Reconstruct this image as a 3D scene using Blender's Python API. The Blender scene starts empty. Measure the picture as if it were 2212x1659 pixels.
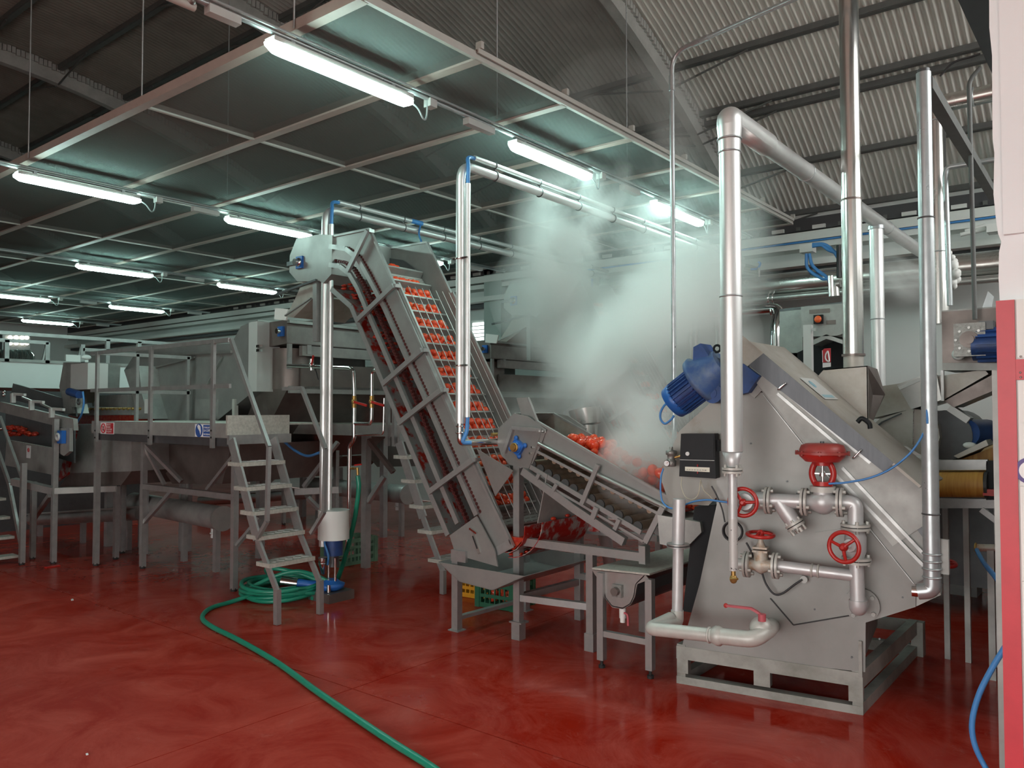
import bpy, math, random
from mathutils import Vector, Matrix
random.seed(7)
S = bpy.context.scene
COL = S.collection
# ---------------------------------------------------------------- camera
F, HZ, CH, YAW = 1720.0, 885.0, 1.8, math.radians(38.6)
PITCH = math.atan((HZ - 829.5) / F)
cam = bpy.data.cameras.new('camera')
cam.sensor_width = 36.0
cam.lens = 36.0 * F / 2212.0
cam.clip_start = 0.05
cam.clip_end = 200
co = bpy.data.objects.new('camera', cam)
co.location = (0, 0, CH)
co.rotation_euler = (math.pi / 2 + PITCH, 0, YAW)
COL.objects.link(co)
S.camera = co
# ---------------------------------------------------------------- world, exposure
W = bpy.data.worlds.new('daylight')
S.world = W
W.use_nodes = True
wn = W.node_tree.nodes
bg = wn['Background']
bg.inputs[0].default_value = (1.0, 1.0, 0.97, 1)
bg.inputs[1].default_value = 3.6
_tc = W.node_tree.nodes.new('ShaderNodeTexCoord'); _sx = W.node_tree.nodes.new('ShaderNodeSeparateXYZ'); _rp = W.node_tree.nodes.new('ShaderNodeValToRGB')
W.node_tree.links.new(_tc.outputs['Generated'], _sx.inputs[0])
_mp = W.node_tree.nodes.new('ShaderNodeMapRange'); _mp.inputs[1].default_value = -0.12; _mp.inputs[2].default_value = 0.06
W.node_tree.links.new(_sx.outputs['Z'], _mp.inputs[0]); W.node_tree.links.new(_mp.outputs[0], _rp.inputs[0])
_rp.color_ramp.elements[0].color = (0.40, 0.39, 0.36, 1)      # pale yard outside
_rp.color_ramp.elements[1].color = (1.0, 1.0, 0.98, 1)        # overcast sky
W.node_tree.links.new(_rp.outputs[0], bg.inputs[0])
S.view_settings.view_transform = 'Standard'
S.view_settings.look = 'None'
S.view_settings.exposure = 0.9
S.view_settings.gamma = 1.0
S.view_settings.use_curve_mapping = False
S.cycles.use_denoising = True
S.cycles.max_bounces = 8
S.cycles.diffuse_bounces = 4
S.cycles.glossy_bounces = 4
S.cycles.transparent_max_bounces = 16
S.cycles.volume_bounces = 4
S.cycles.volume_step_rate = 1.5
S.cycles.volume_max_steps = 96
S.cycles.sample_clamp_indirect = 6.0
S.cycles.caustics_reflective = False
S.cycles.caustics_refractive = False
LAMP = 30.0

# ---------------------------------------------------------------- points of the place from the survey of the photograph
_fw = Vector((-math.sin(YAW) * math.cos(PITCH), math.cos(YAW) * math.cos(PITCH), math.sin(PITCH)))
_rt = Vector((math.cos(YAW), math.sin(YAW), 0))
_up = _rt.cross(_fw)
EYE = Vector((0, 0, CH))
def A(x, y, X=None, Y=None, Z=None, P=None):
    d = _fw + _rt * ((x - 1106) / F) - _up * ((y - 829.5) / F)
    if P is not None:
        p0, n = P
        t = (p0 - EYE).dot(n) / d.dot(n)
    elif X is not None: t = X / d.x
    elif Y is not None: t = Y / d.y
    else: t = (Z - CH) / d.z
    return EYE + d * t
def AL(pts, **k): return [A(x, y, **k) for x, y in pts]
V = Vector
EX, EY, EZ = V((1, 0, 0)), V((0, 1, 0)), V((0, 0, 1))

# ---------------------------------------------------------------- mesh building
class MB:
    def __init__(s): s.v, s.f, s.sm = [], [], []
    def add(s, vs, fs, smooth=False):
        b = len(s.v)
        s.v += [V(p) for p in vs]
        for f in fs:
            s.f.append([b + i for i in f]); s.sm.append(smooth)
        return s
    def poly(s, pts): return s.add(pts, [list(range(len(pts)))])
    def box(s, c, d, ax=None):
        c = V(c); ax = ax or (EX, EY, EZ)
        h = [ax[i] * (d[i] / 2) for i in range(3)]
        vs = [c + h[0] * i + h[1] * j + h[2] * k for i in (-1, 1) for j in (-1, 1) for k in (-1, 1)]
        return s.add(vs, [(0, 1, 3, 2), (4, 6, 7, 5), (0, 4, 5, 1), (2, 3, 7, 6), (0, 2, 6, 4), (1, 5, 7, 3)])
    def bb(s, lo, hi):
        lo, hi = V(lo), V(hi)
        return s.box((lo + hi) / 2, [abs(hi[i] - lo[i]) for i in range(3)])
    def bar(s, a, b, w, h=None, side=None):
        a, b = V(a), V(b); h = h or w
        t = (b - a); L = t.length
        if L < 1e-6: return s
        t /= L
        sd = side or (EY if abs(t.y) < 0.9 else EX)
        u = sd - t * sd.dot(t); u.normalize()
        n = t.cross(u)
        return s.box((a + b) / 2, (L, w, h), (t, u, n))
    def bars(s, pts, w, h=None, side=None):
        for a, b in zip(pts, pts[1:]): s.bar(a, b, w, h, side)
        return s
    def prism(s, pts, off):
        off = V(off); n = len(pts); pts = [V(p) for p in pts]
        vs = pts + [p + off for p in pts]
        fs = [list(range(n))[::-1], list(range(n, 2 * n))] + [(i, (i + 1) % n, n + (i + 1) % n, n + i) for i in range(n)]
        return s.add(vs, fs)
    def tube(s, pts, r, n=12, closed=False, caps=True, r2=None):
        pts = [V(p) for p in pts]; m = len(pts)
        if m < 2: return s
        tang = []
        for i in range(m):
            a = pts[(i - 1) % m] if (closed or i) else pts[0]
            b = pts[(i + 1) % m] if (closed or i < m - 1) else pts[-1]
            d = b - a
            tang.append(d.normalized() if d.length > 1e-9 else (tang[-1] if tang else EZ))
        ref = EZ if abs(tang[0].z) < 0.9 else EX
        u = (ref - tang[0] * ref.dot(tang[0])).normalized()
        vs = []
        for i in range(m):
            u = (u - tang[i] * u.dot(tang[i])).normalized()
            w = tang[i].cross(u)
            rr = r if r2 is None else r + (r2 - r) * i / (m - 1)
            if isinstance(r, (list, tuple)): rr = r[i]
            for k in range(n):
                a = 2 * math.pi * k / n
                vs.append(pts[i] + (u * math.cos(a) + w * math.sin(a)) * rr)
        fs = []
        for i in range(m if closed else m - 1):
            j = (i + 1) % m
            for k in range(n):
                fs.append((i * n + k, i * n + (k + 1) % n, j * n + (k + 1) % n, j * n + k))
        s.add(vs, fs, True)
        if caps and not closed:
            s.add(vs[:n], [list(range(n))[::-1]]); s.add(vs[-n:], [list(range(n))])
        return s
    def cyl(s, a, b, r, n=16, r2=None): return s.tube([a, b], r, n, r2=r2)
    def rev(s, prof, o, ax, n=20):
        o, ax = V(o), V(ax).normalized()
        return s.tube([o + ax * t for t, _ in prof], [max(q, 1e-4) for _, q in prof], n)
    def torus(s, c, ax, R, r, n=28, m=8):
        c, ax = V(c), V(ax).normalized()
        u = (EZ if abs(ax.z) < 0.9 else EX); u = (u - ax * u.dot(ax)).normalized(); w = ax.cross(u)
        return s.tube([c + (u * math.cos(2 * math.pi * i / n) + w * math.sin(2 * math.pi * i / n)) * R for i in range(n)], r, m, closed=True)
    def ball(s, c, r, n=12, m=8, sc=(1, 1, 1), ax=None):
        c = V(c); ax = ax or (EX, EY, EZ); vs = []; fs = []
        for i in range(m + 1):
            th = math.pi * i / m
            for k in range(n):
                a = 2 * math.pi * k / n
                q = (math.sin(th) * math.cos(a) * sc[0], math.sin(th) * math.sin(a) * sc[1], math.cos(th) * sc[2])
                vs.append(c + (ax[0] * q[0] + ax[1] * q[1] + ax[2] * q[2]) * r)
        for i in range(m):
            for k in range(n):
                fs.append((i * n + k, (i + 1) * n + k, (i + 1) * n + (k + 1) % n, i * n + (k + 1) % n))
        return s.add(vs, fs, True)
    def sheet(s, prof, off, th, nrm=None):
        """a sheet that follows a polyline and runs along off, th thick"""
        off = V(off); prof = [V(p) for p in prof]
        for a, b in zip(prof, prof[1:]):
            n = (b - a).cross(off)
            if n.length < 1e-9: continue
            n = n.normalized() * th
            s.prism([a, b, b + n, a + n], off)
        return s

def bend(pts, rad, seg=6):
    pts = [V(p) for p in pts]; out = [pts[0]]
    for i in range(1, len(pts) - 1):
        p = pts[i]; a = (pts[i - 1] - p); b = (pts[i + 1] - p)
        r = min(rad, a.length * 0.45, b.length * 0.45)
        s, e = p + a.normalized() * r, p + b.normalized() * r
        for k in range(seg + 1):
            t = k / seg
            out.append(s * (1 - t) ** 2 + p * 2 * t * (1 - t) + e * t * t)
    out.append(pts[-1]); return out
def curve(pts, n=8):
    """Catmull-Rom through the points"""
    P = [V(p) for p in pts]; P = [P[0] * 2 - P[1]] + P + [P[-1] * 2 - P[-2]]; out = []
    for i in range(1, len(P) - 2):
        a, b, c, d = P[i - 1:i + 3]
        for k in range(n):
            t = k / n
            out.append(0.5 * (b * 2 + (c - a) * t + (a * 2 - b * 5 + c * 4 - d) * t * t + (b * 3 - a - c * 3 + d) * t ** 3))
    out.append(P[-2]); return out
def lerp(a, b, t): return V(a) * (1 - t) + V(b) * t

def root_of(o):
    while o.parent: o = o.parent
    return o
def build(mb, name, mat, parent=None):
    o0 = root_of(parent).location if parent else V((0, 0, 0))
    me = bpy.data.meshes.new(name)
    me.from_pydata([tuple(p - o0) for p in mb.v], [], mb.f)
    me.polygons.foreach_set('use_smooth', mb.sm)
    me.materials.append(M[mat] if isinstance(mat, str) else mat)
    me.update()
    o = bpy.data.objects.new(name, me); COL.objects.link(o)
    if parent: o.parent = parent
    return o
def tag(o, label, cat, group=None):
    o['label'] = label; o['category'] = cat
    if group: o['group'] = group
    return o
def thing(name, label, cat, loc=(0, 0, 0), group=None):
    o = bpy.data.objects.new(name, None); COL.objects.link(o)
    o.empty_display_size = 0.1
    o.location = loc
    return tag(o, label, cat, group)
def solo(mb, name, mat, label, cat, group=None): return tag(build(mb, name, mat), label, cat, group)
def struct(mb, name, mat, parent=None):
    o = build(mb, name, mat, parent)
    if not parent: o['kind'] = 'structure'
    return o
def stuff(o): o['kind'] = 'stuff'; return o
def copy_tree(o, delta=(0, 0, 0), parent=None, label=None, group=None, skip=()):
    c = o.copy(); COL.objects.link(c)
    if parent: c.parent = parent
    else:
        c.location = o.location + V(delta)
        if label: c['label'] = label
        if group: c['group'] = group
    for ch in list(o.children):
        if ch.name.split('.')[0] not in skip: copy_tree(ch, parent=c, skip=skip)
    return c
_tc = {}
def letters(mb, text, o, right, up, size, bold=0.0):
    """flat letters laid on a face, o = lower left corner"""
    cu = bpy.data.curves.new('t', 'FONT'); cu.body = text; cu.size = size; cu.resolution_u = 2; cu.offset = bold
    ob = bpy.data.objects.new('t', cu); COL.objects.link(ob)
    dg = bpy.context.evaluated_depsgraph_get()
    me = ob.evaluated_get(dg).to_mesh()
    o, right, up = V(o), V(right).normalized(), V(up).normalized()
    mb.add([o + right * v.co.x + up * v.co.y for v in me.vertices], [list(p.vertices) for p in me.polygons])
    ob.evaluated_get(dg).to_mesh_clear()
    bpy.data.objects.remove(ob); bpy.data.curves.remove(cu)
    return mb

# ---------------------------------------------------------------- materials
M = {}
def mat(name, col, metal=0.0, rough=0.5, nz=0.0, ns=6.0, col2=None, bump=0.0, bs=60.0, rvar=0.0, spec=0.5, stretch=None, thr=(0.35, 0.7)):
    m = bpy.data.materials.new(name); m.use_nodes = True
    nt = m.node_tree; N, L = nt.nodes, nt.links
    b = N['Principled BSDF']
    b.inputs['Metallic'].default_value = metal; b.inputs['Roughness'].default_value = rough
    b.inputs['Specular IOR Level'].default_value = spec
    b.inputs['Base Color'].default_value = (*col, 1)
    if nz or col2 or rvar or bump:
        g = N.new('ShaderNodeNewGeometry'); src = g.outputs['Position']
        if stretch:
            mp = N.new('ShaderNodeMapping'); mp.inputs['Scale'].default_value = stretch
            L.new(src, mp.inputs['Vector']); src = mp.outputs[0]
        t = N.new('ShaderNodeTexNoise'); t.inputs['Scale'].default_value = ns; t.inputs['Detail'].default_value = 6; t.inputs['Roughness'].default_value = 0.62
        L.new(src, t.inputs['Vector'])
        r = N.new('ShaderNodeValToRGB'); r.color_ramp.elements[0].position = thr[0]; r.color_ramp.elements[1].position = thr[1]
        c2 = col2 or tuple(c * (1 - nz) for c in col)
        r.color_ramp.elements[0].color = (*col, 1); r.color_ramp.elements[1].color = (*c2, 1)
        L.new(t.outputs['Fac'], r.inputs[0]); L.new(r.outputs[0], b.inputs['Base Color'])
        if rvar:
            mr = N.new('ShaderNodeMapRange'); mr.inputs[1].default_value = 0.3; mr.inputs[2].default_value = 0.7
            mr.inputs[3].default_value = max(0.02, rough - rvar); mr.inputs[4].default_value = rough + rvar
            L.new(t.outputs['Fac'], mr.inputs[0]); L.new(mr.outputs[0], b.inputs['Roughness'])
        if bump:
            t2 = N.new('ShaderNodeTexNoise'); t2.inputs['Scale'].default_value = bs; t2.inputs['Detail'].default_value = 3
            L.new(src, t2.inputs['Vector'])
            bp = N.new('ShaderNodeBump'); bp.inputs['Strength'].default_value = bump; bp.inputs['Distance'].default_value = 0.01
            L.new(t2.outputs['Fac'], bp.inputs['Height']); L.new(bp.outputs[0], b.inputs['Normal'])
    M[name] = m; return m
mat('steel', (0.47, 0.47, 0.45), 0.75, 0.36, 0.22, 5, rvar=0.08, bump=0.04, bs=14)
mat('peeler_plate', (0.27, 0.265, 0.25), 0.35, 0.45, 0.16, 2.2, rvar=0.06, bump=0.03, bs=9)
mat('stained_steel', (0.29, 0.285, 0.26), 0.3, 0.5, 0, 5, col2=(0.20, 0.165, 0.12), thr=(0.5, 0.8))
mat('steel_dull', (0.38, 0.38, 0.36), 0.35, 0.5, 0.28, 4, rvar=0.08)
mat('steel_side', (0.35, 0.35, 0.335), 0.5, 0.42, 0.2, 3, rvar=0.06, bump=0.03, bs=9)
mat('steel_brown', (0.21, 0.175, 0.16), 0.55, 0.42, 0.3, 3, rvar=0.1)
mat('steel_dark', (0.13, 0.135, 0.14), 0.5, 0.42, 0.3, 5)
mat('cover_grey', (0.10, 0.105, 0.115), 0.4, 0.42, 0.18, 30, stretch=(1, 1, 0.15))
mat('hood_grey', (0.44, 0.42, 0.38), 0.35, 0.5, 0.0, 3, col2=(0.30, 0.26, 0.2), thr=(0.45, 0.75))
mat('tread_steel', (0.56, 0.55, 0.49), 0.3, 0.5, 0.3, 40)
mat('frame_steel', (0.42, 0.42, 0.41), 0.6, 0.38, 0.2, 8, rvar=0.08)
mat('base_steel', (0.34, 0.34, 0.31), 0.25, 0.5, 0, 5, col2=(0.19, 0.19, 0.165), thr=(0.42, 0.72))
mat('galvanised', (0.52, 0.56, 0.57), 0.6, 0.33, 0.16, 12, rvar=0.07)
mat('aluminium', (0.80, 0.81, 0.80), 0.7, 0.38, 0.1, 4, rvar=0.06)
mat('chimney_steel', (0.68, 0.68, 0.65), 0.92, 0.24, 0.15, 5, rvar=0.05)
mat('chrome', (0.75, 0.75, 0.74), 1.0, 0.14)
mat('silver_paint', (0.62, 0.62, 0.62), 0.35, 0.38, 0.12, 9, rvar=0.06)
mat('flange_paint', (0.55, 0.54, 0.50), 0.15, 0.42, 0.12, 15)
mat('rusty_valve', (0.52, 0.48, 0.42), 0.2, 0.5, 0, 22, col2=(0.42, 0.25, 0.13), thr=(0.45, 0.7))
mat('chipped_paint', (0.56, 0.55, 0.53), 0.2, 0.45, 0, 26, col2=(0.03, 0.03, 0.03), thr=(0.62, 0.66))
mat('gasket', (0.02, 0.02, 0.02), 0, 0.6)
mat('valve_red', (0.50, 0.025, 0.02), 0, 0.3, 0.2, 10)
mat('valve_red_dusty', (0.36, 0.035, 0.03), 0, 0.42, 0, 7, col2=(0.30, 0.10, 0.08), thr=(0.4, 0.8))
mat('handle_pink', (0.50, 0.10, 0.12), 0, 0.45, 0.1, 20)
mat('motor_blue', (0.03, 0.085, 0.28), 0.1, 0.4, 0, 9, col2=(0.02, 0.05, 0.14), thr=(0.4, 0.75))
mat('motor_blue_dusty', (0.05, 0.11, 0.28), 0.1, 0.5, 0, 10, col2=(0.16, 0.22, 0.28), thr=(0.4, 0.75))
mat('bearing_blue', (0.02, 0.13, 0.46), 0.0, 0.35)
mat('tube_blue', (0.07, 0.26, 0.60), 0, 0.4)
mat('tube_clear', (0.55, 0.53, 0.42), 0, 0.4)
mat('cable_black', (0.02, 0.02, 0.022), 0, 0.4)
mat('cable_grey', (0.30, 0.33, 0.33), 0, 0.5)
mat('black_case', (0.008, 0.009, 0.011), 0, 0.5, 0.3, 8, spec=0.25)
mat('hose_green', (0.015, 0.24, 0.15), 0, 0.3, 0.12, 30)
mat('crate_green', (0.02, 0.13, 0.07), 0, 0.45, 0.25, 10)
mat('crate_old', (0.10, 0.19, 0.12), 0, 0.55, 0.35, 8)
mat('crate_yellow', (0.52, 0.24, 0.01), 0, 0.45)
mat('white', (0.78, 0.79, 0.76), 0, 0.45, 0.04, 2)
mat('white_wall', (0.66, 0.68, 0.66), 0, 0.6, 0.06, 0.8)
mat('plaster', (0.88, 0.91, 0.92), 0, 0.75, 0.05, 2.5, bump=0.1, bs=25)
mat('panel_white', (0.72, 0.75, 0.73), 0, 0.35, 0.05, 2)
mat('cabinet_grey', (0.56, 0.57, 0.55), 0.1, 0.42, 0.06, 4)
mat('red_paint', (0.55, 0.035, 0.05), 0, 0.4, 0.12, 14)
mat('belt_yellow', (0.60, 0.33, 0.07), 0, 0.5, 0, 5, col2=(0.42, 0.17, 0.03), stretch=(9, 0.6, 0.6))
mat('belt_end', (0.05, 0.05, 0.05), 0, 0.5)
mat('tomato', (0.72, 0.055, 0.022), 0, 0.22, 0, 30, col2=(0.78, 0.14, 0.04), thr=(0.4, 0.75))
mat('pulp', (0.38, 0.012, 0.008), 0, 0.25, 0, 22, col2=(0.48, 0.06, 0.02), bump=0.6, bs=70)
mat('pulp_dark', (0.09, 0.02, 0.018), 0, 0.35, 0.4, 25, bump=0.4, bs=60)
mat('pulp_smear', (0.40, 0.39, 0.37), 0.3, 0.4, 0, 9, col2=(0.40, 0.015, 0.01), thr=(0.42, 0.52))
mat('channel_smear', (0.34, 0.34, 0.33), 0.4, 0.42, 0, 7, col2=(0.40, 0.02, 0.01), thr=(0.5, 0.58))
mat('beam_pink', (0.42, 0.35, 0.31), 0, 0.6, 0.1, 8)
mat('beam_white', (0.50, 0.49, 0.45), 0, 0.5, 0.1, 8)
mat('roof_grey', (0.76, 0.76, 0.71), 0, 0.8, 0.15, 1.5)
mat('roof_shaded', (0.44, 0.43, 0.40), 0, 0.8, 0.25, 1.5)  # darker copy of the sheet, shade put into the colour
mat('roof_shaded_brown', (0.27, 0.255, 0.225), 0, 0.8, 0.3, 1.5)  # darkest, brownish copy of the sheet, shade put into the colour
mat('roof_beam', (0.46, 0.46, 0.44), 0, 0.8, 0.25, 5)
mat('purlin', (0.14, 0.145, 0.14), 0.2, 0.6, 0.2, 8)
mat('dark_beam', (0.07, 0.075, 0.08), 0.1, 0.6, 0.2, 4)
mat('wall_beam', (0.72, 0.74, 0.71), 0, 0.55, 0.06, 2)
mat('eave_dark_gap_shade', (0.06, 0.06, 0.065), 0, 0.6)
mat('column_green', (0.40, 0.47, 0.44), 0, 0.6, 0.08, 3)
mat('gear_alloy', (0.33, 0.33, 0.31), 0.5, 0.42, 0.4, 40, bump=0.3, bs=60)
mat('print_red', (0.50, 0.02, 0.03), 0, 0.4)
mat('print_blue', (0.03, 0.09, 0.33), 0, 0.4)
mat('print_white', (0.80, 0.80, 0.80), 0, 0.4)
mat('print_black', (0.03, 0.03, 0.03), 0, 0.4)
mat('print_cyan', (0.25, 0.45, 0.52), 0, 0.4)
mat('print_violet', (0.06, 0.02, 0.18), 0, 0.4)
mat('orange_lamp', (0.75, 0.12, 0.03), 0, 0.3)
mat('scale_ivory', (0.72, 0.70, 0.58), 0, 0.4)
mat('brass', (0.48, 0.30, 0.10), 0.8, 0.4)
mat('rubber', (0.015, 0.015, 0.015), 0, 0.7)
mat('roller_metal', (0.42, 0.33, 0.24), 0.55, 0.38, 0, 9, col2=(0.28, 0.19, 0.13))
mat('joint', (0.40, 0.13, 0.10), 0, 0.7)
def emit(name, col, st):
    m = bpy.data.materials.new(name); m.use_nodes = True
    b = m.node_tree.nodes['Principled BSDF']
    b.inputs['Base Color'].default_value = (0.8, 0.85, 0.83, 1)
    b.inputs['Emission Color'].default_value = (*col, 1); b.inputs['Emission Strength'].default_value = st
    M[name] = m
emit('tube_light', (0.66, 1.0, 0.92), LAMP)
emit('window_glow', (0.9, 1.0, 0.97), 1.6)
emit('small_lamp', (1.0, 0.93, 0.75), 5.0)

def floor_mat():
    m = bpy.data.materials.new('floor_red'); m.use_nodes = True
    nt = m.node_tree; N, L = nt.nodes, nt.links; b = N['Principled BSDF']
    g = N.new('ShaderNodeNewGeometry')
    def noise(sc, det=6, rough=0.6, dist=0.0):
        t = N.new('ShaderNodeTexNoise'); t.inputs['Scale'].default_value = sc; t.inputs['Detail'].default_value = det
        t.inputs['Roughness'].default_value = rough; t.inputs['Distortion'].default_value = dist
        L.new(g.outputs['Position'], t.inputs['Vector']); return t.outputs['Fac']
    def ramp(src, p0, c0, p1, c1):
        r = N.new('ShaderNodeValToRGB'); e = r.color_ramp.elements
        e[0].position, e[1].position = p0, p1; e[0].color, e[1].color = (*c0, 1), (*c1, 1)
        L.new(src, r.inputs[0]); return r.outputs[0]
    wear = noise(1.5, 10, 0.74, 1.2)
    base = ramp(wear, 0.40, (0.32, 0.015, 0.006), 0.68, (0.47, 0.068, 0.046))
    fine = ramp(noise(7, 9, 0.78, 0.5), 0.58, (0, 0, 0), 0.74, (1, 1, 1))
    mx = N.new('ShaderNodeMix'); mx.data_type = 'RGBA'
    mu = N.new('ShaderNodeMath'); mu.operation = 'MULTIPLY'; mu.inputs[1].default_value = 0.30
    L.new(fine, mu.inputs[0]); L.new(mu.outputs[0], mx.inputs[0])
    L.new(base, mx.inputs[6]); mx.inputs[7].default_value = (0.50, 0.22, 0.18, 1)
    L.new(mx.outputs[2], b.inputs['Base Color'])
    rr = N.new('ShaderNodeMapRange'); rr.inputs[1].default_value = 0.38; rr.inputs[2].default_value = 0.66
    rr.inputs[3].default_value = 0.06; rr.inputs[4].default_value = 0.24
    wn_ = noise(0.9, 7, 0.65, 0.5)
    L.new(wn_, rr.inputs[0])
    # the floor is wet round the machines and has dried in the open aisle
    sx = N.new('ShaderNodeSeparateXYZ'); L.new(g.outputs['Position'], sx.inputs[0])
    def fall(src, a, c):
        m1 = N.new('ShaderNodeMath'); m1.operation = 'MULTIPLY_ADD'; m1.inputs[1].default_value = 2.2; L.new(wn_, m1.inputs[0]); L.new(src, m1.inputs[2])
        m2 = N.new('ShaderNodeMapRange'); m2.interpolation_type = 'SMOOTHSTEP'; m2.inputs[1].default_value = a + 1.1; m2.inputs[2].default_value = c + 1.1
        L.new(m1.outputs[0], m2.inputs[0]); return m2.outputs[0]
    dm = N.new('ShaderNodeMath'); dm.operation = 'MULTIPLY'
    L.new(fall(sx.outputs['Y'], 4.0, 2.7), dm.inputs[0]); L.new(fall(sx.outputs['X'], -2.0, -3.4), dm.inputs[1])
    mxr = N.new('ShaderNodeMix'); mxr.data_type = 'FLOAT'; L.new(dm.outputs[0], mxr.inputs[0]); L.new(rr.outputs[0], mxr.inputs[2]); mxr.inputs[3].default_value = 0.5
    L.new(mxr.outputs[0], b.inputs['Roughness'])
    bp = N.new('ShaderNodeBump'); bp.inputs['Strength'].default_value = 0.10; bp.inputs['Distance'].default_value = 0.02
    L.new(noise(5, 3, 0.5), bp.inputs['Height']); L.new(bp.outputs[0], b.inputs['Normal'])
    spm = N.new('ShaderNodeMapRange'); spm.inputs[3].default_value = 0.12; spm.inputs[4].default_value = 0.06
    L.new(dm.outputs[0], spm.inputs[0]); L.new(spm.outputs[0], b.inputs['Specular IOR Level'])
    M['floor_red'] = m
floor_mat()
def net_mat():
    m = bpy.data.materials.new('net'); m.use_nodes = True
    nt = m.node_tree; N, L = nt.nodes, nt.links
    for n in list(N): N.remove(n)
    o = N.new('ShaderNodeOutputMaterial'); mx = N.new('ShaderNodeMixShader'); mx.inputs[0].default_value = 0.52
    t = N.new('ShaderNodeBsdfTransparent'); d = N.new('ShaderNodeBsdfDiffuse'); d.inputs[0].default_value = (0.20, 0.245, 0.235, 1)
    L.new(t.outputs[0], mx.inputs[1]); L.new(d.outputs[0], mx.inputs[2]); L.new(mx.outputs[0], o.inputs[0])
    M['net'] = m
net_mat()
def belt_mat():
    m = mat('belt', (0.46, 0.45, 0.42), 0.4, 0.45)
    nt = m.node_tree; N, L = nt.nodes, nt.links; b = N['Principled BSDF']
    tc = N.new('ShaderNodeUVMap')
    br = N.new('ShaderNodeTexBrick'); br.offset = 0.0
    br.inputs['Color1'].default_value = (0.14, 0.12, 0.11, 1); br.inputs['Color2'].default_value = (0.17, 0.10, 0.09, 1)
    br.inputs['Mortar'].default_value = (0.46, 0.44, 0.41, 1)
    br.inputs['Scale'].default_value = 1.0; br.inputs['Mortar Size'].default_value = 0.012
    br.inputs['Brick Width'].default_value = 0.085; br.inputs['Row Height'].default_value = 0.028
    L.new(tc.outputs[0], br.inputs[0]); L.new(br.outputs[0], b.inputs['Base Color'])
belt_mat()
# ================================================================ SETTING
WY = 11.3                                   # the back wall
XL, XR = -27.0, 3.6
fl = struct(MB().bb((XL, -5.5, -0.30), (XR, WY, -0.010)), 'floor', 'joint')
gx = [XL, -24.6, -20.5, -16.4, -12.25, -8.15, -4.05, 0.05, XR]
gy = [-5.5, -0.75, 3.42, 7.5, WY]
for i in range(len(gx) - 1):
    for j in range(len(gy) - 1):
        g = 0.004
        build(MB().bb((gx[i] + g, gy[j] + g, -0.009), (gx[i + 1] - g, gy[j + 1] - g, 0.0)), 'slab', 'floor_red', fl)
struct(MB().bb((XL, WY, 0), (XR, WY + 0.2, 5.2)), 'wall_back', 'white_wall')
struct(MB().bb((XL - 0.2, -5.5, 0), (XL, WY, 7.3)), 'wall_left', 'white_wall')
GATE = -5.2
wf = MB().bb((XL, -5.7, 0), (GATE, -5.5, 5.5)); wf.bb((GATE, -5.7, 4.2), (XR, -5.5, 5.5))
struct(wf, 'wall_front', 'white_wall')
wr_ = MB().bb((XR, -5.7, 0), (XR + .2, WY + .2, 3.9))
for ya, yb in ((-5.7, 3.9), (6.9, 7.1), (10.9, WY + .2)): wr_.bb((XR, ya, 3.9), (XR + .2, yb, 7.3))
struct(wr_, 'wall_right', 'white_wall')
# roof: a low barrel of corrugated sheet on arched ribs
RC, RR, RZ = 3.5, 13.0, 7.22
def zr(y, dz=0.0): return RZ + dz - RR + math.sqrt(RR * RR - (y - RC) ** 2)
pitch, amp = 0.0762, 0.021
def roof_sheet(x0, x1, y0, y1):
    nx = int((x1 - x0) / pitch * 6); ny = 18; vs = []; fs = []
    for j in range(ny + 1):
        y = y0 + (y1 - y0) * j / ny
        for i in range(nx + 1):
            x = x0 + pitch * i / 6
            vs.append((x, y, zr(y) + amp * math.sin(2 * math.pi * i / 6)))
    for j in range(ny):
        for i in range(nx):
            a = j * (nx + 1) + i
            fs.append((a, a + 1, a + nx + 2, a + nx + 1))
    return MB().add(vs, fs, True)
ceil = struct(MB().prism([V((XL, y, zr(y, 0.06))) for y in [-5.5 + 0.5 * k for k in range(35)]] + [V((XL, y, zr(y, 0.10))) for y in [11.5 - 0.5 * k for k in range(35)]], (XR - XL, 0, 0)), 'ceiling', 'dark_beam')
ribs = [-4.6, -8.85, -13.1, -17.35, -21.6]
xs = [XL] + ribs[::-1] + [XR]
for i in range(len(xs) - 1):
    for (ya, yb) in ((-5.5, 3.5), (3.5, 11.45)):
        build(roof_sheet(xs[i], xs[i + 1], ya, yb), 'corrugated_sheet', 'roof_grey' if xs[i] > -5 else 'roof_shaded' if xs[i] > -9 and ya > 0 else 'roof_shaded_brown', ceil)  # daylight falloff painted into the bays: right one lightened, the rest darkened
for x in ribs:
    ys = [-5.5 + (WY + 5.5) * k / 40 for k in range(41)]
    m = MB()
    top = [V((x - 0.06, y, zr(y, -0.03))) for y in ys]; bot = [V((x - 0.06, y, zr(y, -0.29))) for y in ys]
    for k in range(40): m.prism([top[k], top[k + 1], bot[k + 1], bot[k]], (0.12, 0, 0))
    build(m, 'arched_rib', 'roof_beam', ceil)
    m = MB()                                  # ragged mortar seats under the sheet ends
    for k in range(150):
        y = 2.0 + k * 0.062
        m.box((x + 0.07, y, zr(y, -0.055 - random.random() * 0.02)), (0.05, 0.05, 0.09))
    stuff(build(m, 'mortar_seat', 'roof_beam', ceil))
def roof_hit(px, py, dz=0.0):
    d = A(px, py, Y=EYE.y + 1) - EYE; lo, hi = 3.0, 12.5
    for _ in range(40):
        mid = (lo + hi) / 2; p = EYE + d * mid
        if p.z < zr(min(p.y, 15), dz): lo = mid
        else: hi = mid
    return EYE + d * lo
py_ = sorted({round(roof_hit(x, y, -0.05).y, 2) for x, y in ((1990, 128), (1863, 187), (1863, 322), (1863, 437), (1640, 90))})
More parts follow.
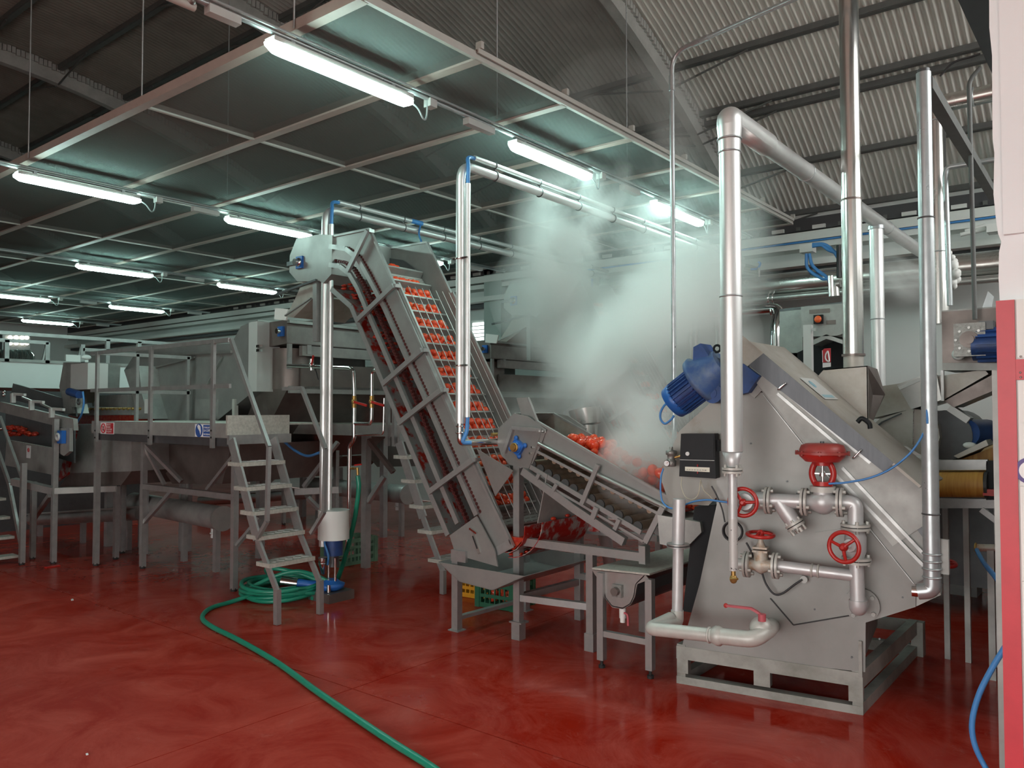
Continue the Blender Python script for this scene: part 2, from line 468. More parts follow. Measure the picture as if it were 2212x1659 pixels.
py_ = [3.0, 4.05, 5.1, 6.1] + [y for y in py_ if y > 6.6]
for y in py_:
    m = MB()
    z = zr(y, -0.05)
    m.box(((XL + XR) / 2, y, z), (XR - XL, 0.035, 0.07)); m.box(((XL + XR) / 2, y + 0.03, z - 0.035), (XR - XL, 0.07, 0.012))
    build(m, 'purlin', 'purlin', ceil)
    for x in ribs[:3]:
        for sx in (1, -1):
            build(MB().tube([(x + 0.05 * sx, y + 0.02, zr(y, -0.30)), (x + 1.05 * sx, y, z - 0.05)], 0.014, 6), 'brace_rod', 'purlin', ceil)
struct(MB().bb((-0.98, 2.75, 4.66), (-.40, WY, 4.95)), 'trim_1', 'dark_beam')
# eaves, ledges and a painted shadow gap on the back wall
def ledge(n, y0, y1, Y, dep, mt, x0=XL, x1=-0.9):
    a, b = A(1640, y0, Y=Y).z, A(1640, y1, Y=Y).z
    return struct(MB().bb((x0, Y, min(a, b)), (x1, Y + dep, max(a, b))), n, mt)
ledge('trim_2', 486, 512, 11.0, 0.3, 'eave_dark_gap_shade')
ledge('trim_3', 514, 532, 10.98, 0.32, 'wall_beam')
ledge('trim_4', 537, 549, 11.02, 0.28, 'wall_beam')
ledge('trim_5', 571, 584, 10.9, 0.4, 'wall_beam')
ledge('trim_6', 587, 600, 11.1, 0.2, 'eave_dark_gap_shade')  # dark strip that paints the shadow gap under the ledge
t2 = bpy.data.objects['trim_2']
for k in range(60):
    x = -1.2 - k * 0.28
    z0 = A(1640, 507, Y=10.99).z
    build(MB().box((x, 10.985, z0), (0.05 if k % 2 else 0.17, 0.03, 0.05)), 'clip', 'purlin' if k % 2 else 'wall_beam', t2)
struct(MB().tube([(-8.0, 11.0, A(1640, 535, Y=11.0).z), (-0.95, 11.0, A(1640, 535, Y=11.0).z)], 0.014, 8), 'trim_7', 'tube_blue')
c0, c1 = A(1053, 740, Y=11.1), A(1090, 620, Y=11.1)
struct(MB().bb((c0.x, 11.0, 0), (c1.x, 11.3, 4.4)), 'trim_8', 'column_green')
w0, w1 = A(1018, 748, Y=11.25), A(1052, 690, Y=11.25)
wd = struct(MB().bb((w0.x, 11.24, w0.z), (w1.x, 11.30, w1.z)), 'window_1', 'white')
build(MB().bb((w0.x + .05, 11.225, w0.z + .05), (w1.x - .05, 11.24, w1.z - .05)), 'pane', 'window_glow', wd)
for k in range(5):
    z = w0.z + 0.08 + k * 0.07
    build(MB().bb((w0.x + .05, 11.20, z), (w1.x - .05, 11.222, z + .015)), 'louvre', 'white', wd)
# the near wall at the right with its red and white door
NY = 2.55
e = [A(x, y, Y=NY + 0.03) for x, y in ((2134, -600), (2137, 60), (2143, 120), (2144, 300), (2148, 330), (2146, 420), (2151, 470), (2156, 505), (2163, 522), (2158, 545), (2157, 600), (2160, 660))]
struct(MB().prism([V((XR, NY + .03, e[0].z)), V((XR, NY + .03, e[-1].z))] + e[::-1], (0, 0.14, 0)), 'wall_near', 'plaster')
wr = bpy.data.objects['wall_near']
q = A(2166, 505, Y=NY)
build(MB().bb((q.x, NY + .012, q.z), (XR, NY + .03, q.z + 1.9)), 'plaster_block', 'plaster', wr)
def zpx(y, x=2180): return A(x, y, Y=NY).z
dr = struct(MB().bb((A(2157, 650, Y=NY).x, NY, 0.02), (XR, NY + 0.035, zpx(648))), 'door_1', 'white')
x0, x1 = A(2157, 700, Y=NY).x, A(2193, 700, Y=NY).x
build(MB().bb((x0 - .004, NY - .012, 0.02), (x1, NY - .001, zpx(649))), 'stile', 'red_paint', dr)
build(MB().bb((x1, NY - .010, zpx(821)), (XR, NY - .001, zpx(777))), 'rail', 'red_paint', dr)
for a, b in ((912, 824), (1047, 914), (1250, 1049), (1700, 1252), (774, 650)):
    build(MB().bb((x1 + .004, NY - .007, zpx(a)), (XR, NY - .001, zpx(b))), 'panel', 'white', dr)
c = A(2226, 1017, Y=NY - .008)
m = MB().cyl(c, c - EY * .003, 0.036, 28); build(m, 'round_sticker', 'print_violet', dr)
build(MB().cyl(c - EY * .003, c - EY * .004, 0.026, 28), 'sticker_face', 'print_white', dr)
for x, y in ((2205, 770), (2205, 815), (2204, 805)):
    p = A(x, y, Y=NY - .01); build(MB().ball(p, .003, 8, 5), 'rivet', 'steel', dr)
p0, p1 = A(2148, 1100, Y=3.3), A(2164, 1100, Y=3.3)
struct(MB().bb((p0.x, 3.3, 0), (p1.x, 3.36, A(2150, 800, Y=3.3).z)), 'trim_9', 'steel_dull')

# ================================================================ NET CEILING, LAMPS
NZ = 4.2
nx_ = [-3.55 - 2.62 * k for k in range(9)]
ny_ = [3.05 + 1.03 * k for k in range(8)]
net = thing('net_ceiling', 'dark translucent insect net stretched on pale bars hung below the arched roof', 'net ceiling', (-12, 6.5, NZ))
for i in range(len(nx_) - 1):
    for j in range(len(ny_) - 1):
        build(MB().bb((nx_[i + 1] + .02, ny_[j] + .03, NZ + .010), (nx_[i] - .02, ny_[j + 1] - .03, NZ + .012)), 'net_panel', 'net', net)
for j, y in enumerate(ny_):
    w = 0.075
    build(MB().box(((nx_[0] + nx_[-1]) / 2, y, NZ + .03), (nx_[0] - nx_[-1], w, 0.07)), 'cross_bar', 'beam_pink', net)
for x in nx_:
    m = MB().box((x, (ny_[0] + ny_[-1]) / 2, NZ + .003), (0.03, ny_[-1] - ny_[0], 0.012)); m.box((x, (ny_[0] + ny_[-1]) / 2, NZ + .03), (0.01, ny_[-1] - ny_[0], 0.05))
    build(m, 'long_bar', 'beam_white', net)
m = MB().box((nx_[0] + .02, (ny_[0] + ny_[-1]) / 2 + .5, NZ + .055), (0.012, ny_[-1] - ny_[0] - 1, 0.035))
for y in ny_[1:]: m.box((nx_[0] + .01, y, NZ + .10), (0.05, 0.03, 0.05))
m.box((nx_[0], -0.6, NZ + .03), (0.04, 7.3, 0.04))
build(m, 'edge_rail', 'beam_white', net)
for x, y in ((-4.15, 3.0), (-8.3, 3.0), (-4.15, 5.0), (-8.3, 5.1), (-12.6, 3.1), (-6.2, 3.05), (-4.15, 7.1)):
    build(MB().cyl((x, y, NZ), (x, y, zr(y, -.03)), 0.006, 6), 'hanger_wire', 'galvanised', net)
def lamp(p, label, on=True):
    """weatherproof twin tube fixture that hangs along the conduit; p is its middle"""
    t = thing('fluorescent_lamp', label, 'lamp', p, 'fluorescent lamps under the net ceiling')
    L = 1.2
    x, y, z = p
    prof = [(-.052, 0), (-.046, -.035), (-.025, -.055), (.025, -.055), (.046, -.035), (.052, 0)]
    def sect(yy, s): return [V((x + a * s, yy, z + b * s)) for a, b in prof]
    m = MB(); st = [(y - L / 2, .55), (y - L / 2 + .05, .95), (y - L / 2 + .1, 1), (y + L / 2 - .1, 1), (y + L / 2 - .05, .95), (y + L / 2, .55)]
    vs = []; fs = []
    for yy, s in st: vs += sect(yy, s)
    for i in range(5):
        for k in range(5): fs.append((i * 6 + k, (i + 1) * 6 + k, (i + 1) * 6 + k + 1, i * 6 + k + 1))
    fs += [tuple(range(6))[::-1], tuple(range(30, 36))]
    m.add(vs, fs); build(m, 'diffuser', 'tube_light', t)
    build(MB().bb((x - .05, y - L / 2 + .02, z), (x + .05, y + L / 2 - .02, z + .03)), 'housing', 'cabinet_grey', t)
    for dy in (-.42, .42): build(MB().box((x, y + dy, z + .05), (.03, .03, .05)), 'bracket', 'galvanised', t)
    build(MB().tube(curve([(x, y + L / 2, z - .01), (x + .01, y + L / 2 + .06, z - .04), (x + .01, y + L / 2 + .12, z - .1), (x, y + L / 2 + .16, z - .06), (x, y + L / 2 + .17, z + .07)]), .007, 6), 'lead', 'cable_grey', t)
    return t
row = {0: (-4.1, [3.37, 5.72, 8.15], 'first'), 1: (-8.3, [3.48, 5.68, 8.1], 'second'), 2: (-12.8, [5.92, 8.3], 'third'), 3: (-17.3, [6.1, 8.48], 'fourth'), 4: (-21.7, [8.37], 'fifth')}
place = {(0, 0): 'glowing tube lamp nearest of all, above the green hose coil', (0, 1): 'glowing tube lamp half lost in the steam, above the two bent pipes',
         (0, 2): 'small far tube lamp in steam beside the thick vertical steam pipe', (1, 0): 'glowing tube lamp at the left edge under the net ceiling',
         (1, 1): 'glowing tube lamp touching the head box of the front elevator', (1, 2): 'tube lamp mostly hidden behind the far side plate of the front elevator',
         (2, 0): 'tube lamp above the left platform, in the row behind two brighter ones', (2, 1): 'tube lamp just left of the front elevator head chute',
         (3, 0): 'tube lamp cut by the left edge of the picture, above the white gallery', (3, 1): 'tube lamp above the long grey tank of the left platform',
         (4, 0): 'farthest and lowest tube lamp, above the gallery railing at left'}
for r, (x, ys, nm) in row.items():
    for k, y in enumerate(ys): lamp((x, y, 4.02), place[(r, k)])
    t = thing('lamp_conduit', {0: 'grey conduit carrying the nearest row of tube lamps along the net', 1: 'grey conduit carrying the second row of tube lamps',
                               2: 'thin conduit carrying the lamps above the left platform', 3: 'thin conduit of the fourth lamp row, above the gallery', 4: 'thin conduit of the farthest lamp row at left'}[r], 'conduit', (x, 6, 4.08))
    build(MB().cyl((x, 1.2, 4.09), (x, 10.2, 4.09), 0.018, 8), 'tube', 'galvanised', t)
    build(MB().cyl((x + .045, 1.2, 4.10), (x + .045, 10.2, 4.10), 0.010, 6), 'cable', 'cable_grey', t)
    for y in ys:
        build(MB().box((x, y + 1.35, 4.045), (.06, .32, .05)), 'ballast_box', 'cabinet_grey', t)
        build(MB().box((x, y + .80, 4.06), (.07, .07, .06)), 'junction_box', 'cabinet_grey', t)
    if r == 0:
        build(MB().box((x, 2.48, 4.06), (.06, .2, .05)), 'starter_box', 'cabinet_grey', t)
        build(MB().cyl((x + .01, 1.2, 4.03), (x + .01, 2.3, 4.03), .024, 8), 'sleeve', 'beam_white', t)
        m = MB()
        for k in range(9): m.ball((x + .02, 1.55 + k * .09, 4.07 + .02 * math.sin(k * 2.1)), .03, 8, 5)
        stuff(build(m, 'tape_wrap', 'steel_brown', t))
# ================================================================ BUCKET ELEVATOR (front), its twin behind
E0, E1 = 4.88, 5.61
def P0(*pts, Y=E0): return AL(pts, Y=Y)
el = thing('tomato_elevator', 'tall steel elevator nearest the camera, rows of tomatoes climbing its belt', 'elevator', (-4.3, 5.2, 0), 'tomato elevators')
chain_px = [(1068, 1188), (1000, 1037), (929, 875), (875, 757), (835, 668), (812, 622), (794, 590), (777, 562), (751, 541), (716, 536)]
top_px = [(716, 512), (800, 495), (1005, 960), (1110, 1180)]
for nm, Y, off in (('side_plate', E0, -.006), ('side_plate', E1, .006)):
    pts = [V((p.x, Y, p.z)) for p in P0(*(top_px + chain_px))]
    build(MB().prism(pts, (0, off, 0)), nm, 'steel_side', el)
    l = [V((p.x, Y + off, p.z)) for p in P0(*top_px)]
    build(MB().bars(l, .028, .02), 'edge_lip', 'frame_steel', el)
out_r = [(716, 533), (751, 538), (777, 558), (794, 587), (812, 621), (835, 665), (875, 755), (929, 873), (1000, 1035), (1034, 1112)]
in_r = [(716, 573), (739, 576), (759, 592), (777, 623), (799, 675), (840, 770), (885, 875), (950, 1030), (993, 1130)]
for Y in (E0 - .02, E1 + .02):
    for r in (out_r, in_r):
        pts = [V((p.x, Y, p.z)) for p in P0(*r)]
        build(MB().bars(pts, .03, .045), 'chain_rail', 'frame_steel', el)
bot = [(716, 624), (759, 662), (772, 693), (830, 832), (895, 985), (968, 1156)]
b0 = [V((p.x, E0 + .01, p.z)) for p in P0(*bot)]
build(MB().sheet(b0, (0, E1 - E0 - .02, 0), .006), 'drip_channel', 'channel_smear', el)
build(MB().bars([p - EY * .012 for p in b0], .012, .05), 'channel_lip', 'frame_steel', el)
# pulp caught in the channel
m = MB(); rnd = random.Random(3)
for a, b, w in ((0, 1, 1), (1, 2, 1.2), (2, 3, .8)):
    for k in range(90):
        t = rnd.random(); p = lerp(b0[a], b0[b], t)
        if a == 2 and t > .75 and rnd.random() < .6: continue
        m.ball(p + V((.02 + rnd.random() * .10, .05 + rnd.random() * .6, .01 + rnd.random() * .05)), .012 + .014 * rnd.random(), 6, 4, (1.2, 1.4, .6))
stuff(build(m, 'pulp', 'pulp', el))
# the web of plate inside, behind the chain
ins = [V((p.x, E1 - .02, p.z)) for p in P0(*(out_r + in_r[::-1]))]
build(MB().prism(ins, (0, .004, 0)), 'inner_web', 'steel_dark', el)
# chain, return side and carrying side
def chain(pxs, dx, n, Y):
    pts = [V((p.x + dx, Y, p.z)) for p in P0(*pxs)]; m = MB()
    seg = [(pts[i + 1] - pts[i]).length for i in range(len(pts) - 1)]; tot = sum(seg)
    for k in range(n):
        d = tot * k / n
        for i, L in enumerate(seg):
            if d <= L: p = lerp(pts[i], pts[i + 1], d / L); break
            d -= L
        m.cyl(p - EY * .02, p + EY * .02, .017, 8)
        m.cyl(p - EY * .026, p - EY * .02, .008, 6)
    m.bars(pts, .012, .022); return m
mid = [(716, 562), (742, 566), (762, 580), (782, 612), (806, 660), (850, 760), (897, 868), (960, 1020), (1010, 1135)]
stuff(build(chain(mid, .0, 92, E0 + .02), 'return_chain', 'pulp_dark', el))
stuff(build(chain(out_r, .035, 92, E0 + .012), 'drive_chain', 'pulp_dark', el))
# belt, flights
cp = P0(*chain_px)[:8]
belt_line = [V((p.x + .012, E0, p.z + .006)) for p in cp]
m = MB(); vs = []; fs = []
seg = [(belt_line[i + 1] - belt_line[i]).length for i in range(len(belt_line) - 1)]; tot = sum(seg)
def on_belt(d):
    for i, L in enumerate(seg):
        if d <= L or i == len(seg) - 1:
            t = (belt_line[i + 1] - belt_line[i]).normalized(); return belt_line[i] + t * d, t
        d -= L
NS = 80
for k in range(NS + 1):
    p, t = on_belt(tot * k / NS)
    vs += [V((p.x, E0 + .01, p.z)), V((p.x, E1 - .01, p.z))]
for k in range(NS): fs.append((2 * k, 2 * k + 1, 2 * k + 3, 2 * k + 2))
bo = build(MB().add(vs, fs), 'belt', 'belt', el)
uv = bo.data.uv_layers.new(name='UVMap')
for poly in bo.data.polygons:
    for li in poly.loop_indices:
        vi = bo.data.loops[li].vertex_index
        uv.data[li].uv = ((vi % 2) * .71, tot * (vi // 2) / NS)
flights = []
step = .183; d = .12
while d < tot - .10:
    p, t = on_belt(d); n = V((-t.z, 0, t.x)); n = n if n.z > 0 else -n
    if n.x < 0: n = -n
    build(MB().prism([p, p + n * .062 + t * .02, p + n * .066 + t * .034, p + n * .064 + t * .030, p + t * .006], (0, E1 - E0 - .03, 0)), 'flight', 'steel', el)
    flights.append((p, t, n)); d += step
# wire guard over the lower flights
a_, b_ = P0((858, 612), (1080, 1120))
nn = V((b_.z - a_.z, 0, -(b_.x - a_.x))).normalized()
nn = nn if nn.x > 0 else -nn
for k in range(8):
    y = E0 + .05 + k * (E1 - E0 - .1) / 7
    p, q = V((a_.x, y, a_.z)) - nn * .01, V((b_.x, y, b_.z)) - nn * .01
    build(MB().cyl(p, q, .0042, 5), 'guard_wire', 'steel', el)
g = MB()
for y in (E0 + .012, E1 - .012):
    g.bar(V((a_.x, y, a_.z)), V((b_.x, y, b_.z)), .02, .03)
build(g, 'guard_edge', 'frame_steel', el)
# cross braces, each a flat bar with a bent foot
for (x0, y0), (x1, y1) in (((794, 498), (751, 586)), ((850, 617), (772, 692)), ((911, 756), (827, 830)), ((954, 842), (862, 914)), ((1022, 993), (927, 1063))):
    a, b = P0((x0, y0), (x1, y1), Y=E0 - .055)
    br = build(MB().bar(a, b, .03, .045), 'cross_brace', 'frame_steel', el)
    build(MB().box(a + V((0, .03, 0)), (.05, .06, .03)), 'brace_foot', 'frame_steel', br)
# head box with bearing
oct_ = P0((626, 552), (640, 516), (690, 506), (718, 508), (716, 592), (698, 612), (690, 607), (642, 608), (625, 588), Y=E0 - .03)
build(MB().prism(oct_, (0, E1 - E0 + .06, 0)), 'head_box', 'steel_side', el)
c = A(648, 567, Y=E0 - .035)
b = build(MB().box(c, (.10, .03, .12)), 'bearing', 'bearing_blue', el)
build(MB().cyl(c, c - EY * .07, .03, 14).ball(c - EY * .02, .045, 12, 6, (1, .5, 1)), 'shaft', 'chrome', b)
c2 = A(630, 569, Y=E0 - .035); build(MB().box(c2, (.14, .02, .04)), 'tension_slot', 'steel_dark', el)
# discharge chute and its post
ch = P0((653, 609), (640, 640), (617, 684), (634, 686), (680, 640), (681, 608), Y=E0 + .02)
build(MB().prism(ch, (0, .66, 0)), 'chute', 'hood_grey', el)
hb = P0((598, 636), (684, 605), Y=E0 - .04); build(MB().bar(hb[0], hb[1], .03, .02), 'chute_bar', 'steel_dark', el)
ps = P0((686, 608), (686, 738), Y=E0 + .0); build(MB().bar(ps[0], ps[1], .07, .06), 'post', 'frame_steel', el)
pb = P0((616, 682), (672, 644), Y=E0 - .01); build(MB().bar(pb[0], pb[1], .02, .012), 'chute_edge', 'frame_steel', el)
ck = P0((594, 665), (622, 668), (617, 692), (592, 690), Y=E0 + .1); build(MB().prism(ck, (0, .02, 0)), 'splash_flap', 'white', el)
# foot: take-up plate, slot, end tray, legs
ft = P0((1029, 1115), (971, 1157), (984, 1198), (1075, 1224), (1068, 1188), Y=E0 - .05)
fp = build(MB().prism(ft, (0, .012, 0)), 'take_up_plate', 'steel_side', el)
s = P0((1018, 1145), (1036, 1195), Y=E0 - .055); build(MB().bar(s[0], s[1], .015, .03), 'adjuster', 'steel', fp)
build(MB().bar(lerp(s[0], s[1], .25), lerp(s[0], s[1], .8), .022, .012), 'slot', 'gasket', fp)
s = P0((1015, 1141), (1030, 1152), Y=E0 - .06); build(MB().bar(s[0], s[1], .02, .016), 'clamp', 'chrome', fp)
build(MB().prism([V((p.x, E1 + .04, p.z)) for p in ft], (0, .012, 0)), 'take_up_plate', 'steel_side', el)
ep = P0((1062, 1187), (1100, 1165), (1110, 1182), (1072, 1202), Y=E0 - .02); build(MB().prism(ep, (0, .008, 0)), 'end_plate', 'frame_steel', el)
# boot: rounded belly with pulp on it
bc = P0((1085, 1172), Y=E0)[0]
m = MB(); pr = []
for k in range(9):
    a = math.radians(200 + k * 21); pr.append(V((bc.x + .02 + .20 * math.cos(a), E0 + .01, bc.z + .12 + .20 * math.sin(a))))
m.sheet(pr, (0, E1 - E0 + .02, 0), .006)
build(m, 'boot', 'pulp_smear', el)
build(MB().prism([bc + V((-.1, .02, -.05)), bc + V((.1, .02, -.05)), bc + V((.2, .02, .05)), bc + V((-.15, .02, .05))], (0, .7, 0)), 'boot_pulp', 'pulp', el)
def zfloor(px, py, Y): return A(px, py, Y=Y).z
lx, lz = P0((993, 1205))[0].x, P0((993, 1205))[0].z
for i, (x, Y) in enumerate(((lx, E0 - .03), (lx + .04, E1 + .1))):
    lg = build(MB().bb((x - .035, Y - .03, 0.006), (x + .03, Y + .03, lz)), 'leg', 'frame_steel', el)
    build(MB().box((x, Y, .004), (.11, .1, .008)), 'foot', 'frame_steel', lg)
build(MB().bar((lx, E0, .10), (lx + .04, E1 + .1, .10), .05, .03), 'leg_tie', 'frame_steel', el)
build(MB().box((lx + .05, E0 - .06, lz + .03), (.16, .03, .09)), 'leg_bracket', 'frame_steel', el)
hx = bpy.data.objects
# feed hopper in front of the boot
hp = thing('feed_hopper', 'grey feed hopper smeared with pulp at the foot of the front elevator', 'hopper', (-3.9, 5.3, .6), 'elevator feed hoppers')
tri = P0((1030, 970), (1108, 1017), (1070, 1072), Y=E0 - .02)
build(MB().prism(tri, (0, .008, 0)), 'gusset', 'steel', hp)
a = AL([(1075, 1072), (1112, 1012), (1180, 1040), (1160, 1110)], Y=E1 + .02)
far = [V((tri[2].x, E1 + .02, tri[2].z)), V((tri[0].x, E1 + .02, tri[0].z)), V((tri[1].x + .25, E1 + .02, tri[1].z + .08)), V((tri[1].x + .30, E1 + .02, tri[2].z - .33)), V((tri[2].x - .02, E1 + .02, tri[2].z - .33))]
build(MB().prism(far, (0, .008, 0)), 'far_plate', 'pulp_smear', hp)
xb = tri[1].x + .27
build(MB().prism([V((xb, E0 + .05, tri[1].z - .02)), V((xb, E1, tri[1].z + .05)), V((xb - .06, E1, tri[2].z - .2)), V((xb - .14, E0 + .12, tri[2].z - .2))], (.008, 0, 0)), 'back_plate', 'steel_dull', hp)
pr = [V((xb - .05 - .33 * (1 - math.cos(math.radians(a))), E0 + .06, tri[2].z - .18 - .30 * math.sin(math.radians(a)))) for a in range(0, 91, 10)]
build(MB().sheet(pr, (0, E1 - E0 - .05, 0), .006), 'belly', 'pulp_smear', hp)
m = MB(); rnd = random.Random(5)
for k in range(130):
    i = rnd.randrange(len(pr) - 1); p = lerp(pr[i], pr[i + 1], rnd.random())
    m.ball(p + V((-.01, .03 + rnd.random() * .6, .015)), .010 + .014 * rnd.random(), 6, 4, (1, 1.5, .7))
stuff(build(m, 'pulp', 'pulp', hp))
# drip tray under the foot
tr = thing('drip_tray', 'long shallow steel drip tray under the foot of the front elevator', 'tray', (-4.2, 5.2, .5), 'elevator drip trays')
tp = P0((960, 1215), (1100, 1222), Y=E0 - .08)
x0, x1 = tp[0].x, tp[1].x + .12; z1 = tp[0].z + .0
pr = [(0, 0), (.16, -.13), (.40, -.15), (.62, -.0)]
L = [V((x0 - .05 + a * (x1 - x0 + .1) / .62, E0 - .1, z1 + b)) for a, b in pr]
build(MB().sheet(L, (0, E1 - E0 + .30, 0), .005), 'pan', 'steel_side', tr)
build(MB().prism(L, (0, .006, 0)), 'end_wall', 'steel_side', tr)
build(MB().prism([p + EY * (E1 - E0 + .3) for p in L], (0, .006, 0)), 'end_wall', 'steel_side', tr)
# second machine line stands 3.4 m behind with the same elevator
el2 = copy_tree(el, (.02, 3.40, -.02), label='tall steel elevator farther back, half hidden in rising steam', skip=('pulp', 'return_chain'))
hp2 = copy_tree(hp, (.02, 3.40, -.02), label='feed hopper at the foot of the steam-hidden rear elevator')
tr2 = copy_tree(tr, (.02, 3.40, -.02), label='drip tray under the foot of the rear elevator')

# ---------------------------------------------------------------- tomatoes
def tomato_mesh():
    m = MB(); m.ball((0, 0, 0), .034, 10, 7, (1, 1.0, 1.18))
    m.ball((0, 0, .039), .006, 5, 3)
    me = bpy.data.meshes.new('tomato')
    me.from_pydata([tuple(p) for p in m.v], [], m.f); me.polygons.foreach_set('use_smooth', m.sm)
    me.materials.append(M['tomato']); return me
TM = tomato_mesh()
n_tom = 0
def tomato(p, label, group, rnd, s=1.0):
    global n_tom
    o = bpy.data.objects.new('tomato', TM); COL.objects.link(o); o.location = p
    o.rotation_euler = (rnd.random() * 6, rnd.random() * 6, rnd.random() * 6)
    k = s * (.86 + .3 * rnd.random()); o.scale = (k, k, k); n_tom += 1
    return tag(o, label, 'tomato', group)
ordn = ['lowest', 'second', 'third', 'fourth', 'fifth', 'sixth', 'seventh', 'eighth', 'ninth', 'tenth', 'eleventh', 'twelfth', 'thirteenth', 'fourteenth', 'fifteenth', 'sixteenth', 'seventeenth']
rnd = random.Random(11)
NF = len(flights)
for i, (p, t, n) in enumerate(flights):
    if i < 1: continue
    lab = 'ripe tomato in the %s flight from the bottom of the front elevator' % ordn[i]
    gr = 'tomatoes in flight %d of the front elevator' % (i + 1)
    top = NF - 1 - i
    cnt, ymax = (10, .40) if top < 1 else (12, .56) if top < 2 else (15, .64)
    for k in range(cnt):
        if top < 1 and k in (5, 6): continue
        y = E0 + .05 + (ymax - .04) * (k + .5 * rnd.random()) / cnt
        lay = k % 2 if top > 1 else 0
        q = p + n * (.028 + .03 * lay * rnd.random()) + t * (.055 + .05 * lay + .01 * rnd.random())
        tomato(V((q.x, y, q.z)), lab, gr, rnd)
def lumps(n, fn, r, name, rnd):
    m = MB()
    for k in range(n): m.ball(fn(rnd), r * (.85 + .3 * rnd.random()), 7, 5, (1, 1.1, 1))
    return m
m = MB(); rnd = random.Random(21)
for i, (p, t, n) in enumerate(flights):
    if i < 1: continue
    for k in range(11):
        q = p + n * (.03 + .03 * rnd.random()) + t * (.05 + .05 * rnd.random()) + V((.02, 3.40, -.02))
        m.ball((q.x, E0 + 3.4 + .05 + .6 * (k + .5 * rnd.random()) / 11, q.z), .033, 7, 5, (1, 1, 1.15))
o = stuff(solo(m, 'tomatoes', 'tomato', 'heaps of tomatoes on the flights of the rear elevator in steam', 'tomatoes'))
print('tomatoes', n_tom)
# ================================================================ INCLINED ROLLER CONVEYOR ON ITS TABLE
R0, R1 = 4.97, 5.50
def Q(*pts, Y=R0): return AL(pts, Y=Y)
rc = thing('roller_conveyor', 'short inclined conveyor on a steel stand with rollers beneath its belt', 'conveyor', (-3.3, 5.2, 1.0))
sp = Q((1158, 909), (1300, 992), (1452, 1078), (1470, 1118), (1400, 1085), (1270, 1012), (1160, 955))
build(MB().prism(sp, (0, .008, 0)), 'side_plate', 'steel_side', rc)
build(MB().bars(sp[:3], .024, .016), 'edge_lip', 'frame_steel', rc)
fs_ = Q((1156, 921), (1195, 893), (1330, 970), (1470, 1052), (1470, 1118), (1400, 1085), (1160, 955), Y=R0)
fp_ = AL([(1156, 921), (1195, 893), (1330, 970), (1470, 1052)], Y=R1)
low = [V((p.x, R1, p.z)) for p in (sp[3], sp[4], sp[5], sp[6])]
build(MB().prism(fp_ + low, (0, .008, 0)), 'side_plate', 'hood_grey', rc)
build(MB().bars(fp_[1:], .018, .016), 'edge_lip', 'frame_steel', rc)
hd = Q((1074, 958), (1076, 925), (1110, 893), (1140, 899), (1180, 928), (1168, 962), (1150, 1002), (1118, 1014), (1084, 986), Y=R0 - .015)
build(MB().prism(hd, (0, .012, 0)), 'head_plate', 'steel_side', rc)
build(MB().prism([V((p.x, R1 + .01, p.z)) for p in hd], (0, .012, 0)), 'head_plate', 'steel_side', rc)
# sheet that closes the head
hc = [hd[i] for i in (7, 8, 0, 1, 2)]
build(MB().sheet([V((p.x, R0, p.z)) for p in hc], (0, R1 - R0, 0), .005), 'head_cover', 'steel', rc)
fl_ = Q((1140, 859), (1160, 910)); build(MB().prism([V((fl_[0].x, R0 + .02, fl_[0].z)), V((fl_[1].x, R0 + .02, fl_[1].z)), V((fl_[1].x - .16, R0 + .02, fl_[1].z + .02)), V((fl_[0].x - .13, R0 + .02, fl_[0].z))], (0, .006, 0)), 'splash_plate', 'steel', rc)
build(MB().bar(fl_[0], fl_[1], .014), 'splash_edge', 'frame_steel', rc)
bp = Q((1105, 922), (1168, 927), (1161, 960), (1142, 1012), (1100, 1004), (1087, 980), Y=R0 - .03)
pl = build(MB().prism(bp, (0, .012, 0)), 'bearing_plate', 'steel', rc)
for (a, b) in (((1107, 924), (1166, 929)), ((1107, 926), (1090, 978))):
    s = Q(a, b, Y=R0 - .045); build(MB().bar(s[0], s[1], .03, .028), 'plate_flange', 'frame_steel', pl)
c = A(1118, 966, Y=R0 - .045); ax = (V((.83, 0, -.55)), EY, V((.55, 0, .83)))
br = build(MB().box(c, (.105, .03, .105), ax).rev([(0, .05), (.03, .045), (.035, .03)], c, -EY, 20), 'bearing', 'bearing_blue', rc)
for i in (-1, 1):
    for j in (-1, 1): build(MB().ball(c + ax[0] * i * .052 + ax[2] * j * .052, .02, 10, 6, (1, .7, 1)), 'bearing_lug', 'bearing_blue', br)
build(MB().cyl(c, c - EY * .07, .024, 16).torus(c - EY * .045, EY, .03, .007), 'shaft_end', 'brass', br)
for q in ((1150, 966), (1146, 979), (1158, 931)):
    p = A(*q, Y=R0 - .035); build(MB().cyl(p, p - EY * .012, .009, 8), 'bolt', 'chrome', pl)
m = MB(); s = Q((1171, 932), (1178, 933), Y=R0 - .02); build(m.bar(s[0], s[1], .016), 'stud', 'chrome', rc)
def rail(px, r, nm, mt, Y=R0 - .02, rnd_=False, h=None):
    p = Q(*px, Y=Y); m = MB()
    if rnd_: m.tube(p, r, 12)
    else: m.bars(p, r, h)
    return build(m, nm, mt, rc)
rail([(1163, 958), (1300, 1030), (1440, 1097)], .017, 'round_rail', 'steel', rnd_=True)
rail([(1160, 975), (1300, 1047), (1420, 1108)], .016, 'slide_rail', 'frame_steel', h=.02)
rail([(1146, 1008), (1385, 1150)], .016, 'lower_rail', 'frame_steel', h=.035)
rail([(1150, 1028), (1390, 1170)], .012, 'lower_rail', 'frame_steel', h=.018)
rail([(1131, 1017), (1240, 1097), (1350, 1170)], .05, 'support_beam', 'frame_steel', h=.06)
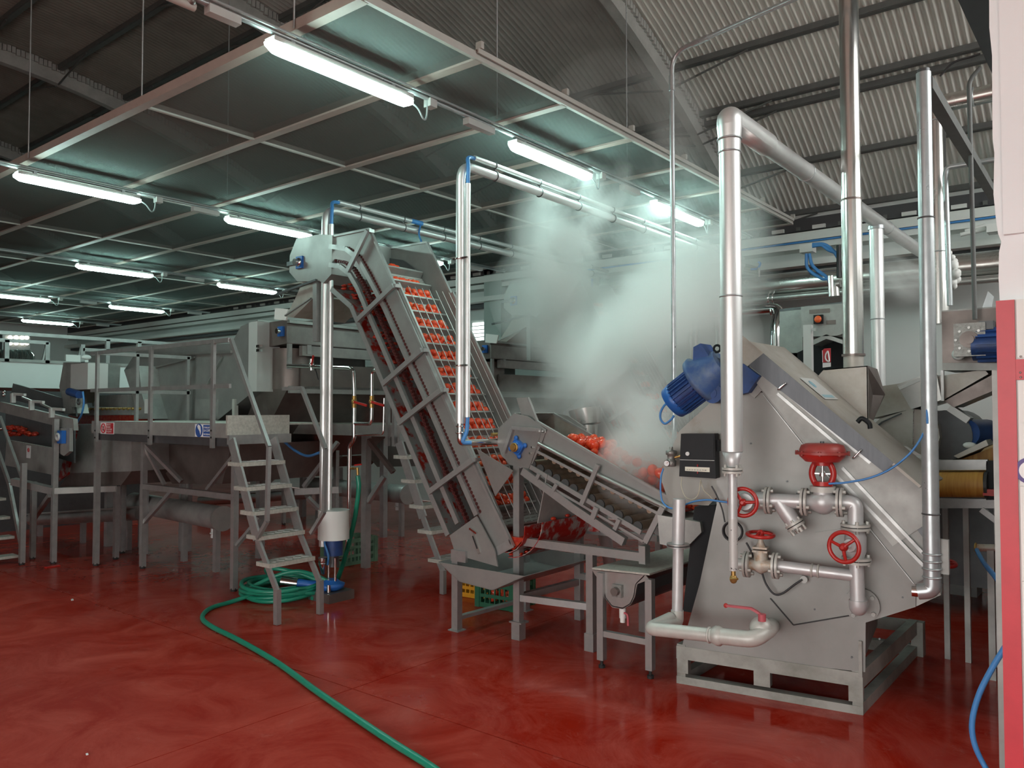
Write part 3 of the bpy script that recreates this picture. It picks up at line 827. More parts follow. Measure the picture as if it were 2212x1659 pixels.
build(MB().bars([V((p.x, R1 + .02, p.z)) for p in Q((1131, 1017), (1350, 1170))], .05, .06), 'support_beam', 'frame_steel', rc)
for (a, b), w in ((((1292, 1004), (1257, 1088)), .035), (((1432, 1096), (1394, 1172)), .04), (((1165, 1024), (1160, 1035)), .03), (((1203, 1046), (1195, 1060)), .03), (((1289, 1096), (1280, 1120)), .04), (((1338, 1122), (1328, 1144)), .03)):
    s = Q(a, b, Y=R0 - .045); build(MB().bar(s[0], s[1], .02, w), 'strut', 'frame_steel', rc)
a, b = Q((1150, 1003), (1378, 1137), Y=R0)
for k in range(13):
    p = lerp(a, b, k / 12)
    r = build(MB().cyl((p.x, R0 + .01, p.z), (p.x, R1 - .01, p.z), .034, 14), 'roller', 'roller_metal', rc)
    build(MB().cyl((p.x, R0 + .008, p.z), (p.x, R0 - .006, p.z), .036, 14), 'roller_cap', 'belt_end', r)
a, b = Q((1160, 985), (1420, 1120), Y=R0)
for k in range(15):
    p = lerp(a, b, k / 14)
    build(MB().cyl((p.x, R0 + .02, p.z + .02), (p.x, R1 - .01, p.z + .02), .022, 10), 'return_roller', 'roller_metal', rc)
a, b = Q((1150, 948), (1470, 1108), Y=R0)
build(MB().sheet([V((a.x, R0 + .01, a.z)), V((b.x, R0 + .01, b.z))], (0, R1 - R0 - .01, 0), .008), 'belt', 'pulp_smear', rc)
tdir = (b - a).normalized()
rnd = random.Random(31)
for k in range(88):
    u = .14 + .86 * ((k + .4 * rnd.random()) / 88); p = lerp(a, b, u); f = min(1, u * 3 - .25)
    lay = rnd.random() * .09 * max(.2, min(1, (u - .1) * 4))
    p = V((p.x, R0 + .20 + .30 * rnd.random(), p.z + .045 + lay + .02 * rnd.random()))
    seg_ = 'at the thin upper end' if u < .38 else 'in the deep middle' if u < .7 else 'at the steamy lower end'
    tomato(p, 'scalded tomato in the pile %s of the short inclined conveyor' % seg_, 'tomatoes %s of the inclined conveyor' % seg_, rnd, 1.05)
m = MB()
for k in range(120):
    u = .2 + .8 * rnd.random(); p = lerp(a, b, u)
    m.ball((p.x, R0 + .08 + .42 * rnd.random(), p.z + .03), .034, 7, 5)
stuff(solo(m, 'tomatoes', 'tomato', 'bottom layer of the tomato pile on the short inclined conveyor', 'tomatoes'))
# its stand
st = thing('conveyor_stand', 'square tube stand carrying the short inclined conveyor', 'stand', (-3.4, 5.2, 0))
def post(t, x, y, z0, z1, w=.06, nm='leg', mt='frame_steel', foot=True):
    l = build(MB().bb((x - w / 2, y - w / 2, z0), (x + w / 2, y + w / 2, z1)), nm, mt, t); return l
gA = A(1120, 1380, Z=0); gB = A(1278, 1405, Z=0)
YA = gA.y; zA = A(1125, 1003, Y=YA).z
l = post(st, gA.x, YA, 0, zA); build(MB().bb((gA.x - .04, YA - .04, 0), (gA.x + .04, YA + .04, .13)), 'sleeve', 'frame_steel', l)
build(MB().box((gA.x + .005, YA, .135), (.12, .1, .012)), 'foot_plate', 'frame_steel', l)
zB = A(1278, 1176, Y=gB.y).z
l = post(st, gB.x, gB.y, 0, zB); build(MB().bb((gB.x - .04, gB.y - .04, 0), (gB.x + .04, gB.y + .04, .13)), 'sleeve', 'frame_steel', l)
YC = YA + .78
post(st, gA.x + .05, YC, 0, zA - .4); post(st, gB.x + .05, gB.y + .7, 0, zB)
h1 = A(1125, 1160, Y=YA).z; h2 = A(1125, 1291, Y=YA).z
xr = A(1393, 1185, Y=YA - .02).x
build(MB().bb((gA.x - .03, YA - .03, h1 - .06), (xr, YA + .03, h1)), 'top_rail', 'frame_steel', st)
build(MB().bb((xr - .04, YA - .035, h1 - .075), (xr + .01, YA + .035, h1 + .05)), 'end_block', 'frame_steel', st)
build(MB().bar((gA.x, YA, h2), (gB.x, gB.y, h2), .05), 'low_rail', 'frame_steel', st)
build(MB().bar((gA.x, YA, h1 - .03), (gA.x + .05, YC, h1 - .03), .05), 'side_rail', 'frame_steel', st)
build(MB().bar((gA.x, YA, h2), (gA.x + .05, YC, h2), .05), 'side_rail', 'frame_steel', st)
build(MB().bar((gA.x + .05, YC, h1 - .03), (gB.x + .2, YC, h1 - .03), .05), 'back_rail', 'frame_steel', st)
build(MB().bar((gA.x + .05, YC, h2 + .05), (gB.x + .05, YC - .05, h2 + .05), .05), 'back_rail', 'frame_steel', st)
build(MB().bar((gA.x, YA, zA - .02), (gA.x + .02, YC, zA - .02), .05), 'head_rail', 'frame_steel', st)
# ================================================================ SCREW TROUGH ON LEGS
SY = 4.79
ws = thing('screw_trough', 'waste screw trough on two legs with round bottomed end and loose lid', 'trough', (-2.85, 5.0, 0))
def T(*p, Y=SY): return AL(p, Y=Y)
end = T((1279, 1231), (1300, 1234), (1395, 1243), (1402, 1252), (1376, 1262), (1371, 1290), (1362, 1306), (1345, 1316), (1322, 1312), (1306, 1290), (1301, 1262), (1284, 1240))
build(MB().prism(end, (0, .012, 0)), 'end_plate', 'steel', ws)
prof = T((1301, 1245), (1302, 1268), (1308, 1292), (1322, 1310), (1345, 1315), (1362, 1305), (1370, 1288), (1374, 1262), (1392, 1245))
build(MB().sheet(prof, (0, 1.3, 0), .006), 'trough', 'steel_dark', ws)
lid = T((1279, 1230), (1403, 1243), Y=SY - .01)
build(MB().prism([lid[0], lid[1], lid[1] + V((.02, 1.28, .0)), lid[0] + V((.04, 1.28, 0))], (0, 0, .012)), 'lid', 'tread_steel', ws)
c = A(1334, 1276, Y=SY - .015)
b = build(MB().box(c, (.075, .03, .085)), 'bearing', 'gear_alloy', ws)
build(MB().cyl(c, c - EY * .05, .028, 16), 'shaft', 'steel_brown', b)
d = A(1345, 1316, Y=SY + .05)
dv = build(MB().cyl(d + V((0, 0, .01)), d - V((0, 0, .06)), .024, 14).cyl(d - V((0, 0, .06)), d - V((0, 0, .09)), .018, 14), 'drain', 'white', ws)
build(MB().tube(curve([d + V((.02, -.01, -.02)), d + V((.05, -.02, -.03)), d + V((.055, -.02, -.1))]), .008, 8), 'drain_handle', 'handle_pink', dv)
for x, y, z in ((1300, 1442, .055), (1405, 1465, .055)):
    p = A(x, y, Z=0)
    l = build(MB().bb((p.x - .025, p.y - .025, z), (p.x + .025, p.y + .025, .66)), 'leg', 'frame_steel', ws)
    build(MB().cyl((p.x, p.y, .0), (p.x, p.y, .02), .022, 12).cyl((p.x, p.y, .02), (p.x, p.y, .06), .011, 8), 'levelling_foot', 'rubber', l)
pa, pb = A(1300, 1442, Z=0), A(1405, 1465, Z=0)
build(MB().bar(V((pa.x, pa.y, .24)), V((pb.x, pb.y, .24)), .04), 'cross_tie', 'frame_steel', ws)
for x in (pa.x, pb.x): post(ws, x, SY + 1.15, 0, .6, .05)
# ================================================================ STEAM PEELER (the big machine at the right)
b0, b1 = A(1462, 1475, Z=0), A(1865, 1545, Z=0)
fd = (b1 - b0).normalized(); fn = V((fd.y, -fd.x, 0))           # along the front, and out of it
bk = A(1984, 1415, Z=0)
FP = (b0, fn)
def G(*pts, d=0.0): return AL(pts, P=(b0 + fn * d, fn))         # points on the front plane, d proud of it
pe = thing('steam_peeler', 'big grey steam peeler on a box section skid at right of the floor', 'machine', (-1.9, 5.4, 0))
L_ = (b1 - b0).length
t1, t0 = G((1462, 1394))[0].z, G((1462, 1420))[0].z
def skid(z0, z1, nm):
    build(MB().bar(b0 + EZ * (z0 + z1) / 2 + fn * -.03, b1 + EZ * (z0 + z1) / 2 + fn * -.03, .07, z1 - z0, fn), nm, 'base_steel', pe)
skid(0, G((1462, 1459))[0].z, 'skid_rail'); skid(t0 - .005, t1, 'skid_rail')
for u, w in ((.035, .075), (.485, .10), (.965, .08)):
    p = lerp(b0, b1, u) - fn * .03
    build(MB().box(p + EZ * (.07 + t0) / 2, (w, .065, t0 - .07), (fd, fn, EZ)), 'skid_post', 'base_steel', pe)
bl = b0 + (bk - b1)
for z in (.037, (t0 + t1) / 2):
    for a, b in ((b1, bk), (b0, bl)):
        build(MB().bar(a + EZ * z - fd * .03 * (1 if a is b1 else -1), b + EZ * z - fd * .03 * (1 if a is b1 else -1), .06, .07 if z < .1 else .10, fd), 'skid_side', 'base_steel', pe)
    build(MB().bar(bl + EZ * z, bk + EZ * z, .06, .08), 'skid_back', 'base_steel', pe)
for q in (bk, bl): build(MB().bb(q - V((.04, .04, 0)), q + V((.04, .04, t1))), 'skid_post', 'base_steel', pe)
build(MB().bar(b1 + EZ * (t1 - .02) - fd * .01 + fn * .015, b1 + EZ * (t1 + .19) - fd * .01 + fn * .015, .012, .02), 'upright', 'base_steel', pe)
# body: front plate and the casing behind it
body = G((1470, 1407), (1511, 1262), (1548, 1090), (1548, 1010), (1560, 900), (1600, 842), (1648, 848), (1978, 1258), (1978, 1311), (1870, 1345), (1869, 1452))
build(MB().prism(body, -fn * .012), 'front_plate', 'peeler_plate', pe)
inner = G((1490, 1400), (1560, 1100), (1565, 910), (1604, 850), (1646, 852), (1970, 1258), (1970, 1308), (1862, 1342), (1860, 1440), d=-.02)
build(MB().prism(inner, -fn * 1.05), 'casing', 'steel_dull', pe)
leftp = G((1425, 1027), (1446, 1088), (1530, 1092), (1562, 1060), (1562, 845), (1468, 930), d=-.03)
build(MB().prism(leftp, -fn * .012), 'stained_plate', 'stained_steel', pe)
ov = G((1664, 1292), (1714, 1350), (1868, 1324), (1978, 1300), (1978, 1262), (1868, 1135), (1760, 1150), d=.007)
build(MB().prism(ov, -fn * .006), 'overlay_plate', 'peeler_plate', pe)
end_ = G((1979, 1258), (2012, 1235), (2033, 1285), (1979, 1310), d=-.01)
build(MB().prism(end_, -fn * .6), 'lower_end', 'steel_dull', pe)
# inclined screw housing along the top edge
hw = .62
fk = G((1649, 763), (1931, 1000), (1911, 1021), (1617, 789), d=.075)
build(MB().prism(fk, -fn * .02), 'dark_cover', 'cover_grey', pe)
tp = [fk[0], fk[1] + (fk[1] - fk[0]) * .19]
tup = tp[0] + (tp[0] - tp[1]) * .10
build(MB().prism([tup, tp[1], tp[1] + EY * hw, tup + EY * hw], (-.01, 0, -.012)), 'top_cover', 'hood_grey', pe)
ec = G((1649, 763), (1614, 792), (1566, 800), (1566, 700), (1610, 730), d=.06)
build(MB().prism(ec, -fn * .02), 'end_cover', 'hood_grey', pe)
core = [lerp(fk[0], fk[1], .0), fk[1] + (fk[1] - fk[0]) * .19, fk[2] + (fk[2] - fk[3]) * .34 - (fk[1] - fk[2]) * 1.2, fk[2] + (fk[2] - fk[3]) * .30 - (fk[1] - fk[2]) * 4, fk[3] - (fk[1] - fk[2]) * .5]
build(MB().prism([p - fn * .025 for p in core], -fn * (hw - .03)), 'trough', 'steel_dull', pe)
flk = G((1640, 838), (1615, 790), (1911, 1024), (2014, 1150), (2014, 1238), (1978, 1262), d=.03)
build(MB().prism(flk, -fn * .012), 'flank_plate', 'peeler_plate', pe)
for px in (((1683, 855), (1916, 1026), (2000, 1195)), ((1655, 835), (1760, 915), (2003, 1222))):
    p = G(*px, d=.04)
for (a, b, w) in (((1680, 850), (1818, 968), .03), ((1820, 1010), (2002, 1203), .035), ((1686, 838), (1880, 1000), .016), ((1800, 1020), (1995, 1222), .014), ((1670, 822), (1700, 848), .02)):
    p = G(a, b, d=.045); build(MB().bar(p[0], p[1], w, .018, EZ.cross((p[1] - p[0]).normalized()) if 0 else fn), 'flank_rail', 'frame_steel', pe)
for a, b in (((1681, 842), (1697, 828)), ((1843, 990), (1860, 972))):
    p = G(a, b, d=.09); ctr = (p[0] + p[1]) / 2
    build(MB().tube(bend([p[0] - fn * .02, p[0] + fn * .01, p[1] + fn * .01, p[1] - fn * .02], .012), .006, 8), 'cover_handle', 'chrome', pe)
p = G((1852, 912), (1862, 904), (1877, 914), (1880, 926), d=-.05)
build(MB().tube(curve(p), .014, 8), 'grab_handle', 'black_case', pe)
# worn label on the top cover
tdir = (tp[1] - tp[0]).normalized(); tn = tdir.cross(fn).normalized(); tn = tn if tn.z > 0 else -tn
lb = lerp(tp[0], tp[1], .20) + EY * .12 + tn * .004
pl = build(MB().prism([lb, lb + tdir * .20, lb + tdir * .20 + EY * .26, lb + EY * .26], tn * .003), 'worn_label', 'cabinet_grey', pe)
q = lb + tn * .0035 + tdir * .03
fn_keep = fn; fn = -EY
build(MB().prism([q + tdir * .13 + EY * .02, q + tdir * .155 + EY * .02, q + tdir * .155 + EY * .22, q + tdir * .13 + EY * .22], tn * .001), 'label_print', 'print_cyan', pl)
build(MB().torus(q + tdir * .03 + EY * .09, tn, .026, .006, 20, 5), 'label_emblem', 'print_cyan', pl)
fn = fn_keep
for a, b in (((1652, 850), (1977, 1257)), ((1664, 1292), (1714, 1350)), ((1714, 1350), (1868, 1324))):
    g_ = G(a, b, d=.009); build(MB().bar(g_[0], g_[1], .010, .007, fn), 'joint_line', 'gasket', pe)
g_ = G((1649, 853), (1974, 1261), d=.009); build(MB().bar(g_[0], g_[1], .008, .004, fn), 'bright_edge', 'frame_steel', pe)
ot = G((1911, 1024), (1931, 1002), (1990, 1052), (2006, 1178), (1985, 1150), d=.036); build(MB().prism(ot, -fn * .01), 'open_trough_shade', 'steel_dark', pe)  # dark plate painting the shade inside the open trough
for x, y in ((1720, 905), (1622, 958), (1700, 1040), (1722, 1066), (1760, 1316), (1855, 1312), (1950, 1290), (1920, 1180), (1900, 1380), (1840, 1420)):
    p = G((x, y), d=.005)[0]; build(MB().cyl(p - fn * .01, p + fn * .006, .006, 8), 'bolt', 'steel_dark', pe)
# black drum seen in the gap at the left, behind the plates
bd = G((1475, 1320), (1500, 1095), (1545, 1090), (1535, 1330), d=-.15)
build(MB().prism(bd, -fn * .5), 'feed_drum', 'black_case', pe)
cb_ = G((1420, 1112), (1512, 1128), (1515, 1150), (1478, 1188), (1425, 1175), d=-.1)
build(MB().prism(cb_, -fn * .35), 'feed_chute', 'steel_dull', pe)
# ---------------------------------------------------------------- hood and chimney
CY = 5.62
hd_ = thing('vapour_hood', 'tapered sheet hood at the foot of the tall bright flue', 'hood', (-1.6, CY, 1.9))
f1 = AL([(1780, 798), (1874, 790), (1876, 940), (1740, 842)], Y=CY - .17)
bx = AL([(1895, 797), (1912, 852), (1880, 905)], Y=CY + .12)
build(MB().prism([f1[0], f1[1], f1[2], f1[2] - V((.5, 0, .1)), f1[3]], (0, .012, 0)), 'front_sheet', 'hood_grey', hd_)
build(MB().prism([f1[1], bx[0], bx[1], bx[2] + V((0, 0, -.05)), f1[2]], (-.006, 0, 0)), 'side_sheet', 'steel_brown', hd_)
build(MB().prism([f1[0], f1[1], bx[0], bx[0] - (f1[1] - f1[0])], (0, 0, -.006)), 'top_sheet', 'steel', hd_)
def centre(px0, px1, y, Yc): a, b = A(px0, y, Y=Yc), A(px1, y, Y=Yc); return (a + b) / 2, (b - a).length / 2
cc, cr = centre(1816, 1871, 740, CY); cr *= .80
chm = thing('flue_pipe', 'tall bright stainless flue rising from the hood through the roof', 'flue', (cc.x, CY, 2.2))
zb, zt = A(1845, 792, Y=CY).z, zr(CY) + .4
zj = A(1845, 432, Y=CY).z; zc_ = A(1845, 768, Y=CY).z
build(MB().cyl((cc.x, CY, zc_), (cc.x, CY, zj), cr, 28), 'lower_tube', 'chimney_steel', chm)
build(MB().cyl((cc.x, CY, zj), (cc.x, CY, zt), cr * .96, 28), 'upper_tube', 'chimney_steel', chm)
build(MB().rev([(0, cr * .98), (.01, cr * 1.02), (.02, cr * .98)], (cc.x, CY, zj - .01), EZ, 28), 'joint_band', 'steel_brown', chm)
build(MB().cyl((cc.x, CY, zc_ - .005), (cc.x, CY, zc_ + .01), cr * 1.14, 28), 'flange', 'steel_brown', chm)
build(MB().cyl((cc.x, CY, zb - .02), (cc.x, CY, zc_ - .005), cr * .97, 28), 'collar', 'hood_grey', chm)
# ---------------------------------------------------------------- steam pipe: vertical leg, bend, run to the back wall
def flange(o, c, ax, R, th=.014, gap=.003, nb=4, name='flange', ph=.4):
    """a bolted pair of flanges with a dark gasket"""
    ax = V(ax).normalized(); c = V(c)
    m = MB().cyl(c - ax * (th + gap), c - ax * gap, R, 24).cyl(c + ax * gap, c + ax * (th + gap), R, 24)
    f = build(m, name, 'flange_paint', o)
    build(MB().cyl(c - ax * gap, c + ax * gap, R * .93, 24), 'gasket', 'gasket', f)
    u = (EZ if abs(ax.z) < .9 else EX); u = (u - ax * u.dot(ax)).normalized(); w = ax.cross(u)
    for k in range(nb):
        a = ph + 2 * math.pi * k / nb; p = c + (u * math.cos(a) + w * math.sin(a)) * R * .8
        build(MB().cyl(p - ax * (th + .02), p + ax * (th + .02), R * .13, 6), 'bolt', 'flange_paint', f)
    return f
VY = 4.52
sp_ = thing('steam_pipe', 'thick silver clad steam pipe before the peeler, elbowing at the top toward the back wall', 'pipe', (-1.9, VY, 1.5))
sc, sr = centre(1556, 1608, 960, VY); sr *= .85
zt_ = A(1583, 232, Y=VY).z - sr
zs = [A(1583, y, Y=VY).z for y in (975, 640, 328, 300, 272)]
build(MB().cyl((sc.x, VY, zs[0]), (sc.x, VY, zs[1]), sr, 28), 'cladding', 'aluminium', sp_)
build(MB().cyl((sc.x, VY, zs[1]), (sc.x, VY, zs[2]), sr * .98, 28), 'cladding', 'aluminium', sp_)
build(MB().rev([(0, sr), (.05, sr * 1.03), (zs[3] - zs[2], sr * 1.03)], (sc.x, VY, zs[2]), EZ, 28), 'cladding', 'aluminium', sp_)
build(MB().rev([(0, sr * 1.05), ((zs[4] - zs[3]), sr * 1.17)], (sc.x, VY, zs[3]), EZ, 28), 'cladding', 'aluminium', sp_)
ps = bend([(sc.x, VY, zs[4]), (sc.x, VY, zt_), (sc.x, VY + .6, zt_)], .17, 8)
build(MB().tube(ps, sr * 1.17, 28), 'elbow', 'aluminium', sp_)
ya = VY + .26
for y0, y1, k in ((VY + .12, 5.9, 1.0), (5.9, 8.2, .97), (8.2, WY - .1, .95)):
    build(MB().cyl((sc.x, y0, zt_), (sc.x, y1, zt_), sr * k, 28), 'cladding', 'aluminium', sp_)
    build(MB().torus((sc.x, y1, zt_), EY, sr * k, .006, 28, 6), 'seam_ring', 'galvanised', sp_)
for z in zs[1:]: build(MB().torus((sc.x, VY, z), EZ, sr * (1.0 if z < zs[3] else 1.08), .006, 28, 6), 'seam_ring', 'galvanised', sp_)
zf = A(1583, 1016, Y=VY).z
build(MB().rev([(0, sr * .46), (.10, sr * .99), (zs[0] - zf - .02, sr * 1.0)], (sc.x, VY, zf + .02), EZ, 28), 'reducer', 'silver_paint', sp_)
flange(sp_, (sc.x, VY, zf), EZ, sr * .95, ph=.9)
zv = A(1583, 1232, Y=VY).z; zm = A(1583, 1120, Y=VY).z
sr2 = sr * .42
build(MB().cyl((sc.x, VY, zm), (sc.x, VY, zf - .02), sr2, 20), 'drop_leg', 'silver_paint', sp_)
build(MB().cyl((sc.x, VY, zv), (sc.x, VY, zm), sr2, 20), 'drip_leg', 'chipped_paint', sp_)
build(MB().cyl((sc.x, VY, zv - .03), (sc.x, VY, zv), sr2 * .5, 12).ball((sc.x, VY, zv - .05), .02, 10, 6, (1.2, 1, 1.4)).cyl((sc.x - .01, VY - .02, zv - .05), (sc.x + .04, VY - .03, zv - .04), .007, 8), 'drain_cock', 'brass', sp_)
# second branch from the run down behind the flue
by = A(1892, 455, X=sc.x).y
c2, r2 = centre(1872, 1905, 640, by); r2 *= .92
br = thing('branch_duct', 'pale vertical duct dropping from the steam pipe behind the flue', 'pipe', (sc.x, by, 1.6))
build(MB().cyl((sc.x, by, 1.7), (sc.x, by, zt_ - sr), r2, 24), 'duct', 'aluminium', br)
build(MB().cyl((sc.x, by, zt_ - sr - .02), (sc.x, by, zt_ - sr * .8), r2 * 1.18, 24), 'collar', 'galvanised', br)
build(MB().torus((sc.x, by, A(1890, 690, Y=by).z), EZ, r2, .006, 24, 6), 'seam_ring', 'galvanised', br)
# ---------------------------------------------------------------- valve train across the front
def handwheel(o, c, ax, R, mt='valve_red', ns=3, ph=0.5):
    ax = V(ax).normalized(); c = V(c)
    u = (EZ if abs(ax.z) < .9 else EX); u = (u - ax * u.dot(ax)).normalized(); w = ax.cross(u)
    h = build(MB().torus(c, ax, R * .88, R * .13, 32, 10), 'handwheel', mt, o)
    m = MB().rev([(-.02, R * .2), (.0, R * .26), (.02, R * .22), (.03, R * .1)], c, ax, 16); build(m, 'hub', mt, h)
    for k in range(ns):
        a = ph + 2 * math.pi * k / ns; d = u * math.cos(a) + w * math.sin(a)
        build(MB().tube([c + d * R * .15 + ax * .012, c + d * R * .5 + ax * .010, c + d * R * .86], [R * .11, R * .10, R * .09], 8), 'spoke', mt, h)
    return h
vt = thing('valve_train', 'silver valve train with red actuator and handwheels across the front of the peeler', 'valves', (-1.6, 4.6, 1.0))
D1 = .17
TR = (b0 + fn * D1, fn)
def H(*pts, d=D1): return AL(pts, P=(b0 + fn * d, fn))
def pr_(px, rad, mt='silver_paint', nm='pipe', rb=.06, d=D1): return build(MB().tube(bend(H(*px, d=d), rb), rad, 18), nm, mt, vt)
pr = .043
# upper run: globe valve with handwheel toward the camera, strainer, control valve, bend down
pa = H((1588, 1079), (1660, 1081), (1738, 1084), (1815, 1085), (1848, 1086), (1848, 1130), (1848, 1320))
build(MB().tube([pa[0], pa[1]], [pr, pr * 1.25], 18), 'pipe', 'silver_paint', vt)
g1 = pa[0] + fd * .03
build(MB().ball(g1 + fd * .05, .075, 16, 10).tube([g1 + fd * .05, g1 + fd * .05 + fn * .10], [.06, .05], 14), 'globe_valve', 'silver_paint', vt)
w1 = H((1605, 1085), d=D1 + .17)[0]
build(MB().cyl(g1 + fd * .05 + fn * .09, w1, .018, 10), 'spindle', 'steel', vt)
handwheel(vt, w1, fn, .092, ph=.6)
flange(vt, pa[1], fd, .082)
# strainer with its slanting leg
build(MB().cyl(pa[1], pa[2], pr, 18), 'pipe', 'silver_paint', vt)
s0 = lerp(pa[1], pa[2], .30); sd = (fd * .55 - EZ * .83).normalized()
sl = build(MB().tube([s0, s0 + sd * .09, s0 + sd * .15], [.045, .05, .046], 18), 'strainer_leg', 'silver_paint', vt)
f = flange(vt, s0 + sd * .165, sd, .058, nb=6, name='strainer_cap')
for k in range(4):
    a = .5 + k * math.pi / 2; u = sd.cross(fn); q = s0 + sd * .19 + (u * math.cos(a) + fn * math.sin(a)) * .04
    build(MB().cyl(q, q + sd * .025, .012, 6), 'cap_bolt', 'flange_paint', sl)
flange(vt, pa[2], fd, .082)
# control valve
cv = lerp(pa[2], pa[3], .52)
build(MB().tube([pa[2], lerp(pa[2], cv, .35), lerp(pa[2], cv, .75), cv, lerp(cv, pa[3], .3), lerp(cv, pa[3], .65), pa[3]], [pr, pr, .068, .074, .068, pr, pr], 18), 'control_valve_body', 'chrome' if 0 else 'silver_paint', vt)
vz = lambda y: H((1772, y))[0].z
build(MB().rev([(0, .055), (vz(1058) - cv.z, .055)], cv, EZ, 20), 'bonnet', 'silver_paint', vt)
build(MB().cyl((cv.x, cv.y, vz(1062)), (cv.x, cv.y, vz(1050)), .072, 24), 'bonnet_flange', 'flange_paint', vt)
y0, y1 = vz(1048), vz(998)
yk = MB()
for s in (-1, 1):
    pts = [cv + fd * s * a + EZ * (z - cv.z) for a, z in ((.035, y0), (.052, y0 + .03), (.060, (y0 + y1) / 2), (.052, y1 - .03), (.035, y1))]
    yk.tube(curve(pts, 4), .018, 8)
yk.cyl((cv.x, cv.y, y0 - .002), (cv.x, cv.y, y0 + .022), .05, 18).cyl((cv.x, cv.y, y1 - .02), (cv.x, cv.y, y1 + .004), .05, 18)
build(yk, 'yoke', 'valve_red', vt)
build(MB().cyl((cv.x, cv.y, y0), (cv.x, cv.y, y1), .007, 8).cyl((cv.x, cv.y, (y0 + y1) / 2 - .015), (cv.x, cv.y, (y0 + y1) / 2 + .005), .018, 10).bar(V((cv.x, cv.y, (y0 + y1) / 2)) - fd * .045, V((cv.x, cv.y, (y0 + y1) / 2)) + fd * .045, .006), 'stem', 'chrome', vt)
za, zbm, ztop = vz(997), vz(978), vz(960)
act = build(MB().rev([(za - zbm, .095), (-.02, .128), (-.006, .130)], (cv.x, cv.y, zbm), EZ, 32), 'actuator_lower', 'valve_red', vt)
build(MB().rev([(.004, .130), (.02, .128), (ztop - zbm - .004, .118), (ztop - zbm + .006, .09), (ztop - zbm + .008, .01)], (cv.x, cv.y, zbm), EZ, 32), 'actuator_dome', 'valve_red_dusty', act)
build(MB().cyl((cv.x, cv.y, zbm - .008), (cv.x, cv.y, zbm + .006), .152, 32), 'actuator_rim', 'valve_red_dusty', act)
for k in range(8):
    a = k * math.pi / 4 + .2; q = V((cv.x + .143 * math.cos(a), cv.y + .143 * math.sin(a), zbm))
    build(MB().cyl(q - EZ * .014, q + EZ * .012, .009, 6), 'rim_bolt', 'valve_red_dusty', act)
build(MB().cyl((cv.x, cv.y, ztop), (cv.x, cv.y, ztop + .018), .012, 8), 'vent_plug', 'steel_dark', act)
flange(vt, pa[3], fd, .085)
# bend down, second globe valve, lower elbow on the body flange
dn = H((1815, 1085), (1848, 1086), (1848, 1135))
build(MB().tube(bend(dn, .07), pr, 18), 'elbow', 'silver_paint', vt)
flange(vt, H((1848, 1138))[0], EZ, .080)
g2 = H((1848, 1175))[0]
build(MB().tube(H((1848, 1142), (1848, 1160), (1848, 1190), (1848, 1208)), [.043, .06, .06, .043], 16), 'globe_valve', 'silver_paint', vt)
w2 = H((1823, 1182), d=D1 + .17)[0]
build(MB().tube([g2, g2 + (w2 - g2) * .55], [.05, .036], 14).cyl(g2 + (w2 - g2) * .5, w2, .014, 10), 'valve_neck', 'silver_paint', vt)
handwheel(vt, w2, (w2 - g2).normalized(), .094, ph=1.2)
flange(vt, H((1850, 1210))[0], EZ, .080)
lo = H((1850, 1214), (1853, 1300))
build(MB().cyl(lo[0], lo[1], .040, 18), 'pipe', 'silver_paint', vt)
lw = lo[1] - EZ * .035
build(MB().tube(bend([lo[1] + EZ * .01, lw, lw - fn * (D1 - .01)], .06), .048, 18), 'elbow', 'silver_paint', vt)
fc = H((1862, 1306), d=.02)[0]
ff = build(MB().cyl(fc, fc + fn * .018, .098, 26), 'body_flange', 'peeler_plate', vt)
for a in (.7, 1.9, -.6, -2.2):
    q = fc + fn * .018 + (fd * math.cos(a) + EZ * math.sin(a)) * .077; build(MB().cyl(q, q + fn * .016, .013, 6), 'flange_bolt', 'steel_dull', ff)
# bypass: gate valve and pipe from the drip leg to the lower elbow
qa = H((1592, 1218), (1614, 1219), (1676, 1222), (1848, 1244))
build(MB().cyl(qa[0], qa[1], pr * .8, 16), 'pipe', 'chipped_paint', vt)
flange(vt, qa[1], fd, .078)
gv = lerp(qa[1], qa[2], .48)
build(MB().tube([qa[1], lerp(qa[1], gv, .5), gv, lerp(gv, qa[2], .5), qa[2]], [.034, .034, .055, .034, .034], 16).cyl(gv, gv + EZ * .09, .042, 14).box(gv + EZ * .085, (.09, .07, .012), (fd, fn, EZ)), 'gate_valve', 'rusty_valve', vt)
build(MB().box(gv + EZ * .105, (.085, .065, .012), (fd, fn, EZ)).tube([gv + EZ * .11, gv + EZ * .15, gv + EZ * .19], [.03, .016, .018], 12), 'bonnet', 'rusty_valve', vt)
wz = H((1645, 1155))[0].z
handwheel(vt, V((gv.x, gv.y, wz)), V((.05, -.06, 1)), .088)
flange(vt, qa[2], fd, .078)
build(MB().cyl(qa[2], lerp(qa[2], qa[3], .53), .035, 16).cyl(lerp(qa[2], qa[3], .53), qa[3], .034, 16), 'pipe', 'silver_paint', vt)
mc = lerp(qa[2], qa[3], .5); md = (qa[3] - qa[2]).normalized()
build(MB().torus(mc - md * .015, md, .034, .007).torus(mc + md * .02, md, .034, .007), 'weld_bead', 'flange_paint', vt)
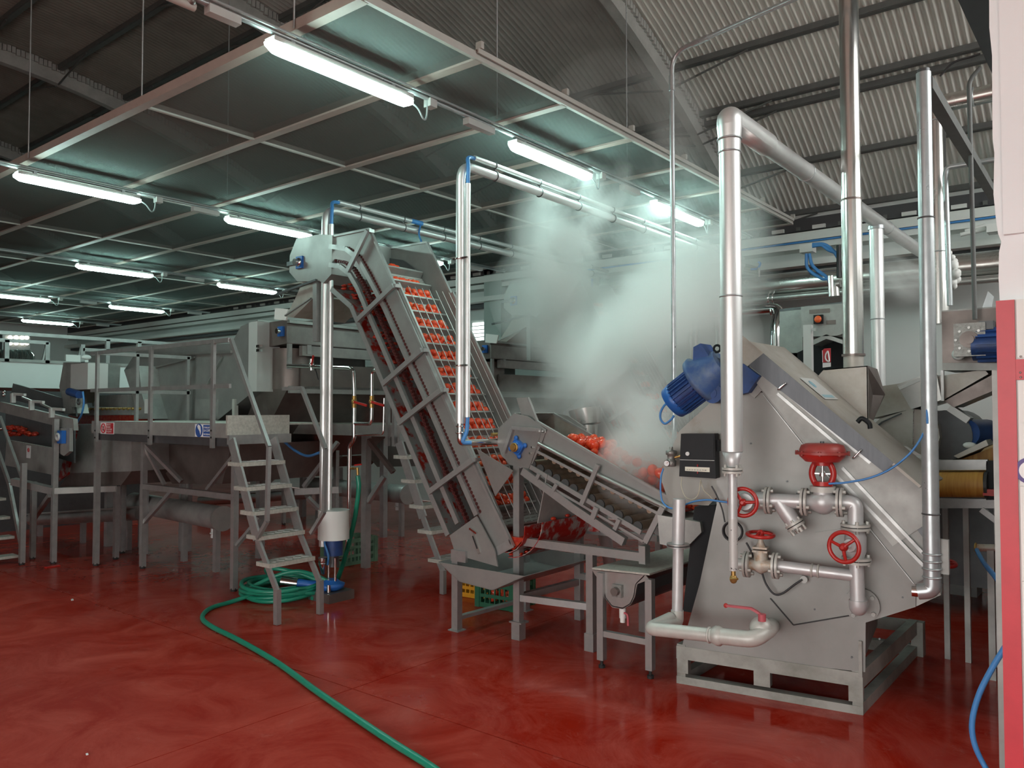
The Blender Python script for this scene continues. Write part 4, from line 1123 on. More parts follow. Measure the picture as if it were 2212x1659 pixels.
# ---------------------------------------------------------------- condensate line at the bottom left
cl = thing('condensate_pipe', 'light painted pipe stepping down and round to a pink levered valve low on the peeler', 'pipe', (-2.2, 4.5, .4))
CYP = 4.62
v0 = AL([(1467, 1088), (1463, 1325)], Y=CYP)
hz = [v0[0], V((v0[1].x, CYP, v0[1].z - .02))]
fl0 = A(1465, 1178, Y=CYP)
e0 = A(1402, 1358, Y=CYP - .28)
l1 = A(1555, 1374, Y=CYP - .26); l2 = A(1628, 1382, Y=CYP - .25); up = A(1644, 1362, Y=CYP - .16)
build(MB().cyl(v0[0] + EZ * .03, fl0, .040, 20), 'riser', 'silver_paint', cl)
build(MB().cyl(fl0 - EZ * .01, V((v0[1].x, CYP, v0[1].z)), .034, 20), 'riser', 'silver_paint', cl)
f = build(MB().cyl(fl0 - EZ * .012, fl0 - EZ * .003, .072, 24).cyl(fl0 + EZ * .003, fl0 + EZ * .012, .072, 24), 'flange', 'frame_steel', cl)
e1_ = V((e0.x + .02, CYP - .28, hz[1].z))
build(MB().tube(bend([V((v0[1].x, CYP, v0[1].z + .02)), V((v0[1].x, CYP, hz[1].z - .035)), V((e0.x + .035, CYP - .27, e0.z))], .05), .040, 20), 'elbow', 'flange_paint', cl)
build(MB().tube(bend([V((v0[1].x - .02, CYP - .05, lerp(hz[1], e0, .2).z)), e0, l1], .05), .040, 20), 'lower_run', 'flange_paint', cl)
build(MB().torus(lerp(e0, l1, .97), (l1 - e0), .042, .010).torus(lerp(e0, l1, .86), (l1 - e0), .041, .007), 'union', 'flange_paint', cl)
build(MB().tube([lerp(e0, l1, .9), lerp(e0, l1, .95), l1, lerp(l1, l2, .1)], [.044, .058, .058, .044], 8), 'union_nut', 'flange_paint', cl)
bodyp = G((1668, 1352), d=-.01)[0]
build(MB().tube(bend([l1, l2, up + V((.03, .02, 0)), bodyp], .07), .046, 20), 'bend', 'flange_paint', cl)
vb = A(1644, 1357, Y=CYP - .15)
build(MB().ball(vb, .066, 16, 10), 'ball_valve', 'flange_paint', cl)
lv = AL([(1646, 1330), (1636, 1322), (1622, 1314), (1568, 1308)], Y=CYP - .2)
h = build(MB().bars(lv, .022, .012, fn), 'lever', 'handle_pink', cl)
build(MB().ball(lv[3], .014, 10, 6), 'lever_knob', 'valve_red', h); build(MB().cyl(lv[0] - EZ * .03, lv[0] + EZ * .01, .022, 12), 'lever_boss', 'handle_pink', h)
# thermowell with its black lead, coil of lead
th = thing('temperature_probe', 'black cable running to a small steel probe head on the peeler front', 'probe', (-1.7, 4.6, .8))
pc = G((1738, 1250), d=.02)[0]
build(MB().cyl(pc - fn * .02, pc + fn * .03, .022, 14), 'probe_head', 'steel_dull', th)
build(MB().tube(curve(H((1733, 1252), (1715, 1264), (1690, 1282), (1672, 1283), (1655, 1262), (1645, 1235), (1632, 1215), (1622, 1190), (1612, 1172), d=.06)), .006, 8), 'lead', 'cable_black', th)
cc_ = G((1584, 1147), d=.05)[0]
m = MB()
for k in range(4): m.torus(cc_ + fn * .008 * k, fn, .058 + .003 * (k % 2), .0055, 28, 6)
build(m, 'coiled_lead', 'cable_black', th)
build(MB().tube(curve(G((1566, 1128), (1560, 1100), (1548, 1070), (1537, 1050), d=.06)), .005, 8), 'lead', 'cable_black', th)
# ---------------------------------------------------------------- controller box with regulator
ct = thing('steam_controller', 'black pneumatic controller box with an ivory number scale, left of the thick steam pipe', 'controller', (-2.2, 4.6, 1.5))
B = lambda x, y, d=.12: G((x, y), d=d)[0]
bx0 = [B(1471, 937), B(1543, 937), B(1546, 1034), B(1467, 1029)]
build(MB().prism(bx0, -fn * .10), 'case', 'black_case', ct)
build(MB().prism([B(1471, 940, .124), B(1541, 941, .124), B(1542, 993, .124), B(1470, 992, .124)], -fn * .006), 'upper_door', 'black_case', ct)
build(MB().bar(B(1469, 993, .125), B(1543, 995, .125), .003, .003), 'door_seam', 'cabinet_grey', ct)
p = B(1486, 980, .124); build(MB().cyl(p, p + fn * .012, .013, 16), 'knob', 'cabinet_grey', ct)
sc_ = [B(1480, 1008, .123), B(1533, 1010, .123), B(1533, 1020, .123), B(1480, 1017, .123)]
sp2 = build(MB().prism(sc_, fn * .002), 'scale', 'scale_ivory', ct)
m = MB(); dx = (sc_[1] - sc_[0]); 
letters(m, '10 20 30 40 50 60 70 80', sc_[3] + fn * .003 + dx * .04 + EZ * .004, dx, EZ, .0135); build(m, 'scale_numbers', 'print_black', sp2)
build(MB().bar(B(1507, 1003, .125), B(1507, 1008, .125), .008, .004), 'pointer', 'print_red', ct)
build(MB().bar(B(1507, 1019, .125), B(1507, 1023, .125), .006, .004), 'pointer', 'print_red', ct)
build(MB().prism([B(1544, 950, .07), B(1552, 950, .07), B(1552, 975, .07), B(1544, 975, .07)], -fn * .05), 'side_lug', 'black_case', ct)
rg = thing('air_regulator', 'small air regulator with a round pressure gauge beside the black controller', 'regulator', (-2.4, 4.6, 1.4))
c = B(1450, 990, .07)
build(MB().rev([(-.055, .02), (-.05, .032), (-.015, .034), (-.01, .026), (.02, .026), (.025, .036), (.05, .036), (.055, .012), (.075, .012)], c, EZ, 16), 'body', 'gear_alloy', rg)
g = B(1440, 1001, .11); gg = build(MB().cyl(g - fn * .03, g, .021, 20), 'gauge', 'black_case', rg)
build(MB().cyl(g, g + fn * .002, .018, 20), 'dial', 'print_white', gg); build(MB().bar(g + fn * .003, g + fn * .003 + (fd + EZ).normalized() * .013, .003, .002), 'needle', 'print_red', gg)
build(MB().cyl(c, B(1470, 985, .07), .008, 8), 'nipple', 'brass', rg)
def tubeline(name, label, cat, pts, r, mt, n=8): return solo(MB().tube(curve(pts, n), r, 8), name, mt, label, cat)
tubeline('air_tube', 'blue air tube hanging in a loop from the pressure gauge under the controller', 'tube', [B(1433, 1012, .08), B(1428, 1030, .08), B(1427, 1060, .08), B(1432, 1085, .09), B(1450, 1098, .1), B(1475, 1092, .1), B(1500, 1083, .1), B(1530, 1080, .08), B(1562, 1084, .06), B(1580, 1086, .05)], .006, 'tube_blue')
tubeline('air_tube', 'clear yellowish air tube looping below the controller scale', 'tube', [B(1473, 1031, .08), B(1472, 1050, .08), B(1480, 1072, .08), B(1495, 1079, .08), B(1508, 1068, .08), B(1513, 1040, .08)], .0035, 'tube_clear')
tubeline('air_tube', 'clear air tube slanting from under the controller toward the black cable', 'tube', [B(1513, 1036, .07), B(1520, 1058, .06), B(1532, 1070, .05), B(1542, 1082, .04)], .0035, 'tube_clear')
tubeline('air_tube', 'blue air tube sweeping from the red actuator up to the galvanised pipe', 'tube', H((1790, 1045), (1830, 1042), (1880, 1032), (1925, 1012), (1965, 980), (1990, 945), (2000, 918), d=.2)[:6] + [A(2002, 915, Y=4.9)], .006, 'tube_blue')
# ---------------------------------------------------------------- blue gearmotor on the upper end of the screw
gm = thing('gearmotor', 'blue geared motor slanting down from the upper end of the peeler screw', 'motor', (-2.2, 4.9, 2.0))
MY = 4.86
a, b = A(1452, 872, Y=MY), A(1545, 800, Y=MY)
ad = (b - a).normalized(); an = V((-ad.z, 0, ad.x)); an = an if an.z > 0 else -an
L = (b - a).length
def mp(u, v=0): return a + ad * L * u + an * v
r0 = .115
m = MB().rev([(0, r0 * .6), (.015, r0 * .98), (.07, r0 * 1.04), (.075, r0)], mp(-.02), ad, 28); build(m, 'fan_cowl', 'bearing_blue', gm)
bar_ = build(MB().cyl(mp(.15), mp(.60), r0 * .90, 28), 'motor_barrel', 'motor_blue', gm)
for k in range(26):
    t = 2 * math.pi * k / 26; d_ = an * math.cos(t) + EY * math.sin(t)
    build(MB().bar(mp(.16) + d_ * r0 * .92, mp(.58) + d_ * r0 * .92, .006, .03, ad.cross(d_)), 'cooling_fin', 'motor_blue', bar_)
build(MB().rev([(0, r0), (.02, r0 * 1.45), (.05, r0 * 1.5), (.06, r0 * 1.3), (.14, r0 * 1.15), (.22, r0 * .9)], mp(.60), ad, 28), 'gearbox', 'motor_blue_dusty', gm)
fo = mp(.80) - an * .13 - EY * .02
build(MB().cyl(fo + EY * .06, fo - EY * .05, .065, 20).cyl(fo + EY * .06, fo - EY * .055, .03, 16), 'output_boss', 'motor_blue', gm)
m = MB().prism([mp(.7, .05) - EY * .08, mp(1.05, .02) - EY * .08, mp(1.12, .06) - EY * .08, mp(1.12, .18) - EY * .08, mp(.98, .19) - EY * .08], (0, .16, 0)); build(m, 'gear_housing', 'motor_blue', gm)
build(MB().prism(AL([(1556, 770), (1606, 786), (1640, 812), (1616, 848), (1556, 862)], Y=MY - .03), (0, .18, 0)), 'mount', 'motor_blue', gm)
ey = A(1549, 753, Y=MY); build(MB().torus(ey, EY, .022, .008, 20, 8), 'lifting_eye', 'black_case', gm)
build(MB().tube(curve(AL([(1458, 875), (1440, 872), (1428, 888), (1427, 905), (1436, 915), (1448, 908), (1456, 898)], Y=MY + .03)), .008, 8), 'power_lead', 'tube_blue', gm)
sb = G((1612, 845), (1640, 815), (1660, 828), (1630, 860), d=.02); build(MB().prism(sb, -fn * .1), 'bracket', 'steel_dull', gm)
# ================================================================ PIPES AND PLANT AT THE RIGHT AND ON THE BACK WALL
def pipe(name, label, pts, r, mt, rb=.1, n=16, cat='pipe', group=None):
    return solo(MB().tube(bend(pts, rb), r, n), name, mt, label, cat, group)
# galvanised stand pipe in front of the right hand machines, with its brace
GY = 4.90
g0, g1 = A(1995, 158, Y=GY), A(2010, 1255, Y=GY)
gp = thing('standing_pipe', 'galvanised pipe standing clear at right, ringed with clamps near its foot', 'pipe', (g1.x, GY, g1.z))
gr = .041
build(MB().cyl((g0.x, GY, g0.z), (g0.x, GY, A(2000, 470, Y=GY).z), gr * .95, 18), 'upper_tube', 'galvanised', gp)
build(MB().cyl((g0.x, GY, A(2000, 470, Y=GY).z), (g0.x, GY, A(2000, 925, Y=GY).z), gr, 18), 'middle_tube', 'galvanised', gp)
build(MB().tube(bend([(g0.x, GY, A(2000, 925, Y=GY).z), (g0.x, GY, A(2008, 1275, Y=GY).z), (g0.x - .07, GY - .01, A(1990, 1278, Y=GY).z)], .05), gr * 1.06, 18), 'lower_tube', 'galvanised', gp)
for y in (1196, 1212, 1228, 1246): build(MB().torus((g0.x, GY, A(2008, y, Y=GY).z), EZ, gr * 1.1, .006, 20, 6), 'clamp_ring', 'galvanised', gp)
build(MB().torus((g0.x, GY, A(2008, 470, Y=GY).z), EZ, gr, .005, 20, 6).torus((g0.x, GY, A(2008, 1110, Y=GY).z), EZ, gr * 1.05, .005, 20, 6), 'seam_ring', 'steel_dark', gp)
build(MB().cyl((g0.x, GY, g0.z), (g0.x, GY, g0.z + .02), gr * .8, 18), 'cap', 'steel_dark', gp)
build(MB().bb((g0.x + .03, GY + .02, A(2020, 1240, Y=GY).z), (g0.x + .08, GY + .05, A(2020, 1165, Y=GY).z)), 'bracket', 'steel_dull', gp)
bq = A(2010, 1245, Y=GY); build(MB().cyl((g0.x - .07, GY - .01, A(1990, 1278, Y=GY).z), (g0.x - .10, GY - .015, A(1990, 1278, Y=GY).z), .03, 12), 'nut', 'chrome', gp)
wh = A(2030, 1215, Y=GY + 1.0)
w = build(MB().torus(wh + V((.02, 0, 0)), (.1, -.15, 1), .075, .012), 'handwheel', 'valve_red', gp)
build(MB().bar(wh - EX * .06, wh + EX * .1, .014), 'spoke', 'valve_red', w)
build(MB().cyl(wh - EZ * .08, wh + EZ * .01, .018, 10), 'valve_stem', 'rusty_valve', gp)
bz = [A(2000, 180, Y=GY), A(2146, 422, Y=8.4)]
solo(MB().bar(bz[0], bz[1], .07, .07), 'brace_tube', 'purlin', 'dark square brace sloping down from the top of the galvanised standing pipe', 'brace')
solo(MB().tube(curve([A(1988, 200, Y=GY), A(1990, 320, Y=GY), A(1993, 480, Y=GY), A(1997, 640, Y=GY), A(2000, 800, Y=GY), A(2003, 915, Y=GY - .05)]), .006, 6), 'air_tube', 'tube_blue', 'blue air tube running down the left side of the galvanised standing pipe', 'tube')
# large duct with an elbow into the right
DY = 7.4
d0, dr_ = centre(2003, 2046, 420, DY); dr_ *= .96
zt2 = A(2026, 226, Y=DY).z
du = thing('exhaust_duct', 'fat pale duct rising behind the galvanised pipe and elbowing to the right', 'duct', (d0.x, DY, 2.4))
build(MB().tube(bend([(d0.x, DY, A(2030, 700, Y=DY).z), (d0.x, DY, zt2), (d0.x + 1.2, DY, zt2)], .06, 2), dr_, 26), 'duct', 'chimney_steel', du)
for z in (A(2026, 262, Y=DY).z, A(2026, 545, Y=DY).z): build(MB().torus((d0.x, DY, z), EZ, dr_, .006, 26, 6), 'seam_ring', 'galvanised', du)
build(MB().torus((d0.x + .28, DY, zt2), EX, dr_, .007, 26, 6), 'seam_ring', 'galvanised', du)
# thin conduits at the right
c1 = AL([(2106, 150), (2094, 170), (2106, 640)], Y=6.6)
pipe('thin_conduit', 'thin dark conduit hooking over at the top and dropping to the gear drive at right', [A(2118, 145, Y=6.6), A(2093, 175, Y=6.6), A(2106, 690, Y=6.6)], .016, 'purlin', .12, 8, 'conduit')
pipe('thin_conduit', 'thin pale conduit beside the fat duct bending right below the roof', [A(2052, 660, Y=7.2), A(2042, 380, Y=7.2), A(2045, 362, Y=7.2), A(2150, 345, Y=7.2)], .022, 'galvanised', .1, 8, 'conduit')
# the tall thin conduit with a bend left of the steam pipe
KY = 5.6
k0 = AL([(1457, 1010), (1441, 125)], Y=KY)
kz = A(1460, 112, Y=KY)
far = A(1900, -20, Z=kz.z)
pipe('tall_conduit', 'tall thin conduit left of the thick steam pipe, bending right under the roof', [(k0[0].x, KY, k0[0].z), (k0[0].x, KY, kz.z), (k0[0].x + 2.2, KY - .45, kz.z + .02)], .019, 'galvanised', .15, 10, 'conduit')
for y, in ((190,), (250,)):
    pass
kc = bpy.data.objects['tall_conduit']
build(MB().cyl((k0[0].x, KY, kz.z - .18), (k0[0].x, KY, kz.z - .30), .024, 10), 'coupling', 'galvanised', kc)
build(MB().cyl((k0[0].x + .2, KY - .04, kz.z), (k0[0].x + .34, KY - .07, kz.z), .024, 10), 'coupling', 'galvanised', kc)
# ---- two bent process pipes with a smaller conduit strapped on
def bent_pair(name, label, xpx, ytop, ybot, Y, r, ylen, foot=None):
    a = A(xpx, ybot, Y=Y); zt = A(xpx, ytop, Y=Y).z
    t = thing(name, label, 'pipe', (a.x, Y, a.z), 'bent spray water pipes')
    build(MB().tube(bend([(a.x, Y, a.z), (a.x, Y, zt), (a.x, Y + ylen, zt)], .14, 8), r, 18), 'pipe', 'aluminium', t)
    rs = r * .62
    zs_ = zt + r + rs + .03
    build(MB().tube([(a.x + r + rs, Y + .02, a.z + .05), (a.x + r + rs, Y + .02, zt - .16)], rs, 12), 'side_conduit', 'aluminium', t)
    build(MB().tube([(a.x, Y + .16, zs_), (a.x, Y + ylen, zs_)], rs, 12), 'top_conduit', 'aluminium', t)
    build(MB().tube(curve([(a.x + r + rs, Y + .02, zt - .18), (a.x + r + rs - .005, Y + .03, zt - .02), (a.x + .01, Y + .08, zs_ - .02), (a.x, Y + .2, zs_)]), rs * .7, 10), 'air_tube', 'tube_blue', t)
    for k in range(int(ylen / .62)):
        y = Y + .42 + k * .62
        build(MB().torus((a.x, y, zt), EY, r + .004, .005, 16, 5).torus((a.x, y, zs_), EY, rs + .004, .005, 14, 5).cyl((a.x, y, zt + r), (a.x, y, zs_ - rs), .006, 6), 'pipe_clip', 'steel_dark', t)
    return t, a, zt, zs_
pa_, a1, zt1, zs1 = bent_pair('spray_pipe', 'bent silver water pipe rising beside the front ladder and running over the front elevator', 698, 452, 1180, 4.9, .040, 5.2)
build(MB().rev([(0, .02), (.06, .03), (.10, .045), (.16, .045)], (a1.x, 4.9, A(698, 1240, Y=4.9).z), EZ, 16), 'reducer', 'chrome', pa_)
for y in (1205, 1216): build(MB().torus((a1.x, 4.9, A(698, y, Y=4.9).z), EZ, .043, .006, 16, 6), 'ring', 'chrome', pa_)
build(MB().cyl((a1.x, 6.05, zs1), (a1.x, 6.22, zs1), .026, 12), 'tape', 'tube_blue', pa_)
build(MB().tube(curve([A(908, 488, X=a1.x), A(905, 505, X=a1.x + .1), A(910, 522, X=a1.x + .2)]), .01, 8), 'drop_tube', 'tube_blue', pa_)
yn = A(1297, 600, X=a1.x).y
build(MB().rev([(0, .05), (-.10, .05), (-.105, .035), (-.14, .035), (-.16, .02)], (a1.x, min(yn, 9.8), zt1 - .03), EZ, 14), 'nozzle', 'steel', pa_)
build(MB().cyl((a1.x - .08, min(yn, 9.8), zt1 - .05), (a1.x - .09, min(yn, 9.8), zt1 - .2), .02, 8), 'nozzle_tube', 'tube_blue', pa_)
pb_, a2, zt2_, zs2 = bent_pair('spray_pipe', 'bent silver water pipe before the tomato belt, its foot joining a spray bar', 994, 355, 915, 4.60, .036, 5.6)
for y in (560, 790): build(MB().torus((a2.x, 4.60, A(990, y, Y=4.6).z), EZ, .040, .006, 16, 6).bar((a2.x - .06, 4.58, A(990, y, Y=4.6).z), (a2.x + .09, 4.58, A(990, y, Y=4.6).z), .014), 'strap', 'chrome', pb_)
z9 = A(998, 957, Y=4.6).z
build(MB().tube(bend([(a2.x, 4.6, a2.z + .02), (a2.x, 4.6, z9), (a2.x + .06, 4.95, z9 - .0), (a2.x + .08, 5.55, z9)], .04, 5), .026, 14), 'spray_bar', 'chrome', pb_)
build(MB().torus((a2.x, 4.6, z9 + .08), EZ, .03, .008, 14, 6).torus((a2.x, 4.6, z9 + .13), EZ, .03, .006, 14, 6), 'union', 'chrome', pb_)
build(MB().tube(curve([(a2.x + .06, 4.62, a2.z + .05), (a2.x + .05, 4.62, a2.z - .06), (a2.x + .03, 4.60, a2.z - .14), (a2.x + .06, 4.66, z9)]), .016, 10), 'air_tube', 'tube_blue', pb_)
build(MB().cyl((a2.x + .07, 4.9, z9 + .06), (a2.x + .09, 5.6, z9 + .06), .014, 10), 'thin_bar', 'brass', pb_)
# ---- pipework along the back wall
BY = 10.7
def run(name, label, y, r, mt, x0=1600, x1=2080, Y=BY):
    z = A(1640, y, Y=Y).z
    return solo(MB().cyl((A(x0, y, Y=Y).x - 1.5, Y, z), (-.9, Y, z), r, 20), name, mt, label, 'pipe'), z
w1_, wz1 = run('wall_pipe', 'thickest horizontal steel pipe along the back wall behind the flue', 620, .16, 'chimney_steel')
w2_, wz2 = run('wall_pipe', 'thinner steel pipe under the thickest one on the back wall', 647, .05, 'steel', Y=10.6)
w3 = AL([(1600, 672), (1672, 669), (1688, 660), (1688, 770)], Y=10.4)
pipe('wall_pipe', 'short steel pipe on the back wall turning down in front of the grey cabinet', [V((w3[0].x - 1.0, 10.4, w3[0].z)), V((w3[3].x - .0, 10.4, w3[0].z)), V((w3[3].x, 10.2, w3[0].z - .25)), V((w3[3].x, 10.2, .4))], .07, 'chrome', .15)
for px, y, Y in ((1662, 645, 10.6), (1668, 672, 10.4)):
    p = A(px, y, Y=Y); build(MB().torus((p.x, Y, p.z), EX, .06, .014).torus((p.x + .06, Y, p.z), EX, .06, .010), 'union', 'chrome', w2_)
pipe('vent_pipe', 'thin steel pipe rising at the top of the grey cabinet left of the flue', [A(1796, 640, Y=9.0), A(1794, 596, Y=9.0)], .03, 'chrome', .05)
pipe('vent_pipe', 'second thin pipe stub on the grey cabinet, with a rounded elbow', [A(1805, 640, Y=9.1), A(1803, 615, Y=9.1), A(1815, 612, Y=9.1)], .045, 'steel', .08)
jb = thing('junction_box', 'small white junction box with blue tubes under the white wall ledge', 'box', A(1740, 535, Y=10.8))
p, q = A(1727, 546, Y=10.7), A(1755, 525, Y=10.7)
build(MB().bb((p.x, 10.7, p.z), (q.x, 10.85, q.z)), 'case', 'white', jb)
for k, pts in enumerate((((1742, 548), (1745, 580), (1775, 602), (1790, 605), (1796, 640)), ((1748, 548), (1756, 575), (1785, 598), (1796, 610), (1797, 640)), ((1755, 532), (1775, 530), (1790, 540), (1812, 548)), ((1755, 528), (1780, 528), (1800, 542), (1812, 560)))):
    build(MB().tube(curve(AL(pts, Y=10.55)), .022, 8), 'blue_tube', 'tube_blue', jb)
for px in (1812,): 
    build(MB().cyl(A(px, 530, Y=10.5), A(px, 600, Y=10.5), .03, 8), 'loop', 'cable_black', jb)
cl_ = thing('tube_cluster', 'little bundle of steel fittings with a blue tube left of the junction box', 'fittings', A(1625, 585, Y=10.6))
for k in range(4):
    build(MB().cyl(A(1608, 572 + k * 6, Y=10.55), A(1640, 580 + k * 5, Y=10.45), .02, 8), 'fitting', 'steel', cl_)
build(MB().tube(curve(AL([(1622, 582), (1636, 580), (1642, 570), (1638, 566)], Y=10.45)), .015, 8), 'loop', 'tube_blue', cl_)
ww = AL([(1490, 575), (1490, 690)], Y=10.6)
pipe('wall_riser', 'left thin riser of the pair on the white wall, lost in steam', [ww[0], V((ww[0].x, 10.6, .3))], .03, 'steel', .05, 8)
ww = AL([(1501, 540), (1503, 700)], Y=10.6)
pipe('wall_riser', 'right thin riser of the pair on the white wall, lost in steam', [ww[0], V((ww[0].x, 10.6, .3))], .035, 'steel', .05, 8)
ww = AL([(1552, 610), (1553, 700)], Y=10.5)
pipe('wall_riser', 'short riser on the white wall just left of the thick steam pipe', [ww[0], V((ww[0].x, 10.5, .3))], .05, 'steel', .05, 10)
eb = thing('emergency_light', 'white box with slanting rods fixed at the top of the back wall at right', 'box', A(2143, 490, Y=10.6))
p, q = A(2131, 502, Y=10.6), A(2180, 478, Y=10.6)
build(MB().bb((p.x, 10.6, p.z), (q.x, 10.8, q.z)), 'case', 'white', eb)
for a, b in (((2130, 487), (2085, 500)), ((2130, 495), (2075, 507))): build(MB().cyl(A(*a, Y=10.7), A(*b, Y=10.7), .025, 8), 'rod', 'white', eb)
# rags of insulation hanging beside the fat duct
m = MB(); rnd = random.Random(9); c = A(2055, 585, Y=7.45)
for k in range(26): m.ball(c + V((rnd.uniform(-.05, .06), rnd.uniform(-.05, .05), rnd.uniform(-.14, .16))), rnd.uniform(.02, .05), 7, 5)
rag = thing('insulation_wad', 'ragged white wad of insulation hanging beside the fat duct', 'insulation', c)
stuff(build(m, 'wadding', 'white', rag))
# ---- grey cabinet with an orange lamp, behind the peeler
CBY = 9.0
for x_ in (-3.3, -2.4):
    pass
cb = thing('control_cabinet', 'grey machine cabinet with an orange button, partly behind the flue', 'cabinet', A(1740, 800, Y=CBY))
P_ = lambda x, y, Y=CBY: A(x, y, Y=Y)
build(MB().prism([P_(1730, 663), P_(1822, 655), P_(1822, 720), P_(1808, 725), P_(1732, 728)], (0, .5, 0)), 'front_panel', 'steel_dull', cb)
build(MB().prism([P_(1684, 672, 9.5), P_(1732, 664, 9.5), P_(1734, 800, 9.5), P_(1684, 800, 9.5)], (0, .3, 0)), 'side_panel', 'steel_dull', cb)
build(MB().prism([P_(1684, 668, 9.3), P_(1820, 652, 9.3), P_(1820, 658, 9.3), P_(1684, 673, 9.3)], (0, .02, 0)), 'top_strip', 'steel_dark', cb)
c = P_(1768, 690, CBY - .02)
ol = build(MB().box(c, (.10, .03, .10)), 'lamp_base', 'black_case', cb); build(MB().ball(c - EY * .02, .040, 14, 8, (1, .6, 1)), 'orange_button', 'orange_lamp', ol)
for x, y, w in ((1770, 672, .22), (1795, 696, .10)): 
    p = P_(x, y, CBY - .003); build(MB().box(p, (w, .004, .045)), 'faded_plate', 'steel_brown', cb)
build(MB().prism([P_(1755, 735), P_(1785, 722), P_(1820, 735), P_(1820, 742), P_(1785, 732), P_(1757, 745)], (0, .4, 0)), 'chute_roof', 'steel', cb)
build(MB().prism([P_(1757, 745, 9.3), P_(1785, 732, 9.3), P_(1825, 745, 9.3), P_(1825, 860, 9.3), P_(1725, 860, 9.3), P_(1722, 762, 9.3)], (0, .05, 0)), 'dark_opening', 'black_case', cb)
q = P_(1690, 800, 9.55); build(MB().bb((q.x, 9.5, 0), (q.x + .5, 9.85, q.z + .2)), 'plinth', 'steel_dull', cb)
pp = P_(1744, 702, 8.7), P_(1752, 860, 8.7)
build(MB().bb((pp[0].x - .04, 8.68, pp[1].z), (pp[0].x + .045, 8.75, pp[0].z)), 'door_post', 'cabinet_grey', cb)
build(MB().bar(P_(1755, 712, 8.68), P_(1763, 712, 8.68), .03), 'hasp', 'steel', cb)
sg = thing('brand_sign', 'little red sign with a white loop emblem and a pale strip below it', 'sign', P_(1785, 780, 8.8))
SGY = 8.8
build(MB().prism([P_(1776, 757, SGY), P_(1781, 753, SGY), P_(1794, 752, SGY), P_(1794, 782, SGY), P_(1777, 783, SGY)], (0, .01, 0)), 'red_panel', 'print_red', sg)
build(MB().prism([P_(1777, 784, SGY), P_(1794, 783, SGY), P_(1794, 792, SGY), P_(1777, 794, SGY)], (0, .01, 0)), 'pale_strip', 'print_white', sg)
build(MB().bar(P_(1776.4, 757, SGY - .002), P_(1777.3, 783, SGY - .002), .008, .004), 'white_edge', 'print_white', sg)
lp = AL([(1788, 758), (1784, 765), (1783, 773), (1786, 779), (1791, 780), (1790, 768), (1788, 758)], Y=SGY - .004)
build(MB().tube(curve(lp), .008, 6), 'loop_emblem', 'print_white', sg)
m = MB(); letters(m, 'TECHNO', P_(1778.5, 791.5, SGY - .003), EX, EZ, .036, .002)
# ---- right hand sorting machine: gear drive, chute, drum, roller with yellow belt
RY = 6.7
R_ = lambda x, y, Y=RY: A(x, y, Y=Y)
gc = thing('gear_cabinet', 'brownish grey cabinet at right carrying an alloy gear case and blue motor', 'cabinet', R_(2095, 800))
build(MB().prism([R_(2034, 674), R_(2190, 662), R_(2190, 800), R_(2036, 800)], (0, .5, 0)), 'front_panel', 'steel_brown', gc)
build(MB().prism([R_(2036, 784, RY - .05), R_(2190, 784, RY - .05), R_(2190, 800, RY - .05), R_(2036, 800, RY - .05)], (0, .05, 0)), 'lower_lip', 'steel_dull', gc)
build(MB().prism([R_(2034, 674, RY), R_(2190, 662, RY), R_(2190, 662, RY) + EY * .5, R_(2034, 674, RY) + EY * .5], (0, 0, .01)), 'top', 'steel_dull', gc)
p = R_(2098, 735, RY - .1)
gb = build(MB().box(p, (.20, .16, .24)), 'gear_case', 'gear_alloy', gc)
build(MB().cyl(p - EY * .08, p - EY * .10, .06, 20).cyl(p - EY * .1, p - EY * .115, .035, 16), 'output_cap', 'steel_brown', gb)
for k in range(8):
    a = k * math.pi / 4; q = p - EY * .081 + (EX * math.cos(a) + EZ * math.sin(a)) * .085; build(MB().cyl(q, q - EY * .012, .010, 6), 'case_bolt', 'steel', gb)
q = R_(2072, 766, RY - .1); build(MB().tube([p - EX * .08 - EZ * .06, q], .03, 10), 'torque_arm', 'steel_dark', gc)
build(MB().torus(q - EY * .03, EY, .03, .015).cyl(q + EY * .03, q - EY * .035, .03, 14), 'arm_bush', 'cabinet_grey', gc)
mt = R_(2140, 745, RY - .1)
mo = build(MB().cyl(mt - EX * .11, mt + EX * .20, .11, 20), 'drive_motor', 'motor_blue', gc)
for k in range(14):
    t = k * 2 * math.pi / 14; d_ = EY * math.cos(t) + EZ * math.sin(t); build(MB().bar(mt - EX * .08 + d_ * .112, mt + EX * .2 + d_ * .112, .008, .03, EX.cross(d_)), 'cooling_fin', 'motor_blue', mo)
build(MB().box(mt + V((-.02, 0, .14)), (.09, .1, .06)), 'terminal_box', 'steel_dark', mo)
build(MB().prism([R_(2122, 664, RY + .2), R_(2134, 629, RY + .2), R_(2146, 640, RY + .2), R_(2142, 664, RY + .2)], (0, .03, 0)), 'tilted_plate', 'galvanised', gc)
ch = thing('sloping_chute', 'boxed steel chute sloping down from the brown cabinet to the drum', 'chute', R_(1990, 850))
build(MB().prism([R_(1878, 838), R_(1945, 828), R_(2000, 808), R_(2000, 870), R_(1967, 884), R_(1878, 905)], (0, .5, 0)), 'lower_box', 'hood_grey', ch)
build(MB().prism([R_(1938, 832, RY - .06), R_(2003, 806, RY - .06), R_(2024, 812, RY - .06), R_(2034, 864, RY - .06), R_(1968, 884, RY - .06)], (0, .55, 0)), 'hood_box', 'steel', ch)
build(MB().prism([R_(2020, 814), R_(2127, 798), R_(2135, 808), R_(2036, 865)], (0, .45, 0)), 'upper_box', 'hood_grey', ch)
